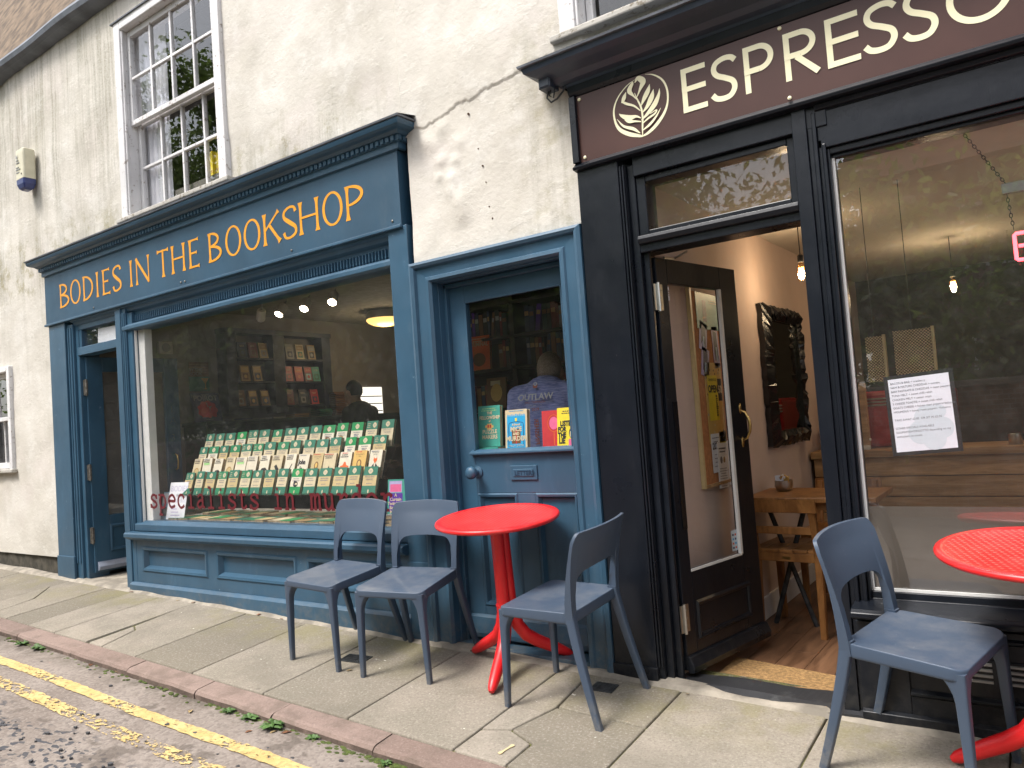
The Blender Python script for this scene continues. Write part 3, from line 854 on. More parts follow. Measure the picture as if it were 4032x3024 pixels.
# ================================================================== LETTER SHAPES (x, y in units of the letter height; widths too)
def flare(a, b, w, fa=1.7, fb=1.7, k=9):
    out = []
    for i in range(k + 1):
        t = i / k
        e = max(0.0, 1 - t / 0.22) ** 2 * (fa - 1) + max(0.0, 1 - (1 - t) / 0.22) ** 2 * (fb - 1)
        out.append((a[0] + (b[0] - a[0]) * t, a[1] + (b[1] - a[1]) * t, w * (1 + e)))
    return out
def ell(cx, cy, rx, ry, a0, a1, w0, w1, k=20):
    """arc; width swings from w0 (top and bottom) to w1 (sides)"""
    o = []
    for i in range(k + 1):
        a = R_(a0 + (a1 - a0) * i / k)
        o.append((cx + rx * math.cos(a), cy + ry * math.sin(a), w0 + (w1 - w0) * abs(math.cos(a)) ** 1.3))
    return o
def serif_glyph(ch, W):
    w, t = 0.108, 0.064
    S = []
    l, r = 0.06, W - 0.06
    st = lambda x: flare((x, 0), (x, 1), w, 2.0, 2.0)
    if ch == 'I': S = [st(W / 2)]
    elif ch == 'B':
        S = [st(l + 0.03), ell(l + 0.05, 0.755, W * 0.62, 0.215, 90, -90, t, w), ell(l + 0.05, 0.275, W - l - 0.10, 0.245, 90, -90, t, w * 1.1)]
    elif ch == 'D': S = [st(l + 0.03), ell(l + 0.04, 0.5, W - l - 0.09, 0.465, 90, -90, t, w * 1.1)]
    elif ch == 'O': S = [ell(W / 2, 0.5, W / 2 - 0.055, 0.475, 0, 360, t, w * 1.05, 40)]
    elif ch == 'E': S = [st(l + 0.03), flare((l, 0.965), (r, 0.965), t, 1, 2.2), flare((l, 0.52), (r - 0.10, 0.52), t, 1, 2.0), flare((l, 0.035), (r + 0.03, 0.035), t, 1, 2.4)]
    elif ch == 'S':
        S = [cr([(W - 0.07, 0.80, 0.13), (W * 0.80, 0.94, 0.085), (W * 0.48, 0.965, 0.075), (W * 0.16, 0.86, 0.10), (W * 0.15, 0.68, 0.12), (W * 0.5, 0.50, 0.14), (W * 0.86, 0.32, 0.12), (W * 0.85, 0.13, 0.10), (W * 0.5, 0.032, 0.075), (W * 0.2, 0.06, 0.085), (0.06, 0.22, 0.13)], 6)]
    elif ch == 'N': S = [flare((l + 0.02, 0), (l + 0.02, 1), t * 1.1, 2.6, 1.6), flare((r - 0.02, 0.0), (r - 0.02, 1), t * 1.1, 1.0, 2.6), flare((l - 0.01, 0.99), (r - 0.01, 0.01), w * 1.1, 1.2, 1.0)]
    elif ch == 'T': S = [flare((W / 2, 0), (W / 2, 1), w, 2.1, 1.0), flare((0.02, 0.955), (W - 0.02, 0.955), t, 2.6, 2.6)]
    elif ch == 'H': S = [st(l + 0.03), st(r - 0.03), flare((l, 0.51), (r, 0.51), t, 1, 1)]
    elif ch == 'K': S = [st(l + 0.03), flare((l + 0.05, 0.46), (r - 0.01, 0.99), t * 1.1, 1, 2.2), flare((W * 0.40, 0.60), (r + 0.02, 0.02), w, 1, 1.9)]
    elif ch == 'P': S = [st(l + 0.03), ell(l + 0.05, 0.70, W - l - 0.10, 0.265, 90, -95, t, w * 1.1)]
    return S
def sans_glyph(ch, W):
    w = 0.118
    h = w / 2
    if ch == 'E': return [[(h, 0, w), (h, 1, w)], [(0, 1 - h, w), (W, 1 - h, w)], [(0, 0.52, w), (W * 0.98, 0.52, w)], [(0, h, w), (W, h, w)]]
    if ch == 'S':
        k = W
        return [cr([(k * 0.96, 0.83, w), (k * 0.80, 0.915, w), (k * 0.52, 0.935, w), (k * 0.22, 0.87, w), (k * 0.13, 0.73, w), (k * 0.25, 0.60, w), (k * 0.55, 0.50, w), (k * 0.82, 0.39, w), (k * 0.875, 0.24, w), (k * 0.72, 0.10, w), (k * 0.45, 0.065, w), (k * 0.18, 0.10, w), (k * 0.02, 0.20, w)], 6)]
    if ch == 'P': return [[(h, 0, w), (h, 1, w)], [(0, 1 - h, w), (W * 0.5, 1 - h, w)] , ell(W * 0.5, 0.70, W * 0.5 - h, 0.30 - h, 90, -90, w, w), [(W * 0.5, 0.40 + h, w), (0, 0.40 + h, w)]]
    if ch == 'R': return [[(h, 0, w), (h, 1, w)], [(0, 1 - h, w), (W * 0.48, 1 - h, w)], ell(W * 0.48, 0.72, W * 0.46 - h, 0.28 - h, 90, -90, w, w), [(W * 0.48, 0.44 + h, w), (0, 0.44 + h, w)], [(W * 0.36, 0.46, w), (W * 0.95, 0.03, w * 1.05)]]
    if ch == 'O': return [ell(W / 2, 0.5, W / 2 - h, 0.5 - h, 0, 360, w, w, 48)]
    return []
def type_glyph(ch):
    """typewriter lower case, advance 1.16, x-height 1"""
    w = 0.20
    sl = lambda x, y, d=0.24: [(x - d, y, w * 0.8), (x + d, y, w * 0.8)]
    v = lambda x, a, b: [(x, a, w), (x, (a + b) / 2, w * 0.92), (x, b, w)]
    bowl = lambda: ell(0.50, 0.5, 0.36, 0.46, 0, 360, w * 0.85, w, 28)
    if ch == 's': return [cr([(0.86, 0.72, w), (0.70, 0.93, w * 0.9), (0.36, 0.93, w * 0.9), (0.2, 0.73, w), (0.45, 0.54, w), (0.75, 0.42, w), (0.86, 0.23, w), (0.62, 0.06, w * 0.9), (0.32, 0.07, w * 0.9), (0.14, 0.28, w)], 5), v(0.88, 0.66, 0.98), v(0.13, 0.02, 0.32)]
    if ch == 'p': return [v(0.2, -0.45, 0.98), sl(0.14, 0.95, 0.16), sl(0.24, -0.44), bowl()]
    if ch == 'e': return [cr([(0.14, 0.53, w), (0.86, 0.53, w), (0.82, 0.78, w), (0.52, 0.95, w * 0.9), (0.18, 0.74, w), (0.15, 0.36, w), (0.42, 0.07, w * 0.9), (0.88, 0.19, w)], 5)]
    if ch == 'c': return [cr([(0.86, 0.70, w), (0.70, 0.92, w * 0.9), (0.38, 0.93, w * 0.9), (0.14, 0.62, w), (0.17, 0.28, w), (0.47, 0.06, w * 0.9), (0.88, 0.22, w)], 5), [(0.80, 0.78, w * 1.3), (0.88, 0.72, w * 1.3)]]
    if ch == 'i': return [v(0.52, 0.05, 0.93), sl(0.40, 0.93, 0.16), sl(0.52, 0.07, 0.36), [(0.43, 1.28, 0.2), (0.61, 1.28, 0.2)]]
    if ch == 'a': return [cr([(0.18, 0.80, w), (0.42, 0.95, w * 0.9), (0.70, 0.86, w), (0.73, 0.5, w), (0.73, 0.2, w), (0.95, 0.07, w * 0.9)], 5), cr([(0.72, 0.58, w * 0.9), (0.36, 0.53, w * 0.9), (0.14, 0.28, w), (0.36, 0.06, w * 0.9), (0.72, 0.24, w * 0.9)], 5)]
    if ch == 'l': return [v(0.52, 0.05, 1.42), sl(0.39, 1.42, 0.17), sl(0.52, 0.07, 0.36)]
    if ch == 't': return [cr([(0.40, 1.3, w * 0.8), (0.40, 0.5, w), (0.44, 0.13, w), (0.66, 0.07, w * 0.9), (0.90, 0.25, w)], 5), [(0.12, 0.93, w * 0.8), (0.80, 0.93, w * 0.8)]]
    if ch == 'n': return [v(0.22, 0.04, 0.95), sl(0.16, 0.93, 0.15), sl(0.22, 0.06, 0.2), cr([(0.24, 0.64, w * 0.8), (0.45, 0.92, w * 0.9), (0.72, 0.85, w), (0.78, 0.5, w), (0.78, 0.05, w)], 5), sl(0.80, 0.06, 0.2)]
    if ch == 'm': return [v(0.14, 0.04, 0.95), sl(0.10, 0.93, 0.13), sl(0.14, 0.06, 0.16), cr([(0.16, 0.7, w * 0.8), (0.30, 0.93, w * 0.9), (0.46, 0.85, w), (0.48, 0.45, w), (0.48, 0.05, w)], 5), sl(0.49, 0.06, 0.14), cr([(0.50, 0.7, w * 0.8), (0.66, 0.93, w * 0.9), (0.84, 0.85, w), (0.87, 0.45, w), (0.87, 0.05, w)], 5), sl(0.90, 0.06, 0.16)]
    if ch == 'u': return [cr([(0.2, 0.93, w), (0.2, 0.4, w), (0.28, 0.12, w), (0.52, 0.06, w * 0.9), (0.76, 0.32, w * 0.8)], 5), sl(0.13, 0.93, 0.14), v(0.78, 0.05, 0.93), sl(0.71, 0.93, 0.14), sl(0.86, 0.06, 0.14)]
    if ch == 'r': return [v(0.33, 0.05, 0.95), sl(0.22, 0.93, 0.17), sl(0.36, 0.06, 0.3), cr([(0.35, 0.58, w * 0.8), (0.52, 0.85, w * 0.9), (0.74, 0.93, w), (0.92, 0.78, w * 1.2)], 5)]
    if ch == 'd': return [v(0.78, 0.05, 1.42), sl(0.68, 1.42, 0.17), sl(0.88, 0.06, 0.14), ell(0.47, 0.5, 0.34, 0.45, 0, 360, w * 0.85, w, 28)]
    return []
def letter(strokes, x0, z0, h, y, mat, parent, dstep=0.0005, jag=0.0, name='letter'):
    mb = MB()
    for k, s in enumerate(strokes):
        ribbon(mb, s, lambda a, b, d: (x0 + a * h, y - d, z0 + b * h), 0.0012 + dstep * k, jag=jag)
    if mb.f: return mb.build(name, mat, parent)
def moulding(mb, prof, xL, xR, yb=0.0, back=0.03, mi=0):
    """cornice with mitred returns: prof = (projection, z) from bottom to top"""
    n = len(prof)
    rings = [[(xL - p, back, z) for p, z in prof], [(xL - p, yb - p, z) for p, z in prof], [(xR + p, yb - p, z) for p, z in prof], [(xR + p, back, z) for p, z in prof]]
    mb.loft(rings, cap=False, closed=False, mi=mi)
    p, z = prof[-1]
    mb.add([(xL - p, yb - p, z), (xR + p, yb - p, z), (xR + p, back, z + 0.03), (xL - p, back, z + 0.03)], [(0, 1, 2, 3)], mi)
    return mb
def panel_frame(mb, x0, x1, z0, z1, y, w=0.035, depth=0.02, out=0.012):
    """bolection moulding round a sunk panel"""
    sec = [(0, 0.0), (0.25, -out), (0.6, -out * 0.7), (1.0, depth)]
    rings = []
    for f, dy in sec:
        k = w * f
        rings.append([(x0 + k, y + dy, z0 + k), (x1 - k, y + dy, z0 + k), (x1 - k, y + dy, z1 - k), (x0 + k, y + dy, z1 - k)])
    mb.loft(rings, cap=False)
    k = w
    mb.add([(x0 + k, y + depth, z0 + k), (x1 - k, y + depth, z0 + k), (x1 - k, y + depth, z1 - k), (x0 + k, y + depth, z1 - k)], [(0, 1, 2, 3)])
# ================================================================== BOOKSHOP FRONT
bf = empty('bookshop_shopfront', (-5.0, 0.0, G(-5, 0)), 'blue painted timber bookshop front with gold lettering on its fascia', 'shopfront')
B = M['blue']
# pilasters
mb = MB()
mb.box(-7.19, -6.90, -0.012, 0.12, 0.02, 2.37).box(-6.90, -6.80, 0.006, 0.12, 0.02, 2.33).box(-6.80, -6.75, 0.028, 0.20, 0.02, 2.33)
mb.box(-6.885, -6.868, -0.002, 0.01, 0.3, 2.3).box(-6.835, -6.82, -0.004, 0.01, 0.3, 2.3)
mb.box(-7.195, -6.89, -0.022, 0.0, 0.02, 0.36)
mb.build('pilaster', B, bf, bevel=0.004)
mb = MB()
mb.box(-3.03, -2.885, -0.012, 0.14, 0.0, 2.37)
mb.box(-3.035, -2.88, -0.022, 0.0, 0.0, 0.50)
mb.build('pilaster', B, bf, bevel=0.004)
# post between doorway and window
mb = MB()
mb.box(-6.07, -5.99, -0.008, 0.16, 0.0, 2.36).box(-5.99, -5.93, 0.002, 0.16, 0.0, 2.34).box(-5.93, -5.86, 0.016, 0.16, 0.55, 2.3)
mb.box(-5.985, -5.972, -0.004, 0.01, 0.6, 2.3).box(-5.95, -5.94, -0.006, 0.01, 0.6, 2.3)
mb.build('post', B, bf, bevel=0.004)
# fascia with letters
fas = MB().box(-7.22, -2.915, -0.018, 0.10, 2.372, 2.80).build('fascia', M['blue_flat'], bf, bevel=0.003)
LET = [('B', -6.945, -6.775), ('O', -6.755, -6.575), ('D', -6.535, -6.365), ('I', -6.33, -6.26), ('E', -6.215, -6.085), ('S', -6.055, -5.915),
       ('I', -5.81, -5.735), ('N', -5.705, -5.505), ('T', -5.40, -5.24), ('H', -5.21, -5.03), ('E', -4.985, -4.85),
       ('B', -4.745, -4.59), ('O', -4.545, -4.367), ('O', -4.339, -4.161), ('K', -4.134, -3.955), ('S', -3.936, -3.79), ('H', -3.775, -3.585), ('O', -3.555, -3.375), ('P', -3.351, -3.198)]
CAP = 0.205
for ch, a, b in LET:
    letter(serif_glyph(ch, (b - a) / CAP), a, 2.482, CAP, -0.018, M['gold_letter'], fas)
for x in (-6.37, -5.10, -5.05, -3.86, -2.98):
    MB().lathe([(0.007, -0.018), (0.007, -0.022), (0.003, -0.024)], 8, (x, 0, 2.405), 'y').build('screw', M['steel_old'], fas)
MB().box(-7.225, -2.91, -0.034, 0.02, 2.355, 2.374).build('fascia_bead', B, bf, bevel=0.004)
# cornice, dentils, lead
mb = MB()
moulding(mb, [(0.02, 2.795), (0.034, 2.80), (0.034, 2.835), (0.045, 2.838), (0.045, 2.868), (0.058, 2.872), (0.075, 2.885), (0.10, 2.892), (0.116, 2.90), (0.122, 2.914), (0.124, 2.926)], -7.20, -2.92, 0.0)
mb.build('cornice', B, bf)
mb = MB()
moulding(mb, [(0.118, 2.928), (0.132, 2.930), (0.134, 2.940)], -7.20, -2.92, 0.0, 0.04)
mb.build('cornice_lead', M['lead'], bf)
mb = MB()
x = -7.24
while x < -2.90:
    mb.box(x, x + 0.024, -0.057, -0.043, 2.840, 2.866)
    x += 0.040
for k in range(3): mb.box(-2.878, -2.864, -0.03 + 0.035 * k - 0.02, -0.03 + 0.035 * k + 0.004, 2.840, 2.866)
tag(mb.build('dentil_course', B, bf), kind='stuff')
# mouldings between fascia and window head
mb = MB()
mb.prism([(0.14, 2.36), (-0.012, 2.358), (-0.010, 2.345), (0.012, 2.335), (0.02, 2.315), (0.045, 2.30), (0.05, 2.285), (0.14, 2.28)], 'x', -6.80, -3.03)
mb.box(-5.99, -3.03, 0.048, 0.14, 2.215, 2.29)
mb.build('head_moulding', B, bf)
MB().prism([(0.14, 2.156), (0.012, 2.156), (-0.006, 2.166), (-0.006, 2.190), (0.006, 2.205), (0.03, 2.214), (0.14, 2.214)], 'x', -5.98, -3.03).build('head_rail', B, bf, bevel=0.003)
mb = MB()
x = -5.92
while x < -3.06:
    mb.prism([(x, 0.05), (x + 0.004, 0.034), (x + 0.012, 0.034), (x + 0.016, 0.05)], 'z', 2.225, 2.278)
    x += 0.027
tag(mb.build('fluted_band', B, bf), kind='stuff')
# shop window: pane, white inner frame, bottom rail, sill, lettering on the glass
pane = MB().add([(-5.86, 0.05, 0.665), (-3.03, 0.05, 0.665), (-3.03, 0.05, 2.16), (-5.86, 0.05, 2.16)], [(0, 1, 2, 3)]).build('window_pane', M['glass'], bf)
s = 'specialists in murder'
for i, ch in enumerate(s):
    if ch != ' ':
        letter(type_glyph(ch), -5.775 + i * 0.1246, 0.768, 0.106, 0.046, M['maroon_letter'], pane, 0.0003, jag=0.10)
mb = MB()
mb.box(-5.868, -5.855, 0.03, 0.052, 0.66, 2.16)
mb.box(-5.855, -5.765, 0.058, 0.12, 0.66, 2.16)
mb.build('inner_frame', M['white'], bf, bevel=0.004)
MB().prism([(0.14, 0.672), (0.045, 0.672), (0.01, 0.655), (-0.002, 0.648), (-0.002, 0.600), (0.14, 0.600)], 'x', -5.93, -3.03).build('bottom_rail', B, bf, bevel=0.003)
MB().prism([(0.14, 0.602), (-0.05, 0.592), (-0.062, 0.582), (-0.062, 0.556), (-0.045, 0.545), (-0.03, 0.535), (0.14, 0.53)], 'x', -5.992, -3.03).build('sill', B, bf, bevel=0.003)
# stall riser with three sunk panels and a plinth board
ris = MB()
ris.box(-5.99, -5.85, 0.005, 0.14, 0.0, 0.535)
ris.box(-5.85, -3.03, 0.005, 0.14, 0.483, 0.535).box(-5.85, -3.03, 0.005, 0.14, 0.0, 0.288)
ris.box(-4.985, -4.885, 0.0052, 0.14, 0.288, 0.483).box(-4.015, -3.925, 0.0052, 0.14, 0.288, 0.483).box(-3.10, -3.03, 0.0052, 0.14, 0.288, 0.483)
riser = ris.build('stall_riser', B, bf)
for a, b in ((-5.85, -4.985), (-4.885, -4.015), (-3.925, -3.10)):
    mb = MB()
    panel_frame(mb, a, b, 0.288, 0.483, 0.006, 0.045, 0.028, 0.010)
    mb.build('panel', B, riser)
MB().prism([(0.1, -0.05), (-0.028, -0.05), (-0.028, 0.188), (-0.006, 0.206), (0.1, 0.206)], 'x', -6.0, -3.03).build('plinth_board', B, bf, bevel=0.003)
# ------------------------------------------------------------------ bookshop doorway on the left, door standing open
mb = MB()
mb.box(-6.76, -6.07, 0.02, 0.13, 2.052, 2.120).box(-6.76, -6.07, 0.03, 0.13, 2.270, 2.36)
mb.box(-6.76, -6.71, 0.035, 0.13, 2.12, 2.27).box(-6.10, -6.07, 0.035, 0.13, 2.12, 2.27)
mb.build('fanlight_frame', B, bf, bevel=0.004)
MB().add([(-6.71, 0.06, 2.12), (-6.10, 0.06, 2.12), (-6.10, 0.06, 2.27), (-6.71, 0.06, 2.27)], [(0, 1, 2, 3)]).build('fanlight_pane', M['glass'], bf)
MB().add([(-6.50, 0.066, 2.135), (-6.19, 0.066, 2.128), (-6.18, 0.066, 2.243), (-6.49, 0.066, 2.252)], [(0, 1, 2, 3)]).build('taped_paper', M['paper'], bf)
MB().hexa([(-6.77, -0.03, 0.05), (-6.06, -0.03, 0.05), (-6.06, 0.4, 0.05), (-6.77, 0.4, 0.05), (-6.77, -0.03, 0.172), (-6.06, -0.03, 0.158), (-6.06, 0.4, 0.165), (-6.77, 0.4, 0.178)]).build('doorstep', M['mortar'], bf, bevel=0.01)
def door_leaf(name, parent, hinge, ang, Wd, Hd, th, mats, gl, label=None):
    """leaf in local coords: x from hinge, y thickness, z up. gl = (x0, x1, z0, z1) of the glazing"""
    gx0, gx1, gz0, gz1 = gl
    mb = MB()
    mb.box(0, gx0, 0, th, 0, Hd).box(gx1, Wd, 0, th, 0, Hd).box(gx0, gx1, 0, th, gz1, Hd).box(gx0, gx1, 0, th, 0, gz0)
    d = mb.build(name, mats, None, bevel=0.003, local=True)
    d.location = hinge
    d.rotation_euler = (0, 0, R_(ang))
    d.parent = parent
    d.matrix_parent_inverse = Matrix.Translation(-wl(parent))
    if label: d['label'] = label
    return d
dl = door_leaf('door', bf, (-6.725, 0.07, 0.215), 86, 0.80, 1.825, 0.045, B, (0.13, 0.67, 0.47, 1.70), 'half-glazed blue door standing open into the shop')
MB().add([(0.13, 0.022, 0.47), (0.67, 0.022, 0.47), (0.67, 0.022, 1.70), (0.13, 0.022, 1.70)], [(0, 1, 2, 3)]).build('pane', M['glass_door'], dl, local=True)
mb = MB()
panel_frame(mb, 0.13, 0.67, 0.16, 0.39, -0.0015, 0.04, 0.012, 0.012)
mb.build('lower_panel', B, dl, local=True)
MB().prism([(0.0, 0.015), (-0.035, 0.02), (-0.04, 0.05), (-0.012, 0.085), (0.0, 0.09)], 'x', 0.02, 0.78).build('weather_bar', simple('silver blue paint', (0.22, 0.25, 0.32), 0.35), dl, local=True, bevel=0.003)
for z in (0.25, 0.78, 1.50):
    MB().box(-0.022, 0.004, -0.006, 0.036, z, z + 0.13).lathe([(0.008, z - 0.005), (0.008, z + 0.135)], 8, (-0.012, -0.008, 0)).build('hinge', M['steel_old'], dl, local=True)
MB().box(0.68, 0.80, -0.003, 0.0, 0.26, 0.36).build('brass_plate', M['brass'], dl, local=True)
MB().tube([(0.74, 0, 0.80), (0.74, -0.035, 0.81), (0.74, -0.045, 0.87), (0.74, -0.035, 0.93), (0.74, 0, 0.94)], 0.008, 8).build('handle', M['brass'], dl, local=True, smooth=True)
mb = MB()
for s_, zz in (('1', 1.32), ('A', 1.22), ('3', 1.06)):
    put_text(mb, s_, 0.10, lambda a, b, d, zz=zz: (0.70 + a, -0.0015, zz + b), 0, bold=-0.004)
mb.build('number', M['brass'], dl, local=True)
# ------------------------------------------------------------------ second blue door, shut, in its architrave
arch = MB()
AX0, AX1, IX0, IX1 = -2.882, -1.782, -2.742, -1.922
sec = [(0.0, 0.02), (0.0, -0.022), (0.018, -0.030), (0.035, -0.022), (0.042, -0.004), (0.10, 0.0), (0.108, -0.010), (0.128, -0.012), (0.14, 0.004), (0.14, 0.06)]
rings = []
for f, dy in sec:
    rings.append([(AX0 + f, dy, -0.02), (AX0 + f, dy, 2.14 - f * 0.86), (AX1 - f, dy, 2.14 - f * 0.86), (AX1 - f, dy, -0.02)])
arch.loft(rings, cap=False, closed=False)
arch.add([(AX0, -0.022, 2.14), (AX1, -0.022, 2.14), (AX1, 0.05, 2.155), (AX0, 0.05, 2.155)], [(0, 1, 2, 3)])
arch.build('architrave', B, bf)
mb = MB()
mb.box(IX0 - 0.02, IX0 + 0.004, 0.05, 0.135, 0.0, 2.02).box(IX1 - 0.004, IX1 + 0.02, 0.05, 0.135, 0.0, 2.02).box(IX0, IX1, 0.05, 0.135, 2.016, 2.04)
mb.box(IX0, IX0 + 0.022, 0.092, 0.12, 0.0, 2.01).box(IX1 - 0.010, IX1, 0.092, 0.12, 0.0, 2.01).box(IX0, IX1, 0.092, 0.12, 1.99, 2.012)
mb.box(IX0, IX1, 0.0, 0.2, 0.0, 0.075)
mb.build('door_frame', B, bf, bevel=0.003)
dx0, dx1 = IX0 + 0.006, IX1 - 0.006
mb = MB()
gx0, gx1, gz0, gz1 = -2.615, -1.985, 1.088, 1.905
mb.box(dx0, gx0, 0.12, 0.162, 0.08, 2.005).box(gx1, dx1, 0.12, 0.162, 0.08, 2.005).box(gx0, gx1, 0.12, 0.162, gz1, 2.005).box(gx0, gx1, 0.12, 0.162, 0.86, gz0)
mb.box(gx0, gx1, 0.12, 0.162, 0.08, 0.26).box(-2.35, -2.24, 0.12, 0.162, 0.26, 0.86)
mb.box(gx0 - 0.001, gx0 + 0.012, 0.110, 0.13, gz0, gz1).box(gx1 - 0.012, gx1, 0.110, 0.13, gz0, gz1).box(gx0, gx1, 0.110, 0.13, gz1 - 0.012, gz1)
sd = mb.build('door', B, bf, bevel=0.003)
sd['label'] = 'shut blue half-glazed door with a letter plate'
MB().prism([(0.118, gz0 - 0.022), (0.092, gz0 - 0.02), (0.092, gz0 - 0.008), (0.125, gz0 + 0.008)], 'x', gx0 - 0.02, gx1 + 0.02).build('glazing_sill', B, sd, bevel=0.003)
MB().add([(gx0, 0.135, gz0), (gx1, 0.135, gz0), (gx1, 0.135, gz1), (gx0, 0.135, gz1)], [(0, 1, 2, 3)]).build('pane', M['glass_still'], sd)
for a, b in ((gx0, -2.35), (-2.24, gx1)):
    mb = MB()
    panel_frame(mb, a, b, 0.26, 0.86, 0.121, 0.03, 0.018, 0.008)
    mb.build('panel', B, sd)
MB().prism([(0.121, 0.09), (0.095, 0.095), (0.09, 0.12), (0.105, 0.20), (0.121, 0.215)], 'x', dx0 + 0.02, dx1 - 0.02).build('weather_board', B, sd, bevel=0.003)
mb = MB()
mb.box(-2.385, -2.215, 0.112, 0.121, 0.928, 1.003)
mb.box(-2.362, -2.238, 0.108, 0.113, 0.946, 0.985)
lp = mb.build('letter_plate', M['blue'], sd, bevel=0.003)
put_text(MB(), 'LETTERS', 0.033, lambda a, b, d: (-2.352 + a, 0.1066, 0.953 + b), bold=0.0008).build('engraved_word', simple('dark blue paint', (0.012, 0.035, 0.07), 0.4), sd)
MB().lathe([(0.030, 0.12), (0.030, 0.113), (0.014, 0.108), (0.013, 0.088), (0.026, 0.078), (0.034, 0.062), (0.033, 0.046), (0.022, 0.036), (0.004, 0.033)], 24, (-2.60, 0, 0.975), 'y').build('knob', M['blue'], sd, smooth=True)
# ================================================================== CAFE FRONT
cf = empty('cafe_shopfront', (-0.3, 0.0, 0.0), 'black painted timber cafe front with a brown sign in cream capitals', 'shopfront')
K = M['black']
CXR = 3.1
mb = MB()
mb.box(-1.778, -1.565, -0.012, 0.14, -0.02, 2.40).box(-1.565, -1.535, 0.0, 0.14, -0.02, 2.36).box(-1.535, -1.50, 0.02, 0.14, -0.02, 2.36).box(-1.50, -1.47, 0.045, 0.068, -0.02, 2.3)
mb.box(-1.562, -1.552, -0.01, 0.005, 0.1, 2.36).box(-1.545, -1.537, -0.012, 0.005, 0.1, 2.36)
mb.box(-1.782, -1.56, -0.025, 0.0, -0.02, 0.10)
mb.build('pilaster', K, cf, bevel=0.004)
# sign frame and sign
mb = MB()
mb.box(-1.775, CXR, 0.0, 0.12, 2.395, 2.79)
mb.prism([(0.0, 2.385), (-0.035, 2.39), (-0.04, 2.402), (-0.022, 2.415), (-0.012, 2.425), (0.0, 2.425)], 'x', -1.785, CXR)
mb.prism([(0.0, 2.742), (-0.016, 2.745), (-0.03, 2.76), (-0.036, 2.79), (0.0, 2.80)], 'x', -1.785, CXR)
mb.box(-1.785, -1.752, -0.03, 0.0, 2.425, 2.742)
mb.build('fascia_frame', K, cf, bevel=0.002)
sg = MB().box(-1.752, CXR, -0.010, 0.0, 2.425, 2.742).build('sign_board', M['brown_sign'], cf)
for ch, a, b in [('E', -1.228, -1.118), ('S', -1.097, -0.985), ('P', -0.955, -0.832), ('R', -0.792, -0.66), ('E', -0.632, -0.512), ('S', -0.497, -0.380), ('S', -0.362, -0.247), ('O', -0.222, -0.02)]:
    letter(sans_glyph(ch, (b - a) / 0.193), a, 2.507, 0.193, -0.0105, M['cream_letter'], sg)
# leaf-in-a-ring emblem traced as curved strokes (units: emblem height)
def emb(strokes):
    mb = MB()
    for k, s_ in enumerate(strokes):
        ribbon(mb, s_, lambda a, b, d: (-1.428 + (a - 0.5) * 0.285, -0.0105 - d, 2.462 + b * 0.278), 0.0010 + 0.0004 * k)
    return mb.build('leaf_emblem', M['cream_letter'], sg)
def q(*p): return cr([(a, b, c) for a, b, c in p], 6)
ring_r = q((0.62, 0.985, 0.004), (0.76, 0.93, 0.02), (0.90, 0.80, 0.03), (0.965, 0.62, 0.03), (0.955, 0.42, 0.03), (0.88, 0.26, 0.045), (0.74, 0.12, 0.055), (0.60, 0.035, 0.045), (0.49, 0.005, 0.02))
ring_l = q((0.45, 0.955, 0.006), (0.30, 0.90, 0.014), (0.13, 0.76, 0.022), (0.04, 0.58, 0.03), (0.045, 0.38, 0.035), (0.12, 0.22, 0.055), (0.28, 0.10, 0.065), (0.44, 0.03, 0.05), (0.50, 0.0, 0.02))
stem = q((0.50, 0.01, 0.012), (0.51, 0.15, 0.026), (0.525, 0.32, 0.03), (0.51, 0.48, 0.03), (0.46, 0.62, 0.024), (0.42, 0.74, 0.01))
LV = [q((0.50, 0.27, 0.012), (0.60, 0.33, 0.05), (0.74, 0.45, 0.085), (0.82, 0.58, 0.05), (0.845, 0.68, 0.004)),
      q((0.53, 0.38, 0.012), (0.62, 0.46, 0.06), (0.70, 0.58, 0.085), (0.745, 0.70, 0.004)),
      q((0.52, 0.50, 0.012), (0.58, 0.60, 0.07), (0.65, 0.70, 0.075), (0.69, 0.80, 0.004)),
      q((0.46, 0.66, 0.012), (0.53, 0.78, 0.05), (0.58, 0.88, 0.10), (0.50, 0.955, 0.07), (0.44, 0.90, 0.01)),
      q((0.50, 0.42, 0.012), (0.40, 0.53, 0.03), (0.28, 0.60, 0.04), (0.20, 0.66, 0.03)),
      q((0.20, 0.64, 0.04), (0.24, 0.72, 0.07), (0.28, 0.80, 0.004)),
      q((0.47, 0.60, 0.012), (0.40, 0.70, 0.03), (0.34, 0.80, 0.08), (0.40, 0.90, 0.05), (0.42, 0.915, 0.01)),
      q((0.50, 0.30, 0.012), (0.42, 0.35, 0.04), (0.30, 0.36, 0.09), (0.18, 0.43, 0.05), (0.13, 0.48, 0.004)),
      q((0.50, 0.24, 0.012), (0.40, 0.275, 0.03), (0.30, 0.30, 0.05), (0.22, 0.35, 0.01)),
      q((0.52, 0.20, 0.012), (0.62, 0.255, 0.03), (0.74, 0.30, 0.03), (0.77, 0.35, 0.02), (0.66, 0.32, 0.01)),
      q((0.51, 0.09, 0.012), (0.64, 0.15, 0.04), (0.76, 0.25, 0.03), (0.845, 0.36, 0.004)),
      q((0.47, 0.06, 0.012), (0.36, 0.16, 0.05), (0.20, 0.25, 0.035), (0.09, 0.40, 0.004))]
emb([ring_r, ring_l, stem] + LV)
for x, z in ((-1.735, 2.725), (-1.728, 2.445), (-0.80, 2.73), (-0.785, 2.44), (0.15, 2.73), (0.16, 2.44)):
    MB().lathe([(0.008, -0.010), (0.008, -0.014), (0.003, -0.017)], 10, (x, 0, z), 'y').build('screw_cap', M['cream_letter'], sg, smooth=True)
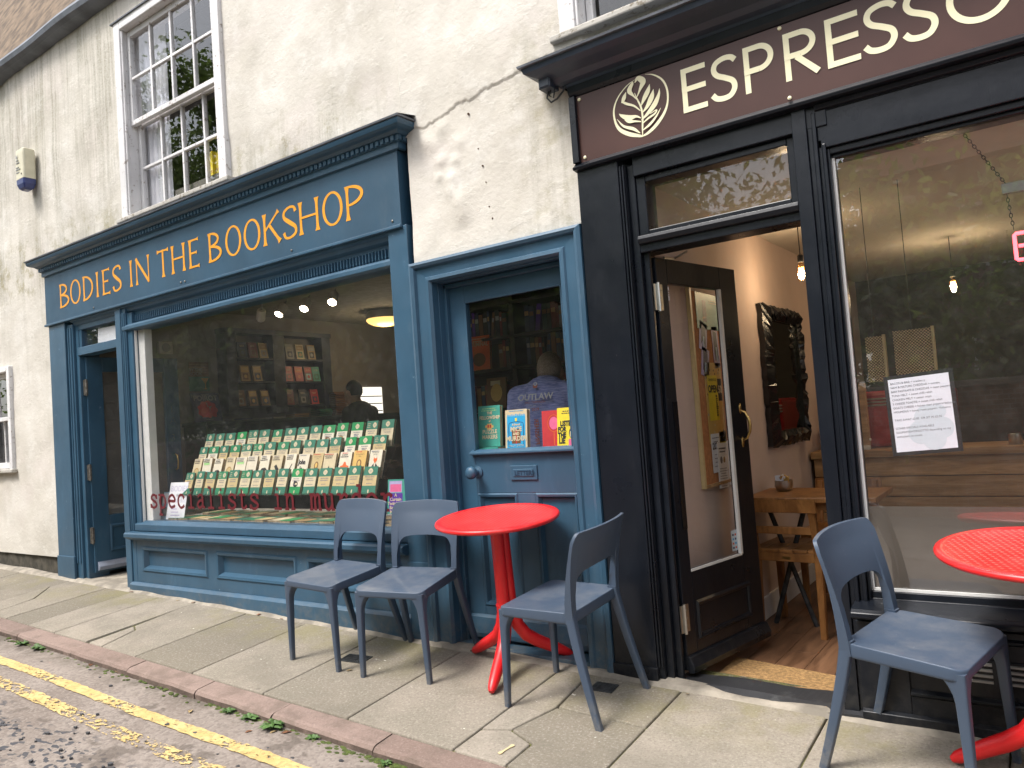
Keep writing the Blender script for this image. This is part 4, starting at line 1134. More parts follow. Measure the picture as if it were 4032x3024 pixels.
# cornice
mb = MB()
moulding(mb, [(0.03, 2.79), (0.035, 2.805), (0.06, 2.812), (0.085, 2.83), (0.135, 2.848), (0.165, 2.862), (0.172, 2.885)], -1.775, CXR, 0.0, 0.05)
mb.build('cornice', M['navy'], cf)
mb = MB()
moulding(mb, [(0.168, 2.886), (0.185, 2.888), (0.187, 2.898)], -1.775, CXR, 0.0, 0.05)
mb.add([(-1.94, -0.16, 2.902), (CXR, -0.16, 2.902), (CXR, 0.05, 3.02), (-1.90, 0.05, 3.00)], [(0, 1, 2, 3)])
mb.build('cornice_lead', M['lead'], cf)
# junction box with drooping cables under the cornice end
jb = MB().box(-1.90, -1.835, -0.10, -0.02, 2.795, 2.868)
jb.box(-1.895, -1.84, -0.105, -0.099, 2.80, 2.862)
jbo = jb.build('junction_box', M['navy'], cf, bevel=0.004)
mb = MB()
mb.tube([(-1.875, -0.05, 2.80), (-1.885, -0.055, 2.765), (-1.86, -0.06, 2.735), (-1.83, -0.055, 2.745), (-1.80, -0.045, 2.775), (-1.79, -0.035, 2.80)], 0.0045, 6)
mb.tube([(-1.86, -0.055, 2.80), (-1.868, -0.06, 2.77), (-1.846, -0.06, 2.752), (-1.838, -0.055, 2.80)], 0.004, 6)
mb.build('cable', M['iron'], jbo, smooth=True)
# door head, transom light, posts
mb = MB()
mb.box(-1.50, -0.66, 0.005, 0.14, 2.30, 2.392)
mb.box(-1.50, -0.79, 0.02, 0.14, 1.952, 2.03).prism([(0.02, 2.03), (0.0, 2.025), (-0.004, 2.01), (0.004, 1.99), (0.02, 1.985)], 'x', -1.50, -0.79)
mb.box(-1.50, -1.455, 0.03, 0.14, 2.03, 2.30).box(-0.825, -0.79, 0.03, 0.14, 2.03, 2.30).box(-1.455, -0.825, 0.03, 0.14, 2.27, 2.30).box(-1.455, -0.825, 0.032, 0.14, 2.03, 2.052)
mb.build('door_head', K, cf, bevel=0.004)
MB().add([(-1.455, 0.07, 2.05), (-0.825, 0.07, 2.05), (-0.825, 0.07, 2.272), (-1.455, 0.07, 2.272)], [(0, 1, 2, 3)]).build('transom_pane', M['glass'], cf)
mb = MB()
mb.box(-0.79, -0.735, -0.005, 0.14, -0.02, 2.392).box(-0.735, -0.715, 0.006, 0.14, 0.0, 2.36).box(-0.715, -0.70, -0.002, 0.14, 0.0, 2.36)
mb.box(-0.70, -0.685, 0.012, 0.14, 0.4, 2.25).box(-0.685, -0.672, 0.004, 0.14, 0.4, 2.23).box(-0.672, -0.662, 0.02, 0.14, 0.45, 2.21)
mb.build('post', K, cf, bevel=0.003)
mb = MB()
mb.box(-0.70, CXR, 0.012, 0.14, 2.215, 2.36).prism([(0.012, 2.36), (-0.006, 2.366), (-0.012, 2.385), (0.012, 2.392)], 'x', -0.70, CXR)
mb.box(-0.68, CXR, 0.028, 0.14, 2.19, 2.215).box(-0.67, CXR, 0.045, 0.14, 2.175, 2.19)
mb.box(1.75, 1.95, 0.0, 0.14, 0.0, 2.36)
mb.build('window_head', K, cf, bevel=0.003)
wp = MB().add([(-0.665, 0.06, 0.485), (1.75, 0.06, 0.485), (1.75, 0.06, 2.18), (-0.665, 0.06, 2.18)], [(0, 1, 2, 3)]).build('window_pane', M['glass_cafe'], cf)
tfro = NT('frosted film')
_p = tfro.pos()
_tr = tfro.n('ShaderNodeBsdfTranslucent'); _tr.inputs[0].default_value = (0.30, 0.27, 0.235, 1)
_df = tfro.n('ShaderNodeBsdfDiffuse'); _df.inputs[0].default_value = (0.135, 0.118, 0.10, 1)
_gl = tfro.n('ShaderNodeBsdfGlossy'); _gl.inputs['Roughness'].default_value = 0.22
_m1 = tfro.n('ShaderNodeMixShader'); _m1.inputs[0].default_value = 0.62
_m2 = tfro.n('ShaderNodeMixShader'); _m2.inputs[0].default_value = 0.10
tfro.lk(_tr.outputs[0], _m1.inputs[1]); tfro.lk(_df.outputs[0], _m1.inputs[2]); tfro.lk(_m1.outputs[0], _m2.inputs[1]); tfro.lk(_gl.outputs[0], _m2.inputs[2]); tfro.lk(_m2.outputs[0], tfro.out.inputs['Surface'])
MB().add([(-0.66, 0.0645, 0.49), (1.74, 0.0645, 0.49), (1.74, 0.0645, 0.808), (-0.66, 0.0645, 0.808)], [(0, 1, 2, 3)]).build('frosted_film', tfro.mat, wp)
mb = MB()
mb.box(-0.664, -0.652, 0.046, 0.058, 0.485, 2.18).box(-0.652, 1.75, 0.046, 0.058, 0.485, 0.500)
mb.build('white_sealant', M['white'], wp)
MB().prism([(0.14, 0.492), (0.04, 0.49), (0.035, 0.46), (-0.07, 0.442), (-0.085, 0.43), (-0.085, 0.412), (-0.06, 0.402), (0.14, 0.40)], 'x', -0.72, CXR).build('sill', K, cf, bevel=0.004)
rs = MB().box(-0.72, CXR, 0.0, 0.14, -0.08, 0.402)
rs.box(-0.72, -0.55, -0.012, 0.0, -0.08, 0.385).box(-0.55, CXR, -0.012, 0.0, 0.36, 0.385).box(-0.55, CXR, -0.012, 0.0, -0.08, 0.125)
rs.prism([(-0.012, 0.125), (-0.022, 0.13), (-0.02, 0.14), (0.0, 0.15)], 'x', -0.55, CXR)
rs.prism([(-0.012, 0.36), (-0.02, 0.355), (-0.018, 0.345), (0.0, 0.335)], 'x', -0.55, CXR)
rs.prism([(-0.012, -0.08), (-0.03, -0.08), (-0.03, 0.05), (-0.012, 0.06)], 'x', -0.72, CXR)
rso = rs.build('stall_riser', K, cf, bevel=0.003)
mb = MB()
mb.box(-0.36, -0.06, -0.008, 0.0, 0.19, 0.28)
vo = mb.build('air_vent', K, rso)
sv = simple('bare aluminium', (0.50, 0.50, 0.50), 0.35, 0.1, metal=0.9)
for k in range(4):
    z = 0.202 + k * 0.020
    mb = MB()
    for (a, b) in ((-0.35, -0.285), (-0.255, -0.19), (-0.16, -0.08)):
        mb.prism([(-0.008, z), (-0.015, z + 0.002), (-0.014, z + 0.008), (-0.008, z + 0.011)], 'x', a, b)
    mb.build('vent_slat', sv, rso)
# worn step
mb = MB()
xx = np.linspace(-1.50, -0.70, 30)
mb.loft([[(x, -0.035 + 0.01 * math.sin(11 * x), -0.1), (x, -0.03 + 0.008 * math.sin(17 * x), 0.028 + 0.004 * math.sin(23 * x)), (x, 0.02, 0.045 + 0.005 * math.sin(9 * x)), (x, 0.15, 0.045 + 0.004 * math.sin(14 * x)), (x, 0.19, 0.02), (x, 0.19, -0.1)] for x in xx])
mb.build('worn_step', paint('worn black step', (0.022, 0.023, 0.026), 0.45, worn=(0.30, 0.28, 0.25), wear=0.8), cf)
# ------------------------------------------------------------------ cafe door standing open
MB().box(-1.4995, -1.4975, 0.07, 0.30, 0.0, 1.95).build('reveal', M['pink_wall'], cf)
cd = door_leaf('door', cf, (-1.462, 0.084, 0.07), 79.0, 0.69, 1.865, 0.030, K, (0.085, 0.535, 0.43, 1.75), 'half-glazed black door standing open into the cafe')
MB().add([(0.085, 0.015, 0.43), (0.535, 0.015, 0.43), (0.535, 0.015, 1.75), (0.085, 0.015, 1.75)], [(0, 1, 2, 3)]).build('pane', M['glass_clean'], cd, local=True)
mb = MB()
mb.box(0.518, 0.536, -0.004, 0.012, 0.43, 1.75)
mb.box(0.085, 0.53, -0.002, 0.010, 0.423, 0.433)
mb.build('white_bead', M['white'], cd, local=True)
mb = MB()
panel_frame(mb, 0.10, 0.575, 0.115, 0.29, -0.001, 0.035, 0.012, 0.010)
mb.build('lower_panel', K, cd, local=True)
MB().prism([(0.0, -0.012), (-0.03, -0.008), (-0.035, 0.02), (-0.015, 0.06), (0.0, 0.065)], 'x', 0.0, 0.69).build('weather_bar', K, cd, local=True, bevel=0.003)
for z in (0.17, 1.62):
    mb = MB().box(-0.03, 0.035, -0.004, 0.0, z, z + 0.12).lathe([(0.008, z - 0.006), (0.008, z + 0.126)], 10, (-0.003, -0.008, 0))
    for k in range(3): mb.lathe([(0.005, -0.004), (0.005, -0.007)], 8, (0.022, 0, z + 0.025 + 0.035 * k), 'y')
    mb.build('hinge', M['steel'], cd, local=True)
mb = MB()
mb.tube([(0.625, -0.002, 0.985), (0.625, -0.03, 0.995), (0.625, -0.048, 1.03), (0.625, -0.05, 1.06), (0.625, -0.046, 1.09), (0.625, -0.03, 1.125), (0.625, -0.002, 1.135)], [0.006, 0.006, 0.0075, 0.009, 0.0075, 0.006, 0.006], 10)
mb.sphere((0.625, -0.003, 0.975), (0.011, 0.005, 0.026), 10, 6).sphere((0.625, -0.003, 1.145), (0.011, 0.005, 0.026), 10, 6)
mb.build('pull_handle', M['brass'], cd, local=True, smooth=True)
MB().box(0.045, 0.08, -0.004, 0.0, 0.62, 1.20).build('finger_plate', simple('black plate', (0.008, 0.008, 0.01), 0.2), cd, local=True)
st = MB().add([(0.465, 0.012, 0.45), (0.518, 0.012, 0.45), (0.518, 0.012, 0.55), (0.465, 0.012, 0.55)], [(0, 1, 2, 3)])
sto = st.build('card_sticker', simple('pale blue sticker', (0.55, 0.66, 0.74), 0.5), cd, local=True)
mb = MB()
for i in range(2):
    for j in range(4):
        a, b = 0.473 + 0.022 * i, 0.46 + 0.021 * j
        mb.add([(a, 0.0115, b), (a + 0.014, 0.0115, b), (a + 0.014, 0.0115, b + 0.010), (a, 0.0115, b + 0.010)], [(0, 1, 2, 3)], (i + j) % 3)
mb.build('card_symbols', [P_['navyc'], P_['orange'], P_['cyan']], cd, local=True)
mb = MB()
mb.tube([(0.10, 0.02, 1.875), (0.30, 0.10, 1.905)], 0.006, 6).tube([(0.30, 0.10, 1.905), (0.36, 0.06, 1.94)], 0.006, 6)
mb.build('closer_arm', M['steel'], cd, local=True)
mb = MB()
for k, (a, b, c) in enumerate([(0.0, 0.008, 0.0), (0.011, 0.016, 0.003), (0.024, 0.033, -0.003), (0.037, 0.041, 0.0), (0.046, 0.053, 0.002), (0.056, 0.066, 0.0)]):
    mb.hexa([(0.088, 0.010, 1.738 - a), (0.106, 0.010, 1.738 - a + c), (0.106, 0.012, 1.738 - a + c), (0.088, 0.012, 1.738 - a), (0.088, 0.010, 1.738 - b), (0.106, 0.010, 1.738 - b - c), (0.106, 0.012, 1.738 - b - c), (0.088, 0.012, 1.738 - b)])
tag(mb.build('door_label', M['paper'], cd, local=True), kind='stuff')
# ================================================================== PAVEMENT CHAIRS AND TABLES
def ground_matrix(x, y, ang):
    """stand a thing on the sloping pavement"""
    zx = GN
    fx = Vector((math.cos(ang), math.sin(ang), 0))
    fx = (fx - zx * fx.dot(zx)).normalized()
    fy = zx.cross(fx)
    z = G(x, y)
    return Matrix(((fx.x, fy.x, zx.x, x), (fx.y, fy.y, zx.y, y), (fx.z, fy.z, zx.z, z), (0, 0, 0, 1)))
def rrect(hw, hd, r, n=6, cx=0, cy=0, taper=0.0):
    pts = []
    for (sx, sy, a0) in ((1, 1, 0), (-1, 1, 90), (-1, -1, 180), (1, -1, 270)):
        for k in range(n + 1):
            a = R_(a0 + 90 * k / n)
            x = sx * (hw - r) + r * math.cos(a)
            y = sy * (hd - r) + r * math.sin(a)
            x *= 1 + taper * y / hd
            pts.append((cx + x, cy + y))
    return pts
def make_chair():
    ch = empty('cafe_chair', (0, 0, 0))
    m = M['grey_chair']
    # seat: rounded, dished, with an apron
    HW, HD, CY = 0.197, 0.186, -0.046
    mb = MB()
    def ztop(x, y):
        u, v = x / HW, (y - CY) / HD
        return 0.447 - 0.010 * (1 - u * u) * (1 - 0.4 * v * v) - 0.010 * max(0, -v - 0.55) ** 2 * 4 + 0.003 * v
    base = rrect(HW, HD, 0.042, 6, 0, CY, -0.02)
    S_ = lambda f: [(x * f, CY + (y - CY) * f) for x, y in base]
    rings = [[(x, y, ztop(x, y)) for x, y in S_(f)] for f in (0.02, 0.25, 0.5, 0.7, 0.85, 0.94, 0.975, 0.988)]
    rings.append([(x, y, ztop(x, y) - 0.0015) for x, y in S_(0.996)])
    rings.append([(x, y, ztop(x, y) - 0.005) for x, y in S_(1.0)])
    rings.append([(x, y, 0.412) for x, y in S_(1.0)])
    rings.append([(x, y, 0.404) for x, y in S_(1.0)])
    rings.append([(x, y, 0.402) for x, y in S_(0.99)])
    rings += [[(x, y, z) for x, y in S_(f)] for f, z in ((0.90, 0.402), (0.89, 0.425), (0.5, 0.430), (0.02, 0.430))]
    mb.loft(rings)
    mb.build('seat', m, ch, local=True, smooth=True)
    # legs: tapered, square, swelling into the apron at the top
    def leg(top, foot, wt, wb, zt, fl=0.0, deep=1.0, pw=1.0):
        mb = MB()
        rings = []
        for k in range(15):
            t = (k / 14) ** 1.5
            z = zt * (1 - t)
            x = top[0] + (foot[0] - top[0]) * t
            y = top[1] + (foot[1] - top[1]) * t ** pw
            g = fl * max(0, 1 - t / 0.24) ** 2.4
            w = wb + (wt - wb) * (1 - t) ** 1.2
            sx = -math.copysign(1, top[0]) * 0.5 * g
            sy = -math.copysign(1, top[1]) * 0.5 * g
            rings.append([(x + sx + a, y + sy + b, z) for a, b in rrect((w + g) / 2, (w * deep + g) / 2, w * 0.20, 3)])
        mb.loft(rings)
        return mb
    for sx_ in (-1, 1):
        leg((sx_ * 0.1760, -0.2110), (sx_ * 0.191, -0.232), 0.039, 0.024, 0.425, 0.050).build('leg', m, ch, local=True, smooth=True)
        leg((sx_ * 0.1765, 0.128), (sx_ * 0.206, 0.232), 0.034, 0.024, 0.455, 0.0, 1.25, 1.25).build('leg', m, ch, local=True, smooth=True)
    # backrest: slim uprights run into one curved panel, with a wide arched opening above the seat
    us = sorted(set([round(-1 + 2 * i / 56, 4) for i in range(57)] + [s__ * q__ for s__ in (-1, 1) for q__ in (0.84, 0.836, 0.828, 0.815, 0.80, 0.78)]))
    nv = 15
    UO = 0.84
    def S(u, z, off):
        t = (z - 0.40) / 0.38
        hw = 0.1945 + 0.012 * max(0, t)
        y = 0.130 + 0.068 * max(0, t) ** 1.9
        bow = 0.040 * (1 - u * u) * min(1, max(0, t - 0.15) * 1.4)
        return (hw * u, y + bow + off * (1 + 1.7 * max(0, 1 - 1.35 * max(0, t)) * (abs(u) > 0.8)), z)
    def cols(off):
        Pg = []
        for u in us:
            au = abs(u)
            zt = 0.784 - 0.006 * u * u - 0.040 * max(0, (au - 0.88) / 0.12) ** 2.4
            if au >= UO: zl = 0.405
            else: zl = 0.450 + (0.612 - 0.450) * (1 - (au / UO) ** 9) ** (1 / 3.2) - 0.012 * (au / UO) ** 2
            Pg.append([S(u, zl + (zt - zl) * j / (nv - 1), off) for j in range(nv)])
        return Pg
    mb = MB()
    F, Bk = cols(-0.0075), cols(0.0075)
    nu = len(us)
    mb.grid(F, nu, nv)
    nb = len(mb.v)
    mb.grid(Bk, nu, nv)
    mb.f[(nu - 1) * (nv - 1):] = [list(f[::-1]) for f in mb.f[(nu - 1) * (nv - 1):]]
    def ix(i, j, s_): return s_ * nb + i * nv + j
    for i in range(nu - 1):
        mb.f.append([ix(i, 0, 0), ix(i, 0, 1), ix(i + 1, 0, 1), ix(i + 1, 0, 0)]); mb.m.append(0)
        mb.f.append([ix(i, nv - 1, 0), ix(i + 1, nv - 1, 0), ix(i + 1, nv - 1, 1), ix(i, nv - 1, 1)]); mb.m.append(0)
    for j in range(nv - 1):
        mb.f.append([ix(0, j, 0), ix(0, j + 1, 0), ix(0, j + 1, 1), ix(0, j, 1)]); mb.m.append(0)
        mb.f.append([ix(nu - 1, j, 0), ix(nu - 1, j, 1), ix(nu - 1, j + 1, 1), ix(nu - 1, j + 1, 0)]); mb.m.append(0)
    b = mb.build('backrest', m, ch, local=True, smooth=True)
    bv = b.modifiers.new('bevel', 'BEVEL'); bv.width = 0.004; bv.segments = 2; bv.harden_normals = True; bv.limit_method = 'ANGLE'; bv.angle_limit = R_(50)
    return ch
chairs = [(-3.280, -0.2585, -0.0437, 'anthracite plastic chair furthest left, below the shop window'),
          (-2.776, -0.2343, 0.181, 'anthracite plastic chair between the leftmost chair and the red table'),
          (-1.825, -0.2824, -1.5927, 'anthracite plastic chair on the right of the whole red table, facing it'),
          (-0.499, -0.2618, 1.339, 'anthracite plastic chair in front of the cafe window, by the cut-off table'),
          (0.30, -0.30, -1.50, 'anthracite plastic chair cut off at the right edge beyond the table')]
proto = make_chair()
for i, (x, y, a, lab) in enumerate(chairs):
    o = proto if i == 0 else copy_tree(proto)
    o.matrix_world = ground_matrix(x, y, a)
    tag(o, lab, 'chair', 'anthracite pavement chairs')
# red tables
tred = NT('red perforated plastic')
_v = tred.objc()
_ang = tred.mp(_v, (1, 1, 1), (0, 0, 0), (0, 0, 0.6))
_X, _Y, _Z = tred.sep(_ang)
_s = 2 * math.pi / 0.030
_dot = tred.m('MULTIPLY', tred.m('SINE', tred.m('MULTIPLY', _X, _s)), tred.m('SINE', tred.m('MULTIPLY', _Y, _s)))
_rad = tred.m('SQRT', tred.m('ADD', tred.m('MULTIPLY', _X, _X), tred.m('MULTIPLY', _Y, _Y)))
_in = tred.ss(_rad, 0.272, 0.268)
_hole = tred.m('MULTIPLY', tred.ss(_dot, 0.25, 0.65), _in)
_c = tred.mix(tred.m('MULTIPLY', _hole, 0.8), (0.64, 0.010, 0.013), (0.92, 0.14, 0.11))  # dimples coloured lighter in place of their glints
_du = tred.m('MULTIPLY', tred.ss(tred.noise(_v, 7, 6, 0.7), 0.42, 0.78), 0.16)
_c = tred.mix(_du, _c, (0.55, 0.30, 0.26))
tred.fin(_c, 0.34, 0, tred.bump(_hole, 0.9, 0.0025), 0.5)
M['red_top'] = tred.mat
def make_table(rot):
    tb = empty('bistro_table', (0, 0, 0))
    mb = MB()
    mb.lathe([(0.001, 0.742), (0.268, 0.742), (0.274, 0.7445), (0.292, 0.7445), (0.299, 0.741), (0.302, 0.734), (0.300, 0.727), (0.294, 0.722), (0.24, 0.716), (0.05, 0.712), (0.001, 0.712)], 72)
    mb.build('table_top', M['red_top'], tb, local=True, smooth=True)
    for k in range(3):
        a = rot + k * 2 * math.pi / 3
        ca, sa = math.cos(a), math.sin(a)
        prof = [(0.020, 0.715, 0.030), (0.020, 0.60, 0.029), (0.021, 0.45, 0.029), (0.023, 0.34, 0.029), (0.029, 0.27, 0.030), (0.048, 0.205, 0.031), (0.085, 0.150, 0.031), (0.14, 0.110, 0.030), (0.20, 0.076, 0.028), (0.25, 0.046, 0.025), (0.285, 0.026, 0.020), (0.300, 0.016, 0.012)]
        pts = [(r * ca, r * sa, z) for r, z, w_ in prof]
        MB().tube(pts, [w_ for r, z, w_ in prof], 14).build('leg', M['red_plain'], tb, local=True, smooth=True)
    MB().lathe([(0.046, 0.320), (0.050, 0.316), (0.050, 0.311), (0.046, 0.308)], 24).build('collar', M['red_plain'], tb, local=True, smooth=True)
    return tb
t1 = make_table(2.909)
t1.matrix_world = ground_matrix(-2.2794, -0.1256, 0)
tag(t1, 'small round red plastic bistro table outside the shut blue door', 'table', 'red bistro tables')
t2 = copy_tree(t1)
t2.matrix_world = ground_matrix(-0.1074, -0.2247, 0.22)
tag(t2, 'small round red bistro table outside the cafe, cut by the right edge', 'table', 'red bistro tables')
# ================================================================== BOOKSHOP INTERIOR
FL = 0.10
shop = room('bookshop_room', -6.97, -1.60, 0.16, 4.3, FL, 2.56, (simple('dark shop floor', (0.06, 0.045, 0.035), 0.6), M['shop_wall'], simple('shop ceiling', (0.34, 0.31, 0.265), 0.85)))
MB().box(-4.7, -4.6, 2.3, 4.3, FL, 2.56).build('wall', simple('dim brown wall', (0.10, 0.085, 0.065), 0.8), shop)
MB().box(-6.97, -1.60, 0.95, 1.08, 2.44, 2.56).build('ceiling_beam', M['ceiling'], shop)
# display deck behind the big pane
dk = MB().box(-5.80, -3.03, 0.10, 0.80, 0.60, 0.668)
tag(dk.build('display_deck', M['white'], bevel=0.003), 'white window deck under the book display', 'shelf')
# ------------------------------------------------------------------ books
BW, BH, BT = 0.110, 0.178, 0.017
def book_mesh(key, w, h, t, cover, draw=None, spine=None, pages='page'):
    """upright book: front cover at y=0 facing -y, spine on the left (-x), base at z=0"""
    mats = [cover, M[pages] if pages in M else P_[pages]]
    mb = MB()
    c = 0.0012
    mb.box(-w / 2, w / 2, 0, c, 0, h, 0).box(-w / 2, w / 2, t - c, t, 0, h, 0).box(-w / 2 - 0.0005, -w / 2 + c, c, t - c, 0, h, 0)
    mb.box(-w / 2 + c, w / 2 - 0.0025, c, t - c, 0.0025, h - 0.0025, 1)
    if draw: draw(mb, mats, w, h)
    return mb.data(key, mats)
def slot(mats, m):
    if m not in mats: mats.append(m)
    return mats.index(m)
_dep = [0]
def rect(mb, mats, m, x0, x1, z0, z1, d=0.0004):
    mb.add([(x0, -d, z0), (x1, -d, z0), (x1, -d, z1), (x0, -d, z1)], [(0, 1, 2, 3)], slot(mats, m))
def poly(mb, mats, m, pts, d=0.0009):
    mb.add([(x, -d, z) for x, z in pts], [tuple(range(len(pts)))], slot(mats, m))
def disc(mb, mats, m, cx, cz, rx, rz, d=0.0009, n=14):
    poly(mb, mats, m, [(cx + rx * math.cos(2 * math.pi * k / n), cz + rz * math.sin(2 * math.pi * k / n)) for k in range(n)], d)
def words(mb, mats, m, s, size, cx, z, d=0.0014, bold=0.0, squeeze=1.0):
    put_text(mb, s, size, lambda a, b, q: (cx + a, -d, z + b), 0, slot(mats, m), align='CENTER', bold=bold, squeeze=squeeze)
def smudge_lines(mb, mats, m, cx, z, wd, n=2, step=0.011, h=0.0045):
    """lettering too small to read: short dashes"""
    for k in range(n):
        ww = wd * random.uniform(0.6, 1.0)
        x = cx - ww / 2
        while x < cx + ww / 2:
            l = random.uniform(0.004, 0.012)
            rect(mb, mats, m, x, min(x + l, cx + ww / 2), z - k * step, z - k * step + h, 0.0012)
            x += l + 0.003
def green_book(key, g, mid, title=None, art=None, bands=True, pages='page', logo=0.0):
    def draw(mb, mats, w, h):
        rect(mb, mats, mid, -w / 2 + 0.0005, w / 2 - 0.0005, h * (0.30 if bands else 0.0) + 0.0005, h * 0.675)
        if not bands: rect(mb, mats, mid, -w / 2 + 0.0005, w / 2 - 0.0005, 0.0005, h * 0.31, 0.0003)
        cz, r = h * 0.835, 0.019
        poly(mb, mats, P_['ivory'], [(logo + a, cz + b) for a, b in ((0, r), (r * 0.45, r * 0.82), (r, r * 0.25), (r, -r * 0.25), (r * 0.45, -r * 0.82), (0, -r), (-r * 0.45, -r * 0.82), (-r, -r * 0.25), (-r, r * 0.25), (-r * 0.45, r * 0.82))])
        rect(mb, mats, P_['grey'], logo - 0.010, logo + 0.010, cz + 0.001, cz + 0.004, 0.0012)
        rect(mb, mats, P_['grey'], logo - 0.007, logo + 0.007, cz - 0.006, cz - 0.003, 0.0012)
        if logo: smudge_lines(mb, mats, P_['ivory'], -0.03, h * 0.88, 0.03, 3, 0.012)
        if title:
            for k, l in enumerate(title): words(mb, mats, M['ink_grey'], l, 0.0165 if len(l) < 11 else 0.0135, 0, h * 0.60 - k * 0.018, squeeze=0.92)
        else: smudge_lines(mb, mats, M['ink_grey'], 0, h * 0.59, w * 0.66, 2, 0.014, 0.006)
        smudge_lines(mb, mats, M['ink_grey'], 0, h * 0.37, w * 0.6, 1)
        if art:
            disc(mb, mats, P_[art], 0.0, h * 0.40, 0.024, 0.020)
            disc(mb, mats, P_['ivory'], 0.006, h * 0.41, 0.012, 0.007, 0.0013)
            disc(mb, mats, P_[art], -0.012, h * 0.47, 0.010, 0.016, 0.0011)
        if bands:
            disc(mb, mats, P_['ivory'], 0, h * 0.10, 0.0055, 0.013)
    return book_mesh(key, BW, BH, BT, g, draw, pages=pages)
def art_book(key, base, kind, title=None):
    def draw(mb, mats, w, h):
        I = P_['blackc']
        smudge_lines(mb, mats, P_['red'] if kind in ('cup', 'blob', 'city') else M['ink_grey'], -0.01, h * 0.93, w * 0.7, 1, h=0.006)
        if title:
            for k, l in enumerate(title[0]): words(mb, mats, M['ink'], l, title[1], title[2], h * title[3] - k * title[1] * 1.05, bold=title[4], squeeze=0.85)
        else: smudge_lines(mb, mats, M['ink'], -0.01, h * 0.86, w * 0.75, 2, 0.013, 0.007)
        if kind == 'bird':
            poly(mb, mats, I, [(-0.04, h * .30), (-0.02, h * .48), (0.02, h * .50), (0.045, h * .40), (0.02, h * .36), (0.03, h * .20), (0.0, h * .28)])
        elif kind == 'city':
            poly(mb, mats, I, [(-0.035, h * .12), (-0.035, h * .36), (-0.02, h * .42), (-0.01, h * .36), (0.0, h * .50), (0.012, h * .38), (0.03, h * .40), (0.035, h * .12)])
        elif kind == 'figure':
            poly(mb, mats, I, [(-0.01, h * .15), (0.0, h * .40), (-0.02, h * .55), (0.0, h * .62), (0.02, h * .50), (0.035, h * .42), (0.02, h * .30), (0.03, h * .12)])
        elif kind == 'line':
            poly(mb, mats, I, [(-0.02, h * .15), (0.0, h * .40), (0.02, h * .62), (0.025, h * .60), (0.008, h * .38), (-0.014, h * .15)])
        elif kind == 'blob':
            poly(mb, mats, P_['orange'], [(0.035 * math.cos(a) * (1 + .25 * math.sin(5 * a)), h * .38 + 0.035 * math.sin(a) * (1 + .25 * math.cos(4 * a))) for a in np.linspace(0, 6.2, 26)])
        elif kind == 'cup':
            disc(mb, mats, P_['brown'], 0, h * .52, 0.021, 0.028)
            disc(mb, mats, P_['gold'], 0, h * .53, 0.012, 0.018, 0.0012)
            rect(mb, mats, P_['brown'], -0.004, 0.004, h * .28, h * .42, 0.0009)
            disc(mb, mats, P_['orange'], 0.002, h * .20, 0.03, 0.016)
        elif kind == 'fox':
            poly(mb, mats, P_['orange'], [(-0.016, h * .62), (-0.014, h * .75), (-0.006, h * .69), (0.006, h * .69), (0.014, h * .75), (0.016, h * .62), (0.0, h * .50)])
            poly(mb, mats, I, [(-0.04, h * .05), (-0.035, h * .36), (-0.012, h * .50), (0.012, h * .50), (0.035, h * .36), (0.04, h * .05)], 0.0007)
            poly(mb, mats, P_['cwhite'], [(-0.008, h * .50), (0.008, h * .50), (0.0, h * .28)], 0.0012)
        elif kind == 'box':
            rect(mb, mats, I, -0.026, 0.026, h * .22, h * .44, 0.0009)
            disc(mb, mats, P_['cwhite'], 0, h * .34, 0.012, 0.014, 0.0013)
        elif kind == 'round':
            disc(mb, mats, P_['tan'], 0, h * .40, 0.036, 0.036)
            disc(mb, mats, P_['cream'], 0.004, h * .41, 0.026, 0.024, 0.0012)
        elif kind == 'pale':
            rect(mb, mats, P_['lgreen'], -0.04, 0.03, h * .70, h * .82, 0.0009)
            smudge_lines(mb, mats, P_['skyb'], 0, h * .4, 0.07, 3)
        elif kind == 'tall':
            disc(mb, mats, P_['lilac'], 0.026, h * .2, 0.02, 0.03)
    return book_mesh(key, BW, BH, BT, base, draw)
g1, g2, g3 = P_['pgreen'], P_['pgreen2'], P_['pgreen3']
cm, iv, wh = P_['cream'], P_['ivory'], P_['cwhite']
T_ = lambda *a: a
r1 = [(g2, iv), (g2, iv), (g2, iv), (g3, wh, None, 'tan'), (g2, iv, None, None, 0.025), (g2, iv), (g1, cm), (g2, iv), (g2, iv), (g2, iv, ('DEATH IN', 'ECSTASY')), (g3, wh, None, 'brown'), (g3, wh, None, 'tan'), (g3, wh, None, 'grey'), (g2, iv, None, None, 0.025), (g2, iv, ('DEATH AT', 'THE BAR'))]
r2 = [(g2, iv), (g1, wh, None, 'tan'), (g2, cm), (g1, cm), (g2, iv, None, None, 0.02), (g1, iv, None, None, 0.02), (g2, iv), (g1, iv, ('THE LONG', 'DIVORCE')), (g2, iv), (g2, iv, ('AN OXFORD', 'TRAGEDY')), (g2, iv, ('DEATH IN', 'ECSTASY')), (g2, cm, ('THE SECRET', 'VANGUARD')), (g3, wh, None, 'grey'), (g3, wh, None, 'grey'), (g2, cm, ('Appleby', 'Plays Chicken'), None, 0.02)]
r4 = [(g2, cm, None, None, 0.02), (g2, iv), (g2, cm), (g1, iv, None, None, 0.02), (g2, cm, None, None, 0.02), (g1, iv, None, None, 0.02), (g2, iv), (g2, cm), (g2, iv), (g3, wh, None, 'blackc'), (g2, iv), (g2, cm), (g2, cm), (g2, cm), (g2, cm, ('FREQUENT', 'HEARSES'))]
JL = (('John', 'le'), 0.046, -0.012, 0.60, 0.0022)
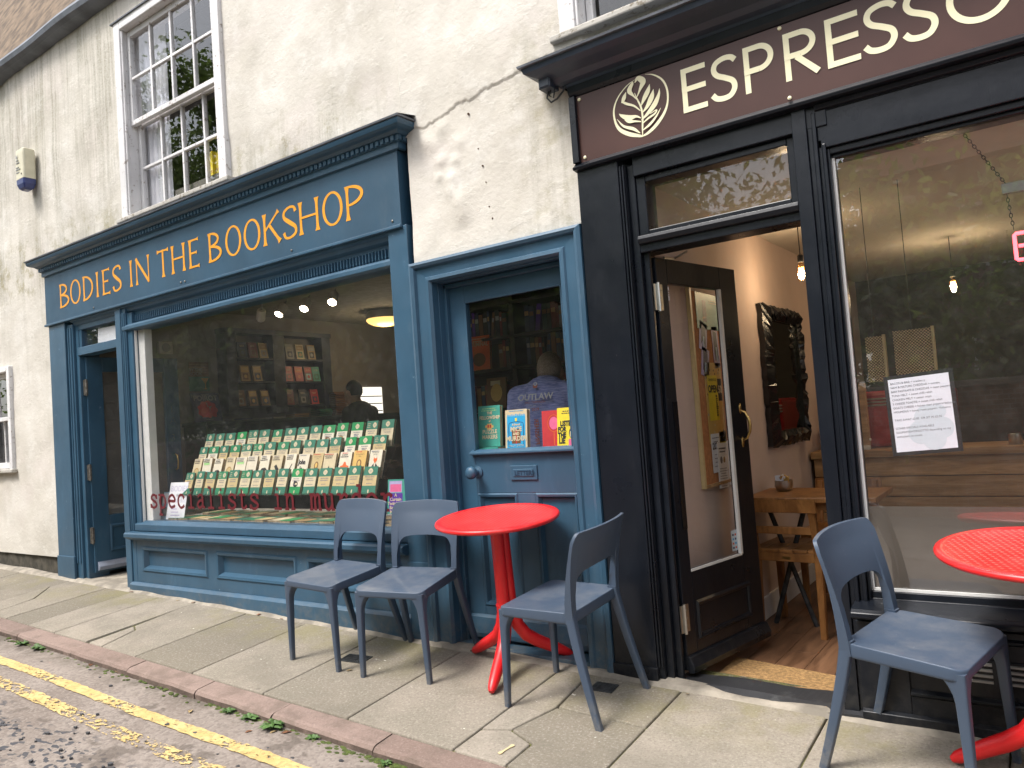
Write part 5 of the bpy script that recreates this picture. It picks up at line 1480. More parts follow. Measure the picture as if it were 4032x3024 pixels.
r3 = [(iv, 'round'), (wh, 'pale'), (wh, 'bird'), (iv, 'round'), (wh, 'pale'), (wh, 'box'), (wh, 'bird'), (iv, 'figure'), (wh, 'line'), (wh, 'tall', JL), (P_['cream'], 'cup', (('A Connoisseur\'s', 'Case'), 0.0125, 0, 0.84, 0.0)), (iv, 'city'), (wh, 'blob'), (P_['gold'], 'cup', (('A Connoisseur\'s', 'Case'), 0.0125, 0, 0.84, 0.0)), (wh, 'fox', (('The dog it was', 'that died'), 0.0115, -0.005, 0.88, 0.0))]
ROWS = [('back', r1, 1.132, 0.385), ('second', r2, 1.038, 0.315), ('third', r3, 0.946, 0.245), ('front', r4, 0.852, 0.175)]
XL_, XR_ = {'back': -5.53, 'second': -5.52, 'third': -5.50, 'front': -5.50}, {'back': -3.56, 'second': -3.56, 'third': -3.545, 'front': -3.525}
ROWNAME = {'back': 'top row', 'second': 'second row down', 'third': 'third row down', 'front': 'bottom row'}
mcache = {}
bi = 0
for rn, row, z, y in ROWS:
    n = len(row)
    for i, spec in enumerate(row):
        key = (rn == 'third', rn == 'front') + tuple(str(s_) for s_ in spec)
        if key not in mcache:
            if rn == 'third':
                mcache[key] = art_book('paperback', spec[0], spec[1], spec[2] if len(spec) > 2 else None)
                nm = 'pale illustrated paperback'
            else:
                mcache[key] = green_book('paperback', spec[0], spec[1], spec[2] if len(spec) > 2 else None, spec[3] if len(spec) > 3 else None, rn == 'front', logo=spec[4] if len(spec) > 4 else 0.0)
        o = bpy.data.objects.new('paperback', mcache[key])
        COL.objects.link(o)
        o.location = (XL_[rn] + (XR_[rn] - XL_[rn]) * i / (n - 1) + random.uniform(-0.006, 0.006), y, z)
        o.rotation_euler = (R_(-17 + random.uniform(-1.5, 1.5)), R_(random.uniform(-1, 1)), R_(random.uniform(-4, 5)))
        o.scale = (random.uniform(0.97, 1.03), random.uniform(0.8, 1.7), random.uniform(0.97, 1.02))
        kind = 'Pale illustrated paperback' if rn == 'third' else 'Green and cream paperback'
        tag(o, '%s, %s from left in the %s of the display' % (kind, ORD[i + 1], ROWNAME[rn]), 'book', 'paperbacks on the window stand')
# clear stepped stand
stand = empty('display_stand', (-4.5, 0.3, 0.668), 'clear acrylic stepped stand holding four rows of paperbacks', 'display stand')
for rn, row, z, y in ROWS:
    mb = MB()
    mb.box(-5.62, -3.42, y - 0.004, y + 0.05, z - 0.008, z - 0.004)
    mb.box(-5.62, -3.42, y - 0.008, y - 0.004, z - 0.008, z + 0.012)
    mb.build('tier', M['acrylic'], stand)
for x in (-5.55, -4.85, -4.15, -3.46):
    MB().prism([(0.165, 0.668), (0.44, 0.668), (0.44, 1.30), (0.42, 1.30), (0.385, 1.12), (0.315, 1.03), (0.245, 0.935), (0.165, 0.84)], 'x', x - 0.002, x + 0.002).build('side_panel', M['acrylic'], stand)
# books lying flat along the deck
for i in range(30):
    mb = MB()
    w_, t_, d_ = 0.112 + 0.01 * random.random(), 0.013 + 0.008 * random.random(), 0.175
    c = [g2, g1, cm, iv, g3, P_['tan']][i % 6]
    mb.box(-w_ / 2, w_ / 2, 0, d_, 0, 0.001, 0).box(-w_ / 2, w_ / 2, 0, d_, t_ - 0.001, t_, 0).box(-w_ / 2 + 0.001, w_ / 2 - 0.001, 0.002, d_, 0.001, t_ - 0.001, 1)
    mb.box(-w_ / 2 + 0.004, w_ / 2 - 0.004, 0.11, 0.172, t_, t_ + 0.0005, 2)
    o = mb.build('flat_book', [c, M['page'], [iv, g1, g2][i % 3]], local=True)
    o.location = (-5.60 + (i % 15) * 0.1335 + random.uniform(-0.01, 0.01), 0.115 + random.uniform(0, 0.02) + (0.26 if i > 14 else 0), 0.6685)
    o.rotation_euler = (0, 0, R_(random.uniform(-9, 9)))
    tag(o, 'Closed paperback lying flat on the white deck, %s from left in the %s' % (ORD[i % 15 + 1], 'nearer row' if i < 15 else 'row behind'), 'book', 'books lying flat on the window deck')
# standing book, card and notice at the ends of the deck
def draw_curtain(mb, mats, w, h):
    rect(mb, mats, P_['lilac'], -w * .42, w * .30, h * .62, h * .95)
    rect(mb, mats, P_['pink'], -w * .36, w * .25, h * .64, h * .86, 0.0006)
    rect(mb, mats, P_['purple'], -w * .42, w * .34, h * .06, h * .60, 0.0006)
    for k, l in enumerate(('A', 'Curtain', 'Twitcher\'s', 'Book of', 'Murder')): words(mb, mats, P_['ivory'], l, 0.027, -w * .04, h * .50 - k * 0.0245, bold=0.0008)
o = bpy.data.objects.new('paperback', book_mesh('curtain', 0.13, 0.205, 0.03, P_['teal'], draw_curtain)); COL.objects.link(o)
o.location = (-3.275, 0.16, 0.735); o.rotation_euler = (R_(-8), 0, R_(8))
tag(o, 'turquoise edged paperback with a purple cover at the right end of the window deck', 'book')
for i in range(3):
    o = MB().box(-0.08, 0.08, -0.06, 0.06, 0, 0.02, 1).box(-0.082, 0.082, -0.062, 0.062, 0.02, 0.0215, 0).box(-0.082, 0.082, -0.062, 0.062, -0.001, 0.0005, 0).build('flat_book', [[wh, P_['blackc'], P_['grey']][i], M['page']], local=True)
    o.location = (-3.27 + 0.01 * i, 0.16, 0.6695 + 0.0225 * i); o.rotation_euler = (0, 0, R_(5 * i - 4))
    tag(o, 'book lying flat under the turquoise paperback, %s of its short pile' % ('bottom', 'middle', 'top')[i], 'book')
mb = MB()
mb.box(-0.11, 0.11, 0, 0.003, 0, 0.285, 0)
for k, (l, sz) in enumerate((('BODIES', 0.062), ('IN THE BOOKSHOP', 0.026), ('CAMBRIDGE', 0.036))):
    put_text(mb, l, sz, lambda a, b, d, k=k: (-0.095 + a, -0.0008, 0.215 - (0, 0.045, 0.085)[k] + b), 0, 1, bold=-0.001)
for k in range(4):
    mb.box(-0.06, 0.05 - 0.02 * k, -0.0008, -0.0004, 0.03 + k * 0.024, 0.036 + k * 0.024, 1)
o = mb.build('notice_card', [M['paper'], P_['lilac']], local=True)
o.location = (-5.60, 0.135, 0.67); o.rotation_euler = (R_(-12), 0, R_(4))
tag(o, 'white lettered card standing at the left end of the window deck', 'card')
mb = MB().box(-0.10, 0.10, 0, 0.02, 0, 0.21, 0).box(-0.095, 0.0, -0.001, 0, 0.12, 0.20, 1).box(-0.02, 0.08, -0.0015, 0, 0.10, 0.17, 2).box(-0.09, 0.09, -0.001, 0, 0.02, 0.09, 3)
o = mb.build('leaflet_rack', [P_['skyb'], M['paper'], P_['navyc'], P_['grey']], local=True)
o.location = (-5.735, 0.16, 0.67); o.rotation_euler = (R_(-14), 0, R_(6))
tag(o, 'pale blue leaflet rack leaning behind the white lettered card', 'leaflet rack')
# ------------------------------------------------------------------ left wall: shelves, ledge, posters
def face_out(name, y, z, w, h, base, label, colours, x=-6.83, group=None):
    def draw(mb, mats, W_, H_):
        a = P_[colours[0]]; b = P_[colours[1]]
        rect(mb, mats, a, -W_ * .42, W_ * .42, H_ * .60, H_ * .92)
        rect(mb, mats, b, -W_ * .32, W_ * .30, H_ * .12, H_ * .52)
        disc(mb, mats, a, 0.0, H_ * .32, W_ * .18, H_ * .12, 0.0012)
        smudge_lines(mb, mats, iv, 0, H_ * .78, W_ * .6, 2)
    o = bpy.data.objects.new(name, book_mesh(name, w, h, 0.025, P_[base], draw)); COL.objects.link(o)
    o.location = (x, y, z); o.rotation_euler = (R_(-9), 0, R_(90))
    return tag(o, label, 'book', group)
sh = empty('wall_shelf', (-6.90, 2.2, 1.53), 'dark blue wall shelf of two bays with face-out books inside the bookshop', 'shelf')
Nv = M['dark_blue_in']
for (a, b) in ((1.48, 1.60), (2.05, 2.20), (2.72, 2.84)):
    MB().box(-6.965, -6.80, a, b, 1.50, 2.38).build('upright', Nv, sh)
MB().box(-6.965, -6.79, 1.47, 2.85, 2.335, 2.385).build('top_board', Nv, sh)
for z in (2.085, 1.84, 1.585):
    for (a, b) in ((1.60, 2.05), (2.20, 2.72)):
        MB().box(-6.965, -6.80, a, b, z - 0.018, z).build('shelf_board', Nv, sh)
spots = {2.085: [(1.70, 'navyc', 'blackc', 'navyc'), (1.83, 'maroon', 'brown', 'maroon'), (1.96, 'tan', 'grey', 'cream'), (2.30, 'grey', 'navyc', 'grey'), (2.44, 'tan', 'pgreen2', 'ivory'), (2.60, 'grey', 'blackc', 'tan')],
         1.84: [(1.72, 'gold', 'brown', 'tan'), (1.87, 'gold', 'navyc', 'tan'), (2.27, 'red', 'maroon', 'red'), (2.41, 'orange', 'red', 'red'), (2.54, 'red', 'skyb', 'maroon'), (2.65, 'teal', 'pgreen2', 'teal')],
         1.585: [(1.65, 'brown', 'grey', 'brown'), (1.80, 'gold', 'blackc', 'brown'), (1.95, 'gold', 'navyc', 'brown'), (2.27, 'maroon', 'brown', 'maroon'), (2.45, 'blackc', 'grey', 'blackc'), (2.61, 'red', 'navyc', 'red')]}
for z, lst in spots.items():
    for k, (y, a, b, base) in enumerate(lst):
        face_out('display_book', y, z, 0.105, 0.17, base, 'face-out book, %s from the left on the %s board of the dark blue wall shelf' % (ORD[k + 1], {2.085: 'top', 1.84: 'middle', 1.585: 'bottom'}[z]), (a, b), group='face-out books on the wall shelf')
lg = empty('low_bookcase', (-6.8, 2.6, FL), 'dark green waist-high bookcase along the left wall of the bookshop', 'bookcase')
MB().box(-6.965, -6.56, 1.06, 4.2, 1.405, 1.44).build('top_board', M['dark_green'], lg, bevel=0.004)
MB().box(-6.965, -6.62, 1.08, 4.2, FL, 1.405).build('carcass', M['dark_green'], lg)
MB().box(-6.62, -6.60, 1.08, 4.2, 1.30, 1.405).build('rail', M['dark_green'], lg)
# poster, board, fan on that wall
def wall_sheet(name, x, y0, y1, z0, z1, draw, base, label, cat, lean=0.0, th=0.004):
    w_, h_ = y1 - y0, z1 - z0
    mats = [base]
    mb = MB().box(-w_ / 2, w_ / 2, 0, th, 0, h_, 0)
    draw(mb, mats, w_, h_)
    o = mb.build(name, mats, local=True)
    o.location = (x, (y0 + y1) / 2, z0); o.rotation_euler = (R_(-lean), 0, R_(90))
    return tag(o, label, cat)
def d_cock(mb, mats, w, h):
    rect(mb, mats, P_['brown'], -w * .5, w * .5, h * .5, h, 0.0003)
    for k in range(5): rect(mb, mats, P_['tan'], -w * .48, w * .46, h * (.55 + .09 * k), h * (.56 + .09 * k), 0.0006)
    words(mb, mats, P_['grey'], 'BY THE', 0.045, -w * .16, h * .68, bold=0.001)
    words(mb, mats, P_['grey'], 'BOOK', 0.05, -w * .16, h * .54, bold=0.001)
    poly(mb, mats, P_['gold'], [(w * .10, h * .44), (w * .46, h * .45), (w * .32, h * .26), (w * .32, h * .1), (w * .40, h * .07), (w * .18, h * .07), (w * .28, h * .1), (w * .28, h * .26)])
wall_sheet('poster', -6.962, 1.16, 1.38, 1.755, 2.045, d_cock, P_['pgreen2'], 'small brown and green poster with a cocktail glass on the bookshop wall', 'poster')
def d_fan(mb, mats, w, h):
    words(mb, mats, P_['grey'], 'POIROT', 0.072, 0, h * .74, bold=0.003)
    pts = []
    for k in range(44):
        a = 2 * math.pi * k / 44
        r = 0.105 * (1 + 0.07 * math.cos(9 * a))
        if -2.2 < (a if a < math.pi else a - 2 * math.pi) < -0.95: r *= 0.78
        pts.append((0.005 + r * math.cos(a), h * .40 + r * 0.92 * math.sin(a)))
    poly(mb, mats, P_['red'], pts)
    poly(mb, mats, P_['grey'], [(0.02, h * .52), (0.06, h * .55), (0.035, h * .46), (0.03, h * .36), (0.025, h * .46)], 0.0014)
    poly(mb, mats, P_['grey'], [(-0.005, h * .66), (0.005, h * .66), (0.018, h * .52), (0.01, h * .50)], 0.0014)
    smudge_lines(mb, mats, P_['grey'], 0.01, h * .08, 0.10, 1)
    smudge_lines(mb, mats, P_['grey'], 0.0, h * .92, 0.13, 1, h=0.01)
wall_sheet('display_board', -6.86, 1.14, 1.445, 1.442, 1.74, d_fan, P_['navyc'], 'dark board with a red fan shape leaning on the green bookcase', 'board', 12, 0.02)
fan = empty('extractor_fan', (-6.95, 0.92, 2.13), 'small square extractor fan high on the bookshop wall above the open door', 'fan')
MB().box(-6.97, -6.93, 0.85, 0.99, 2.115, 2.235).build('housing', M['ceiling'], fan, bevel=0.006)
MB().lathe([(0.042, -6.93), (0.042, -6.925), (0.030, -6.922)], 20, (0, 0.92, 2.175), 'x').build('grille', P_['grey'], fan)
# papers, prints and a white notice further along the ledge
for k, (y, dx, w_, h_, c, lab) in enumerate([(1.62, 0.0, 0.13, 0.03, 'navyc', 'small dark pile of cards on the green ledge under the shelf'), (2.0, 0.02, 0.16, 0.02, 'grey', 'loose grey papers on the green ledge, left of the middle'),
                                       (2.30, 0.0, 0.2, 0.05, 'tan', 'tan box of cards on the green ledge'), (2.62, 0.02, 0.18, 0.09, 'pgreen2', 'dark green pile of books on the green ledge'), (2.86, 0, 0.16, 0.30, 'brown', 'tall brown stack of boxed sets at the far end of the ledge')]):
    mb = MB()
    n = max(1, int(h_ / 0.022))
    for j in range(n): mb.box(-0.07, 0.07 + 0.01 * (j % 3), -w_ / 2 + 0.004 * (j % 2), w_ / 2, j * 0.021, j * 0.021 + 0.018)
    o = mb.build('paper_pile', P_[c], local=True)
    o.location = (-6.78 + dx, y, 1.441)
    tag(o, lab, 'pile')
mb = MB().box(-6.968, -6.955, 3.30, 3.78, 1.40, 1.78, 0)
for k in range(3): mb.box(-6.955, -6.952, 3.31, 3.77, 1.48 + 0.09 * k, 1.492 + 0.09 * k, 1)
tag(mb.build('glowing_panel', [glow('pale panel glow', (0.95, 0.90, 0.80), 0.55), P_['blackc']]), 'pale panel with an added glow and dark bars behind the man in profile', 'window')  # pale panel of unknown kind, glow added to make it bright
# ------------------------------------------------------------------ spotlights and the dome lamp (lit)
tr = empty('spotlight_track', (-5.5, 1.42, 2.50), 'dark ceiling track inside the bookshop carrying four spotlights', 'track')
MB().box(-6.2, -4.9, 1.40, 1.44, 2.53, 2.56).build('rail', P_['grey'], tr)
lens_on = glow('lit spotlight lens', (1.0, 0.86, 0.62), 14)
for k, (x, lit, yaw, tilt) in enumerate([(-6.12, False, 150, 40), (-5.80, True, 60, 62), (-5.46, True, 30, 52), (-5.10, True, 25, 30)]):
    lab = ('unlit white spotlight at the left end of the ceiling track', 'lit spotlight, leftmost of the three glowing on the track', 'lit spotlight, middle of the three glowing on the track', 'lit spotlight, rightmost of the three glowing on the track')[k]
    s_ = empty('spotlight', (x, 1.42, 2.44), lab, 'spotlight', 'spotlights on the bookshop ceiling track')
    mb = MB().lathe([(0.012, 0.03), (0.035, 0.025), (0.042, 0.01), (0.042, -0.085), (0.036, -0.09)], 18)
    mb.build('head', M['ceiling'], s_, local=True, smooth=True)
    MB().tube([(0, 0, 0.02), (0, 0, 0.09)], 0.007, 6).build('stem', P_['grey'], s_, local=True)
    MB().lathe([(0.037, -0.091), (0.034, -0.096), (0.001, -0.097)], 18).build('lens', lens_on if lit else M['paper'], s_, local=True)
    d = (Vector((0, -3.16, 1.24)) - Vector((x, 1.42, 2.44))).normalized()
    d = (Vector((x + (0.3, 0.1, 0.35, 0.6)[k], 0.36, 1.05)) - Vector((x, 1.42, 2.44))).normalized() if lit else Vector((-0.6, 0.3, -0.7)).normalized()
    s_.rotation_euler = (-d).to_track_quat('Z', 'Y').to_euler()
    if lit:
        L = bpy.data.lights.new('spot_bulb', 'SPOT'); L.energy = 14; L.spot_size = R_(58); L.spot_blend = 0.6; L.color = (1, 0.85, 0.65); L.shadow_soft_size = 0.03
        lo = bpy.data.objects.new('bulb', L); COL.objects.link(lo); lo.parent = s_; lo.location = (0, 0, -0.11)
dm = empty('dome_lamp', (-6.05, 3.0, 2.40), 'warm lit dome ceiling lamp behind the right side of the window', 'lamp')
MB().lathe([(0.20, 2.475), (0.21, 2.455), (0.19, 2.43), (0.14, 2.405), (0.07, 2.39), (0.001, 2.385)], 28, (-6.05, 3.0, 0)).build('diffuser', glow('lit dome glass', (1.0, 0.66, 0.20), 0.62), dm, smooth=True)
MB().lathe([(0.19, 2.555), (0.215, 2.50), (0.213, 2.47), (0.205, 2.468)], 28, (-6.05, 3.0, 0)).build('rim', M['ceiling'], dm, smooth=True)
L = bpy.data.lights.new('dome_bulb', 'POINT'); L.energy = 4; L.color = (1, 0.8, 0.5); L.shadow_soft_size = 0.15
lo = bpy.data.objects.new('bulb', L); COL.objects.link(lo); lo.location = (-6.05, 3.0, 2.33); lo.parent = dm; lo.matrix_parent_inverse = Matrix.Translation(-wl(dm))
# ------------------------------------------------------------------ behind the shut door: ledge with five books, dark bookcases
tag(MB().box(-2.70, -1.95, 0.165, 0.34, 1.05, 1.078).build('door_ledge', M['dark_blue_in']), 'narrow ledge behind the glass of the shut blue door', 'ledge')
def door_book(w, h, t, cover, draw, loc, rz, lab, lean=6):
    o = bpy.data.objects.new('hardback', book_mesh('hardback', w, h, t, cover, draw, pages='ivory')); COL.objects.link(o)
    o.location = loc; o.rotation_euler = (R_(-lean), 0, R_(rz))
    return tag(o, lab, 'book', 'books on the door ledge')
def d_fell(mb, mats, w, h):
    g = P_['lgreen']; gy = P_['ivory']
    for (l, s_, z) in (('THE', 0.020, .79), ('FELLOWSHIP', 0.0255, .67), ('of', 0.014, .60), ('PUZZLE', 0.030, .32), ('MAKERS', 0.030, .19)): words(mb, mats, gy, l, s_, 0.004, h * z, bold=0.0009, squeeze=0.9)
    rect(mb, mats, P_['gold'], -0.025, 0.028, h * .46, h * .52); rect(mb, mats, P_['gold'], -0.014, 0.017, h * .42, h * .56, 0.0006)
    rect(mb, mats, P_['red'], -0.010, -0.001, h * .455, h * .53, 0.0009); rect(mb, mats, P_['red'], 0.004, 0.013, h * .455, h * .53, 0.0009)
    smudge_lines(mb, mats, g, 0, h * .92, w * .7, 2)
def d_mice(mb, mats, w, h):
    rect(mb, mats, P_['cyan'], -w * .42, w * .42, h * .055, h * .84)
    for k in range(9):
        a = -w * .40 + k * w * .092
        rect(mb, mats, P_['cyan'], a, a + w * .06, h * .84, h * (.84 + .05 * random.random() + .02), 0.0004)
    rect(mb, mats, P_['brown'], -w * .20, w * .20, h * .16, h * .52, 0.0008)
    rect(mb, mats, P_['red'], -w * .02, w * .03, h * .16, h * .50, 0.0010)
    for s_ in (-1, 1): rect(mb, mats, P_['navyc'], s_ * w * .34 - .002, s_ * w * .34 + .002, h * .09, h * .60, 0.0008)
    for s_ in (-1, 1):
        ribbon_pts = cr([(s_ * w * .34, h * .58, .003), (s_ * w * .31, h * .66, .003), (s_ * w * .15, h * .69, .003), (0, h * .70, .003)], 5)
        ribbon(mb, ribbon_pts, lambda a, b, d: (a, -0.0009, b), 0); k = slot(mats, P_['navyc']); mb.m[-(len(ribbon_pts) - 1):] = [k] * (len(ribbon_pts) - 1)
    poly(mb, mats, P_['yellow'], [(-.007, h * .79), (.007, h * .79), (.005, h * .71), (-.005, h * .71)], 0.0011)
    for (l, s_, z) in (('A Case of', 0.013, .61), ('MICE', 0.034, .465), ('AND', 0.019, .375), ('MURDER', 0.034, .235)): words(mb, mats, P_['ivory'], l, s_, 0.0, h * z, bold=0.0012, d=0.0018, squeeze=0.95)
    words(mb, mats, P_['ivory'], 'SALLY SMITH', 0.0165, 0, h * .085, d=0.0018)
    smudge_lines(mb, mats, P_['cyan'], 0, h * .955, w * .7, 1)
def d_red(mb, mats, w, h):
    ring = [(w * .02 + w * .26 * math.cos(a), h * .66 + h * .22 * math.sin(a), .0035) for a in np.linspace(0, 2 * math.pi, 30)[:-1]]
    k0 = len(mb.m); ribbon(mb, ring, lambda a, b, d: (a, -0.0009, b), 0, closed=True); mb.m[k0:] = [slot(mats, P_['orange'])] * (len(mb.m) - k0)
    rect(mb, mats, P_['orange'], w * .0, w * .04, h * .08, h * .44)
    disc(mb, mats, P_['pink'], w * .02, h * .66, w * .2, h * .17, 0.0006)
def d_listen(mb, mats, w, h):
    for (l, s_, z) in (('LISTEN', 0.036, .55), ('FOR', 0.034, .41), ('THE', 0.034, .27), ('LIE', 0.040, .12)): words(mb, mats, P_['blackc'], l, s_, -w * (.0 if l == 'LISTEN' else .26), h * z, bold=0.0018, squeeze=0.72)
    disc(mb, mats, P_['blackc'], w * .22, h * .36, w * .14, h * .13, 0.0009); disc(mb, mats, P_['ivory'], w * .2, h * .34, w * .085, h * .085, 0.0013)
    rect(mb, mats, P_['pink'], w * .06, w * .32, h * .04, h * .22, 0.0009)
    smudge_lines(mb, mats, M['ink'], 0, h * .9, w * .6, 2)
door_book(0.142, 0.225, 0.028, P_['teal'], d_fell, (-2.575, 0.20, 1.105), 5, 'teal hardback with a puzzle piece at the left behind the door glass')
door_book(0.138, 0.218, 0.030, P_['ivory'], d_mice, (-2.395, 0.20, 1.079), 3, 'bright blue hardback with a street lamp in the middle behind the door glass')
door_book(0.125, 0.198, 0.030, P_['red'], d_red, (-2.165, 0.215, 1.079), 14, 'red hardback with a magnifying glass behind the door glass')
door_book(0.115, 0.208, 0.026, P_['yellow'], d_listen, (-2.075, 0.20, 1.079), 6, 'yellow paperback, rightmost of the books behind the door glass', 8)
o = MB().box(-0.08, 0.08, -0.06, 0.05, 0.0, 0.0015, 0).box(-0.08, 0.08, -0.06, 0.05, 0.0225, 0.024, 0).box(-0.08, 0.08, -0.061, -0.058, 0.0, 0.024, 0).box(-0.078, 0.078, -0.058, 0.048, 0.0015, 0.0225, 1).build('hardback', [P_['teal'], M['page']], local=True)
o.location = (-2.57, 0.225, 1.0785)
tag(o, 'teal hardback lying flat under the upright teal one', 'book', 'books on the door ledge')
dkw = simple('dark shelf timber', (0.018, 0.013, 0.010), 0.5)
bc = empty('dark_bookcase', (-3.5, 1.75, FL), 'dark full-height bookcase behind the man, seen through the door glass', 'bookcase')
for x in (-4.55, -3.42, -2.45): MB().box(x, x + 0.04, 1.66, 1.94, FL, 2.42).build('upright', dkw, bc)
for z in (0.62, 0.98, 1.34, 1.655, 1.90, 2.16, 2.42): MB().box(-4.55, -2.41, 1.66, 1.94, z - 0.022, z).build('shelf_board', dkw, bc)
MB().box(-4.55, -2.41, 1.94, 1.96, FL, 2.44).build('back_board', dkw, bc)
cl = ['maroon', 'navyc', 'brown', 'grey', 'brown', 'blackc', 'dark', 'blackc', 'maroon', 'navyc', 'purple', 'brown']
P_['dark'] = M['dark_green']
k = 0
for z, zn in ((1.34, 'lowest visible'), (1.655, 'middle'), (1.90, 'upper')):
    for bay, (x0, x1) in (('left', (-3.98, -3.48)), ('right', (-3.30, -2.75))):
        x = x0
        i = 0
        while x < x1:
            t_ = random.uniform(0.02, 0.045); h_ = random.uniform(0.16, 0.225)
            if not (bay == 'left' and z == 1.655 and x < -3.60):
                i += 1
                o = MB().box(0, t_, 0, 0.14, 0, h_, 0).box(0.0015, t_ - 0.0015, 0.002, 0.139, h_ * 0.999, h_ + 0.0005, 1).box(0.003, t_ - 0.003, -0.0006, 0, h_ * .62, h_ * .78, 2).build('shelved_book', [P_[random.choice(cl)], M['page'], P_[random.choice(['tan', 'brown', 'grey'])]], local=True)
                o.location = (x, 1.70, z + 0.0005)
                if random.random() < 0.14: o.rotation_euler = (0, R_(9), 0); x += 0.03
                tag(o, 'upright book, %s along the %s shelf in the %s bay of the dark bookcase' % (ORD[min(i, 20)], zn, bay), 'book', 'books in the dark bookcase')
            x += t_ + 0.002
def d_crim(mb, mats, w, h):
    words(mb, mats, P_['ivory'], 'CRIMINAL', 0.045, 0, h * .70, bold=0.001, squeeze=0.8)
    smudge_lines(mb, mats, P_['ivory'], 0, h * .90, w * .7, 2, 0.02, 0.010)
    disc(mb, mats, P_['brown'], 0, h * .30, w * .3, h * .2)
o = bpy.data.objects.new('display_book', book_mesh('crim', 0.19, 0.27, 0.03, P_['orange'], d_crim)); COL.objects.link(o)
o.location = (-3.72, 1.64, 1.656); o.rotation_euler = (R_(-4), 0, R_(10))
tag(o, 'large orange-red book facing out on the dark bookcase at the left of the door glass', 'book')
o = bpy.data.objects.new('display_book', book_mesh('mag', 0.17, 0.235, 0.02, P_['brown'], lambda mb, mats, w, h: (disc(mb, mats, P_['gold'], 0, h * .5, w * .3, h * .3), rect(mb, mats, P_['ivory'], -w * .3, w * .2, h * .75, h * .9))))
COL.objects.link(o); o.location = (-3.55, 1.60, 1.345); o.rotation_euler = (R_(-6), 0, R_(8))
tag(o, 'brown patterned book facing out on the dark bookcase below the orange-red one', 'book')
# ================================================================== CAFE INTERIOR
CW, CF, CC = -1.50, 0.0, 2.30
cafe = room('cafe_room', CW, 3.0, 0.17, 4.6, CF, CC, (None, M['pink_wall'], M['ceiling']))
for o_ in cafe.children:                  # the rear of the cafe is dark boarding
    if o_.name.startswith('wall') and o_.location.y > 4: o_.data.materials[0] = simple('dark boarding', (0.045, 0.042, 0.036), 0.8)

MB().box(CW, 3.0, 0.17, 4.6, CF - 0.06, CF - 0.004).build('subfloor', M['dark'], cafe)
x = CW
i = 0
while x < 1.6:                            # laminate boards run away from the door
    for (a, b) in ((0.17 - 0.3 * (i % 3), 1.35 - 0.3 * (i % 3)), (1.353 - 0.3 * (i % 3), 2.7)):
        MB().box(x + 0.001, x + 0.139, max(a, 0.17), b, CF - 0.004, CF).build('floor_plank', M['floor_wood'], cafe, bevel=0.001)
    x += 0.14
    i += 1
MB().box(CW, CW + 0.014, 0.30, 2.7, CF, CF + 0.125).build('skirting', M['white'], cafe, bevel=0.003)
tag(MB().hexa([(-1.40, 0.17, 0.0), (-0.70, 0.17, 0.0), (-0.70, 0.40, 0.0), (-1.40, 0.52, 0.0), (-1.40, 0.17, 0.014), (-0.70, 0.17, 0.014), (-0.70, 0.40, 0.014), (-1.40, 0.52, 0.014)]).build('doormat', M['coir'], bevel=0.003), 'tan coir doormat just inside the open cafe door', 'doormat')
# counter faced with boards
cn = empty('cafe_counter', (-0.2, 2.6, CF), 'pine board counter across the back of the cafe', 'counter')
MB().box(CW + 0.02, 2.2, 2.46, 2.95, 0.815, 0.865).build('counter_top', M['counter_wood'], cn, bevel=0.006)
zz = [0.0, 0.13, 0.29, 0.44, 0.55, 0.685, 0.815]
for k in range(6):
    MB().box(CW + 0.03, 2.2, 2.50 - 0.004 * (k % 2), 2.53, zz[k] + 0.003, zz[k + 1] - 0.003).build('board', M['counter_wood'], cn, bevel=0.003)
MB().box(CW + 0.03, 2.2, 2.53, 2.9, 0.0, 0.815).build('carcass', M['dark'], cn)
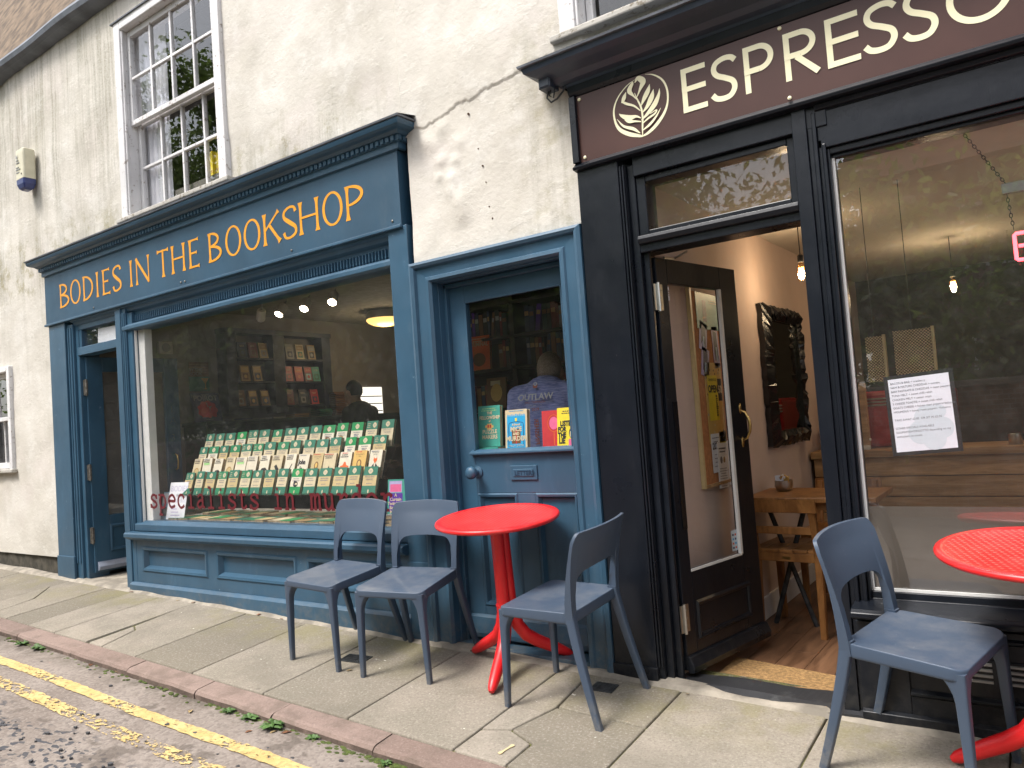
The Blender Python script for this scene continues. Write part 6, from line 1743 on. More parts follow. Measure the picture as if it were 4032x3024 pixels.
# small table by the wall
tb = empty('dining_table', (-1.15, 1.2, CF), 'small oak cafe table against the pink wall', 'table')
MB().box(-1.47, -0.80, 0.985, 1.46, 0.700, 0.728).build('table_top', M['oak'], tb, bevel=0.005)
MB().box(-1.42, -0.86, 1.04, 1.41, 0.655, 0.700).build('apron', M['oak'], tb)
for (a, b) in (((-1.42, 1.22, 0.0), (-1.20, 1.22, 0.68)), ((-1.20, 1.22, 0.0), (-1.42, 1.22, 0.68)), ((-1.06, 1.22, 0.0), (-0.90, 1.22, 0.68)), ((-0.90, 1.22, 0.0), (-1.06, 1.22, 0.68))):
    MB().tube([a, b], 0.014, 8).build('leg', M['iron'], tb)
def wood_chair(loc, rz, label):
    c = empty('wooden_chair', loc, label, 'chair', 'wooden chairs in the cafe')
    O_ = M['oak']
    for sx in (-1, 1):
        MB().loft([[(sx * 0.165 + a, 0.0 + b + dy, z) for a, b in rrect(w_, w_, w_ * 0.4, 2)] for z, dy, w_ in ((0, -0.02, 0.016), (0.42, 0.0, 0.02), (0.60, -0.035, 0.018), (0.71, -0.075, 0.016))]).build('rear_leg', O_, c, local=True, smooth=False)
        MB().loft([[(sx * 0.17 + a, 0.33 + b, z) for a, b in rrect(w_, w_, w_ * 0.4, 2)] for z, w_ in ((0, 0.016), (0.40, 0.021))]).build('front_leg', O_, c, local=True)
    MB().loft([[(-0.2 + 0.04 * k, y_ + 0.010 * math.sin(math.pi * k / 10), z_) for y_, z_ in ((-0.085, 0.655), (-0.065, 0.650), (-0.085, 0.72), (-0.10, 0.722))] for k in range(11)]).build('top_rail', O_, c, local=True)
    MB().box(-0.16, 0.16, -0.042, -0.022, 0.535, 0.575).build('back_rail', O_, c, local=True, bevel=0.003)
    for k in range(5):
        MB().box(-0.19 + 0.076 * k, -0.19 + 0.076 * k + 0.074, -0.015, 0.37, 0.432, 0.450).build('seat_slat', O_, c, local=True, bevel=0.003)
    MB().box(-0.17, 0.17, -0.012, 0.35, 0.385, 0.432).build('seat_frame', O_, c, local=True, bevel=0.003)
    MB().box(-0.02, 0.02, -0.0145, -0.012, 0.40, 0.412).build('badge', M['brass'], c, local=True)
    c.rotation_euler = (0, 0, R_(rz))
    return c
wood_chair((-1.27, 1.03, CF), -4, 'worn oak chair with its back to the door, pushed under the cafe table')
wood_chair((-1.17, 1.98, CF), 176, 'oak chair on the far side of the cafe table')
bw = empty('sugar_bowl', (-1.335, 1.30, 0.728), 'round steel bowl of paper sugar sachets on the cafe table', 'bowl')
MB().lathe([(0.028, 0.728), (0.042, 0.735), (0.050, 0.76), (0.049, 0.785), (0.050, 0.79), (0.046, 0.788), (0.044, 0.76), (0.02, 0.738)], 20, (-1.335, 1.30, 0)).build('bowl', M['steel'], bw, smooth=True)
for k in range(9):
    a = random.uniform(0, 6.28)
    o = MB().box(-0.022, 0.022, -0.002, 0.002, 0, 0.055, 0).build('sachet', [P_['ivory'], P_['gold'], M['paper']][k % 3], bw, local=True)
    o.location = (0.02 * math.cos(a), 0.02 * math.sin(a), 0.035); o.rotation_euler = (R_(random.uniform(-35, 35)), R_(random.uniform(-35, 35)), a)
# mirror with a ragged black frame
mr = empty('mirror', (CW, 2.0, 0.94), 'tall mirror in a ragged black frame on the pink cafe wall', 'mirror')
def ragged(y0, y1, z0, z1, n=26):
    pts = []
    for (a, b) in (((y0, z0), (y1, z0)), ((y1, z0), (y1, z1)), ((y1, z1), (y0, z1)), ((y0, z1), (y0, z0))):
        for k in range(n):
            t = k / n
            pts.append((a[0] + (b[0] - a[0]) * t + random.uniform(-0.012, 0.012), a[1] + (b[1] - a[1]) * t + random.uniform(-0.012, 0.012)))
    return pts
fm = simple('crumpled black plastic', (0.010, 0.011, 0.014), 0.25, 0.2, 20, 1.0, 25, spec=0.6)
out = ragged(1.60, 2.43, 0.96, 1.85)
inn = []
for (a, b) in (((1.80, 1.05), (2.37, 1.05)), ((2.37, 1.05), (2.37, 1.76)), ((2.37, 1.76), (1.80, 1.76)), ((1.80, 1.76), (1.80, 1.05))):
    for k in range(26):
        t = k / 26
        inn.append((a[0] + (b[0] - a[0]) * t, a[1] + (b[1] - a[1]) * t))
mid = [((a[0] + b[0]) / 2 + random.uniform(-.02, .02), (a[1] + b[1]) / 2 + random.uniform(-.02, .02)) for a, b in zip(out, inn)]
MB().loft([[(CW + 0.002, y, z) for y, z in out], [(CW + 0.035, y, z) for y, z in out], [(CW + 0.055 + random.uniform(-.012, .012), y, z) for y, z in mid], [(CW + 0.03, y, z) for y, z in inn], [(CW + 0.008, y, z) for y, z in inn]], cap=False).build('frame', fm, mr)
MB().add([(CW + 0.012, 1.79, 1.04), (CW + 0.012, 2.38, 1.04), (CW + 0.012, 2.38, 1.77), (CW + 0.012, 1.79, 1.77)], [(0, 1, 2, 3)]).build('mirror_glass', simple('mirror silver', (0.62, 0.62, 0.60), 0.04, 0.0, metal=1.0, rvar=0.0), mr)
# pinboard behind the open door with its notices
pb = empty('pinboard', (CW, 0.80, 0.84), 'tall cork pinboard with a pale wood edge behind the open cafe door', 'pinboard')
MB().box(CW + 0.001, CW + 0.012, 0.52, 1.08, 0.845, 1.83).build('cork', simple('cork', (0.50, 0.20, 0.07), 0.9, 0.15, 50), pb)
fmw = M['counter_wood']
MB().box(CW + 0.001, CW + 0.022, 0.50, 0.52, 0.83, 1.845).build('frame_edge', P_['cream'], pb)
MB().box(CW + 0.001, CW + 0.022, 1.08, 1.10, 0.83, 1.845).build('frame_edge', P_['cream'], pb)
MB().box(CW + 0.001, CW + 0.022, 0.52, 1.08, 0.83, 0.845).build('frame_edge', fmw, pb)
def pin(name, y, z, w_, h_, base, draw, label, rot=0, cat='notice', dx=0.0):
    mats = [base]
    mb = MB().box(-w_ / 2, w_ / 2, 0, 0.0012, -h_ / 2, h_ / 2, 0)
    if draw: draw(mb, mats, w_, h_)
    o = mb.build(name, mats, local=True)
    o.location = (CW + 0.0145 + dx, y, z); o.rotation_euler = (0, R_(rot), R_(90))
    o.rotation_mode = 'XYZ'
    return tag(o, label, cat, 'notices on the pinboard')
def d_open(mb, mats, w, h):
    rect(mb, mats, P_['yellow'], -w * .38, w * .20, h * -.22, h * .34, 0.0008)
    words(mb, mats, P_['blackc'], 'CAMBRIDGE', 0.020, -w * .08, h * .27)
    words(mb, mats, P_['blackc'], 'OPEN', 0.052, -w * .08, h * .13, bold=0.002)
    put_text(mb, 'studios', 0.040, lambda a, b, q: (w * .05 + b, -0.0016, h * .10 - a), 0, slot(mats, P_['blackc']), bold=0.001)
    rect(mb, mats, P_['blackc'], w * .22, w * .46, h * .02, h * .30, 0.0009)
    words(mb, mats, P_['ivory'], '50', 0.055, w * .34, h * .12, d=0.0016, bold=0.002)
    for k in range(90):
        a, b = random.uniform(-.5, .44) * w, random.uniform(-.5, .46) * h
        if -.40 * w < a < .44 * w and -.25 * h < b < .34 * h: continue
        rect(mb, mats, [P_['gold'], P_['ivory'], P_['brown'], P_['grey']][k % 4], a, a + .05 * w, b, b + .022 * h, 0.0006)
pin('poster', 0.745, 1.255, 0.235, 0.42, P_['gold'], d_open, 'yellow mosaic poster with bold black lettering on the pinboard')
def d_tool(mb, mats, w, h):
    poly(mb, mats, P_['navyc'], [(-w * .3, h * .4), (w * .25, h * .35), (w * .35, -h * .4), (0, -h * .1), (-w * .3, -h * .35)])
    rect(mb, mats, P_['skyb'], -w * .05, w * .10, -h * .35, h * .0, 0.0012)
pin('flyer', 0.655, 1.60, 0.10, 0.15, P_['lilac'], d_tool, 'small dark blue flyer on the pinboard, upper of the left pair', 14)
pin('flyer', 0.655, 1.465, 0.10, 0.15, P_['lilac'], d_tool, 'small dark blue flyer on the pinboard, lower of the left pair', 14)
pin('flyer', 0.82, 1.55, 0.085, 0.22, P_['lilac'], d_tool, 'narrow lilac flyer on the pinboard to the right of the pair', -3)
def d_2024(mb, mats, w, h):
    smudge_lines(mb, mats, M['ink'], 0, h * .38, w * .8, 2, 0.02, 0.004)
    words(mb, mats, M['ink'], '2024', 0.048, 0, h * .10, bold=0.001)
    smudge_lines(mb, mats, M['ink_grey'], 0, -h * .05, w * .7, 4, 0.02)
pin('notice', 0.70, 0.995, 0.115, 0.20, M['paper'], d_2024, 'white notice reading 2024 low on the pinboard', dx=0.001)
pin('notice', 0.815, 1.0, 0.10, 0.20, P_['yellow'], lambda mb, mats, w, h: smudge_lines(mb, mats, M['ink'], -w * .1, h * .36, w * .5, 8, 0.018), 'yellow notice beside the white 2024 one on the pinboard')
def d_gray(mb, mats, w, h):
    smudge_lines(mb, mats, M['ink'], 0, h * .36, w * .85, 2, 0.017, 0.007)
    disc(mb, mats, M['ink_grey'], -w * .15, h * .12, w * .12, h * .08); disc(mb, mats, P_['tan'], w * .15, h * .12, w * .10, h * .07)
    smudge_lines(mb, mats, M['ink_grey'], 0, -h * .08, w * .85, 9, 0.013, 0.004)
pin('notice', 0.745, 0.90 - 0.015, 0.13, 0.01 + 0.09, M['paper'], None, 'blank bottom half of a white sheet on the pinboard', dx=-0.0008) if False else None
pin('notice', 0.775, 0.925, 0.14, 0.235, M['paper'], d_gray, 'white printed sheet with two small pictures at the bottom of the pinboard', 2, dx=0.0025)
pin('notice', 0.925, 0.93, 0.14, 0.235, M['paper'], d_gray, 'white printed sheet at the bottom right of the pinboard', 1, dx=0.0015)
pin('poster', 0.80, 1.735, 0.42, 0.19, P_['teal'], lambda mb, mats, w, h: (rect(mb, mats, P_['navyc'], -w * .3, -w * .18, -h * .3, h * .3), smudge_lines(mb, mats, P_['ivory'], w * .1, h * .3, w * .4, 2)), 'dark teal poster along the top of the pinboard')
# bare filament bulb, lit
def filament(loc, label, e=1.0):
    b = empty('pendant_bulb', loc, label, 'bulb', 'filament bulbs in the cafe')
    x, y, z = loc
    MB().lathe([(0.004, z), (0.022, z + 0.010), (0.032, z + 0.035), (0.030, z + 0.06), (0.018, z + 0.095), (0.013, z + 0.115)], 18, (x, y, 0)).build('envelope', glass('amber bulb glass', 1.4, (1.0, 0.80, 0.52)), b, smooth=True)
    mb = MB()
    for k in range(6):
        a = k * math.pi / 3
        mb.tube([(x + 0.010 * math.cos(a), y + 0.010 * math.sin(a), z + 0.03), (x + 0.014 * math.cos(a), y + 0.014 * math.sin(a), z + 0.085)], 0.0022, 5)
    mb.build('filament', glow('hot filament', (1.0, 0.48, 0.11), 6), b)
    MB().lathe([(0.015, z + 0.115), (0.017, z + 0.12), (0.017, z + 0.155), (0.006, z + 0.165)], 14, (x, y, 0)).tube([(x, y, z + 0.16), (x, y, CC)], 0.003, 5).build('holder', M['iron'], b)
    L = bpy.data.lights.new('bulb_light', 'POINT'); L.energy = 3.2 * e; L.color = (1, 0.93, 0.86); L.shadow_soft_size = 0.03
    lo = bpy.data.objects.new('bulb_light', L); COL.objects.link(lo); lo.location = (x, y, z + 0.05); lo.parent = b; lo.matrix_parent_inverse = Matrix.Translation(-wl(b))
filament((-1.205, 1.58, 1.94), 'lit filament bulb hanging inside the cafe doorway')
filament((-0.56, 3.0, 1.90), 'lit filament bulb hanging over the counter, seen through the cafe window', 1.5)
filament((0.75, 1.5, 1.90), 'lit filament bulb hidden to the right inside the cafe', 1.5)
# things behind and on the counter
cmx = empty('coffee_machine', (-1.10, 3.0, 0.865), 'red coffee machine with chrome strips behind the counter', 'coffee machine')
MB().box(-1.25, -0.62, 2.72, 3.2, 0.865, 1.26).build('body', simple('red enamel', (0.38, 0.012, 0.018), 0.3), cmx, bevel=0.03)
for k in range(3): MB().box(-1.255, -0.615, 2.712, 2.722, 1.20 - 0.022 * k, 1.212 - 0.022 * k).build('chrome_strip', M['steel'], cmx)
tag(MB().box(-1.17, -1.11, 2.56, 2.62, 0.866, 1.32).build('wooden_post', M['counter_wood'], bevel=0.004), 'square wooden post standing on the cafe counter', 'post')
tray = empty('cutlery_tray', (-1.20, 2.55, 0.866), 'white tray of odds and ends on the cafe counter', 'tray')
MB().box(-1.36, -1.10, 2.50, 2.54, 0.866, 0.895).build('tray_edge', M['white'], tray, bevel=0.004)
MB().box(-1.33, -1.20, 2.50 - 0.012, 2.50, 0.866, 0.93).build('dark_packet', P_['brown'], tray)
MB().tube([(-1.16, 2.50, 0.90), (-1.22, 2.56, 0.955), (-1.10, 2.58, 0.93)], 0.008, 6).build('white_scoop', M['white'], tray)
tag(MB().lathe([(0.035, 0.866), (0.038, 0.87), (0.036, 0.93), (0.033, 0.932)], 18, (-0.27, 2.58, 0)).build('steel_jug', M['steel'], smooth=True), 'small steel jug on the cafe counter beyond the menu', 'jug')
wv = NT('woven cane')
_q = wv.mp(wv.pos(), (420, 420, 420)); _w1 = wv.sep(_q)
_k = wv.m('MULTIPLY', wv.m('SINE', _w1[0]), wv.m('SINE', _w1[2]))
wv.fin(wv.mix(wv.ss(_k, -0.1, 0.2), (0.10, 0.06, 0.025), (0.62, 0.47, 0.25)), 0.6, 0, wv.bump(_k, 0.8, 0.003))
for (a, b, z0, z1, lab) in ((-0.80, -0.72, 1.30, 1.53, 'left of two woven cane screens behind the menu'), (-0.67, -0.50, 1.30, 1.545, 'right, wider of two woven cane screens behind the menu')):
    s_ = empty('cane_screen', ((a + b) / 2, 1.1, z0), lab, 'screen')
    MB().box(a, b, 1.09, 1.11, z0, z1).build('weave', wv.mat, s_)
    MB().box(b, b + 0.012, 1.085, 1.115, z0 - 0.0, z1 + 0.006).build('edge', P_['cream'], s_)
    MB().tube([((a + b) / 2, 1.1, z1), ((a + b) / 2, 1.1, CC)], 0.002, 5).build('cord', M['iron'], s_)
# menu on the glass
mn = empty('menu_sign', (-0.43, 0.07, 1.0), 'black framed white menu of toasties fixed inside the cafe window', 'menu')
def tilt(a, b): return (-0.435 + a * 0.992 - b * 0.03, 1.155 + b + a * 0.055)
def mrect(mb, x0, x1, z0, z1, y, mi=0):
    c_ = [tilt(x0, z0), tilt(x1, z0), tilt(x1, z1), tilt(x0, z1)]
    mb.hexa([(c_[0][0], y, c_[0][1]), (c_[1][0], y, c_[1][1]), (c_[1][0], y + 0.003, c_[1][1]), (c_[0][0], y + 0.003, c_[0][1]), (c_[3][0], y, c_[3][1]), (c_[2][0], y, c_[2][1]), (c_[2][0], y + 0.003, c_[2][1]), (c_[3][0], y + 0.003, c_[3][1])], mi)
    return mb
mrect(MB(), -0.118, 0.118, -0.152, 0.152, 0.068).build('frame', P_['blackc'], mn)
mrect(MB(), -0.103, 0.103, -0.138, 0.138, 0.0662).build('sheet', simple('bright menu paper', (0.80, 0.82, 0.90), 0.6, 0.02), mn)
mb = MB()
for k, (a, b) in enumerate((('BACON & BRIE', ' + cranberry'), ('HAM & MATURE CHEDDAR', ' + tomato'), ('BEEF PASTRAMI & CHEDDAR', ' + roast peppers'), ('TUNA MELT', ' + sweet chilli relish'), ('CHICKEN MELT', ' + caesar mayo'), ('3 CHEESE TOASTIE', ' + sweet chilli relish'), ('GOATS CHEESE', ' + honey roast peppers+balsamic'), ('HOUMOUS', ' + honey roast peppers +balsamic'), ('', ''), ('TAKE AWAY £3.85  OR SIT IN £5.55', ''), ('', ''), ('OTHER SPECIALS AVAILABLE', ''), ('SOUPS/STEWS/RISOTTO', ' depending on my'), ('enthusiasm to create', ''))):
    if a: put_text(mb, a + b, 0.0108, lambda u, v, d, k=k: (tilt(-0.096 + u, 0.118 - 0.0155 * k + v)[0], 0.0655, tilt(-0.096 + u, 0.118 - 0.0155 * k + v)[1]), 0, 0, squeeze=0.95)
mb.build('menu_text', M['ink_grey'], mn)
mb = MB()
for (a, b, r) in ((0.02, -0.02, 0.05), (0.06, -0.06, 0.04), (-0.01, -0.07, 0.045), (0.03, -0.10, 0.04), (0.055, 0.0, 0.025)):
    mb.add([(tilt(a + r * math.cos(t), b + r * math.sin(t))[0], 0.0659, tilt(a + r * math.cos(t), b + r * math.sin(t))[1]) for t in np.linspace(0, 6.0, 18)], [tuple(range(18))])
    mb.v[-18:] = [(p[0], p[1] - 0.00004 * len(mb.f), p[2]) for p in mb.v[-18:]]
mb.build('watermark_splash', simple('pale blue print', (0.66, 0.73, 0.80), 0.6, 0.03), mn)
# neon sign hanging on chains at the right
ne = empty('neon_sign', (0.1, 0.30, 1.70), 'red neon letter sign on chains inside the cafe window, cut by the right edge', 'neon sign')
nm_ = glow('red neon tube', (1.0, 0.07, 0.09), 2.6)
MB().tube([(-0.015, 0.29, 1.80), (-0.095, 0.29, 1.80), (-0.10, 0.29, 1.795), (-0.10, 0.29, 1.705), (-0.095, 0.29, 1.70), (-0.015, 0.29, 1.70)], 0.0065, 8).tube([(-0.09, 0.29, 1.752), (-0.02, 0.29, 1.752)], 0.0065, 8).build('tube_letter', nm_, ne, smooth=True)
MB().add([(-0.125, 0.30, 1.68), (0.55, 0.30, 1.68), (0.55, 0.30, 1.82), (-0.125, 0.30, 1.82)], [(0, 1, 2, 3)]).build('backing', M['acrylic'], ne)
MB().box(-0.125, 0.5, 0.285, 0.315, 1.955, 1.995).build('transformer', P_['grey'], ne, bevel=0.004)
mb = MB()
for (p, q_) in (((-0.10, 0.30, 1.82), (-0.11, 0.30, 1.955)), ((-0.11, 0.30, 1.995), (-0.26, 0.30, 2.28))):
    p, q_ = Vector(p), Vector(q_)
    n = int((q_ - p).length / 0.014)
    for k in range(n):
        c_ = p.lerp(q_, (k + 0.5) / n)
        d_ = (q_ - p).normalized()
        s_ = Vector((0, 1, 0)).cross(d_) if k % 2 else Vector((0, 1, 0))
        ring = [tuple(c_ + d_ * 0.0095 * math.cos(t) + s_ * 0.005 * math.sin(t)) for t in np.linspace(0, 2 * math.pi, 9)[:-1]]
        mb.tube(ring + [ring[0]], 0.0015, 4)
tag(mb.build('chain', M['iron'], ne), kind='stuff')
# ================================================================== PEOPLE (one continuous skin, clothes as children)
def capsule(mb, a, b, ra, rb, n=14, k=6):
    a, b = Vector(a), Vector(b)
    pts, rs = [], []
    d = (b - a)
    L = d.length
    d = d / L
    for i in range(k + 1):
        t = -math.pi / 2 + math.pi / 2 * i / k
        pts.append(a + d * ra * math.sin(t)); rs.append(max(ra * math.cos(t), 0.002))
    for i in range(k + 1):
        t = math.pi / 2 * i / k
        pts.append(b + d * rb * math.sin(t)); rs.append(max(rb * math.cos(t), 0.002))
    mb.tube(pts, rs, n)
def remesh(o, vox=0.012, it=6):
    r = o.modifiers.new('remesh', 'REMESH'); r.mode = 'VOXEL'; r.voxel_size = vox; r.use_smooth_shade = True
    s_ = o.modifiers.new('smooth', 'SMOOTH'); s_.factor = 0.5; s_.iterations = it
    return o
skin = simple('skin', (0.58, 0.34, 0.245), 0.55, 0.08, 30, spec=0.4)
def person(loc, rz, H, label, shirt, trousers, hairm, hunch=0.06, arm='down', drop=0.0):
    p = empty('person', loc, label, 'person')
    k = H / 1.75
    ns = 1.45 * k                                    # base of the neck
    hd = Vector((0, -0.045 - hunch, 1.625 * k - drop))        # centre of the head (faces -y)
    b = MB()
    b.sphere(hd + Vector((0, 0.012, 0.012)), (0.077, 0.094, 0.108), 18, 12)
    b.sphere(hd + Vector((0, -0.038, -0.058)), (0.052, 0.052, 0.062), 14, 10)
    b.sphere(hd + Vector((0, -0.098, -0.022)), (0.014, 0.018, 0.024), 10, 6)
    b.sphere(hd + Vector((0, -0.088, -0.068)), (0.024, 0.012, 0.010), 10, 6)
    for s_ in (-1, 1):
        b.sphere(hd + Vector((s_ * 0.080, 0.012, -0.012)), (0.011, 0.020, 0.033), 10, 8)
        b.sphere(hd + Vector((s_ * 0.030, -0.080, 0.005)), (0.020, 0.012, 0.010), 8, 6)
    capsule(b, (0, 0.005, ns - 0.03), hd + Vector((0, 0.018, -0.05)), 0.062, 0.056)
    capsule(b, (0, 0.0, 1.12 * k), (0, 0.01 - hunch * .3, 1.36 * k), 0.135, 0.145)
    capsule(b, (0, 0, 0.95 * k), (0, 0, 1.05 * k), 0.14, 0.13)
    for s_ in (-1, 1):
        sh_ = Vector((s_ * 0.185 * k, 0.005, 1.40 * k))
        el = Vector((s_ * 0.245 * k, -0.02, 1.10 * k))
        wr = Vector((s_ * (0.19 if arm == 'down' else 0.12) * k, -0.22, 1.00 * k))
        capsule(b, (s_ * 0.06, 0, 1.40 * k), sh_, 0.075, 0.062)
        capsule(b, sh_, el, 0.055, 0.043)
        capsule(b, el, wr, 0.042, 0.030)
        hnd = wr + Vector((0, -0.05, -0.01))
        capsule(b, wr, hnd, 0.030, 0.034)
        for j in range(4):
            f0 = hnd + Vector((s_ * (0.024 - 0.016 * j), -0.025, 0))
            f1 = f0 + Vector((0, -0.040 - 0.006 * (j in (1, 2)), -0.010))
            capsule(b, f0, f1, 0.010, 0.009, 8, 3); capsule(b, f1, f1 + Vector((0, -0.018, -0.022)), 0.009, 0.008, 8, 3)
        capsule(b, hnd + Vector((-s_ * 0.025, 0.01, 0)), hnd + Vector((-s_ * 0.055, -0.03, -0.008)), 0.011, 0.009, 8, 3)
        capsule(b, (s_ * 0.09 * k, 0, 0.90 * k), (s_ * 0.10 * k, 0, 0.48 * k), 0.088, 0.058)
        capsule(b, (s_ * 0.10 * k, 0, 0.48 * k), (s_ * 0.10 * k, 0.02, 0.07 * k), 0.056, 0.038)
        capsule(b, (s_ * 0.10 * k, 0.02, 0.045), (s_ * 0.10 * k, -0.14, 0.03), 0.040, 0.034)
    remesh(b.build('body', skin, p, local=True, smooth=True), 0.011, 5)
    c = MB()                                          # T-shirt
    capsule(c, (0, 0.0, 1.08 * k), (0, 0.012 - hunch * .3, 1.365 * k), 0.158, 0.160)
    c.sphere((0, 0.0, 0.99 * k), (0.165, 0.145, 0.10), 18, 8)
    for s_ in (-1, 1):
        c.sphere((s_ * 0.095 * k, 0.015, 1.30 * k), (0.095, 0.125, 0.15), 16, 10)
        capsule(c, (s_ * 0.055, 0.006, 1.425 * k), (s_ * 0.185 * k, 0.005, 1.405 * k), 0.066, 0.070)
        capsule(c, (s_ * 0.188 * k, 0.005, 1.40 * k), (s_ * 0.225 * k, -0.010, 1.20 * k), 0.068, 0.062)
    remesh(c.build('t_shirt', shirt, p, local=True, smooth=True), 0.011, 5)
    h_ = MB()                                         # close-cropped hair
    h_.sphere(hd + Vector((0, 0.024, 0.022)), (0.0775, 0.0905, 0.106), 20, 12)
    h_.v = [(x, y, z) if True else 0 for x, y, z in h_.v]
    keep = [f for f in h_.f if sum(h_.v[i][2] - (hd.z - 0.028) for i in f) / len(f) > (0.0 if True else 0) and sum(h_.v[i][1] for i in f) / len(f) > hd.y - 0.075 + max(0, 0.10 - (sum(h_.v[i][2] for i in f) / len(f) - hd.z)) * 0.9]
    h_.f = keep; h_.m = [0] * len(keep)
    ho = h_.build('hair', hairm, p, local=True, smooth=True)
    so = ho.modifiers.new('thick', 'SOLIDIFY'); so.thickness = 0.004; so.offset = 0
    t_ = MB()
    for s_ in (-1, 1):
        capsule(t_, (s_ * 0.09 * k, 0, 0.93 * k), (s_ * 0.10 * k, 0, 0.48 * k), 0.105, 0.075)
        capsule(t_, (s_ * 0.10 * k, 0, 0.48 * k), (s_ * 0.10 * k, 0.02, 0.09 * k), 0.074, 0.062)
    t_.sphere((0, 0, 0.93 * k), (0.165, 0.14, 0.11), 16, 8)
    remesh(t_.build('trousers', trousers, p, local=True, smooth=True), 0.014, 4)
    sh2 = MB()
    for s_ in (-1, 1):
        capsule(sh2, (s_ * 0.10 * k, 0.025, 0.05), (s_ * 0.10 * k, -0.15, 0.036), 0.050, 0.040)
    tag(remesh(sh2.build('shoes', P_['blackc'], p, local=True, smooth=True), 0.012, 3), None)
    p.rotation_euler = (0, 0, R_(rz))
    return p
tsh = NT('blue marl jersey')
_q = tsh.objc()
_n = tsh.noise(tsh.mp(_q, (6, 6, 60)), 3.0, 4, 0.7)
tsh.fin(tsh.mix(tsh.ss(_n, 0.35, 0.65), (0.20, 0.24, 0.55), (0.45, 0.49, 0.80)), 0.85)
hair1 = simple('cropped grey brown hair', (0.50, 0.40, 0.31), 0.8, 0.2, 120, 0.6, 300)
hair2 = simple('dark hair', (0.015, 0.012, 0.010), 0.7, 0.2, 100)
man = person((-2.575, 0.80, 0.01), 176 + 15, 1.71, 'person seen from behind in a blue marl T-shirt, beyond the shut blue door', tsh.mat, P_['navyc'], hair1, hunch=0.08, drop=0.075)
# print on the back of the shirt
mb = MB()
def backp(a, b, d):
    x = -a
    b = b * 1.005
    y = 0.168 - 0.55 * x * x - 0.9 * max(0, b - 1.28) ** 2 + (0.006 if b < 1.36 else 0)
    return (x, y + 0.004, b)
for (s_, sz, z, mi, bo) in (('OUTLAW', 0.052, 1.335, 0, 0.0012), ('HALF TRIATHLON', 0.016, 1.315, 1, 0.0), ('1.2M   56M   13.1M', 0.011, 1.298, 0, 0.0), ('2019', 0.024, 1.270, 1, 0.0005)):
    put_text(mb, s_, sz, lambda a, b, d, z=z: backp(a, z + b, d), 0, mi, align='CENTER', bold=bo)
mb.add([backp(a, b, 0) for a, b in ((-.012, 1.405), (.012, 1.405), (.016, 1.425), (0, 1.415), (-.016, 1.425))], [(0, 1, 2, 3, 4)], 1)
put_text(mb, 'O', 0.03, lambda a, b, d: backp(a, 1.418 + b, d), 0, 0, align='CENTER', bold=0.0015)
put_text(mb, 'FINISHER', 0.038, lambda a, b, d: backp(b - 0.012, 1.07 + a, d), 0, 1, bold=0.0008)
mb.build('shirt_print', [M['white'], simple('dull orange print', (0.62, 0.20, 0.12), 0.7)], man, local=True)
person((-5.80, 2.30, FL), -84, 1.66, 'person in dark clothes in profile behind the window display', simple('dark jersey', (0.02, 0.02, 0.022), 0.9), P_['blackc'], hair2, hunch=0.04)
# ================================================================== SMALL THINGS ON THE WALL AND PAVEMENT
al = empty('alarm_box', (-7.40, 0.0, 3.62), 'cream alarm box with a blue base on the rendered wall', 'alarm box')
mb = MB()
rings = []
for z, f in ((3.715, 1.0), (3.72, 1.0), (3.95, 0.97), (3.985, 0.93), (3.99, 0.85)):
    rings.append([(-7.42 + a * f, -0.045 + b * f, z) for a, b in rrect(0.080, 0.055, 0.018, 4)])
mb.loft(rings)
mb.build('cover', simple('yellowed plastic', (0.60, 0.565, 0.42), 0.45, 0.06), al, smooth=False, bevel=0.004)
mb = MB()
mb.loft([[(-7.42 + a * f, -0.045 + b * f, z) for a, b in rrect(0.080, 0.055, 0.018, 4)] for z, f in ((3.62, 0.45), (3.635, 0.75), (3.67, 0.96), (3.714, 1.0))])
mb.build('blue_base', simple('blue lens', (0.035, 0.05, 0.17), 0.3), al, bevel=0.003)
mb = MB()
for k, (x0, x1, z) in enumerate(((-7.475, -7.43, 3.885), (-7.475, -7.415, 3.862), (-7.48, -7.43, 3.82), (-7.48, -7.40, 3.80), (-7.48, -7.42, 3.775))):
    mb.box(x0, x1, -0.1035, -0.0990, z, z + 0.009)
mb.add([(-7.475, -0.1035, 3.92), (-7.47, -0.1035, 3.945), (-7.455, -0.1035, 3.925), (-7.44, -0.1035, 3.94), (-7.445, -0.1035, 3.91), (-7.47, -0.1035, 3.905)], [(0, 1, 2, 3, 4, 5)])
mb.build('faded_print', simple('faded print', (0.30, 0.31, 0.30), 0.6), al)
MB().lathe([(0.008, -0.098), (0.008, -0.103), (0.002, -0.105)], 8, (-7.38, 0, 3.755), 'y').build('screw', M['steel_old'], al)
# drain grate and cover plate set in the flags
def on_ground(name, loc, ang, label, cat):
    e = empty(name, (0, 0, 0), label, cat)
    e.matrix_world = ground_matrix(loc[0], loc[1], ang)
    return e
gr = on_ground('drain_grate', (-3.14, -0.345), 0.12, 'small black iron drain grate in the flags under the leftmost chair', 'grate')
MB().box(-0.078, 0.078, -0.045, -0.037, 0.0, 0.006).box(-0.078, 0.078, 0.037, 0.045, 0.0, 0.006).box(-0.078, -0.07, -0.037, 0.037, 0.0, 0.006).box(0.07, 0.078, -0.037, 0.037, 0.0, 0.006).build('rim', M['iron'], gr, local=True)
for k in range(11): MB().box(-0.064 + 0.0125 * k, -0.064 + 0.0125 * k + 0.006, -0.036, 0.036, 0.001, 0.005).build('bar', M['iron'], gr, local=True)
for k in range(3): MB().box(-0.069, 0.069, -0.022 + 0.020 * k, -0.018 + 0.020 * k, 0.0005, 0.0042).build('cross_bar', M['iron'], gr, local=True)
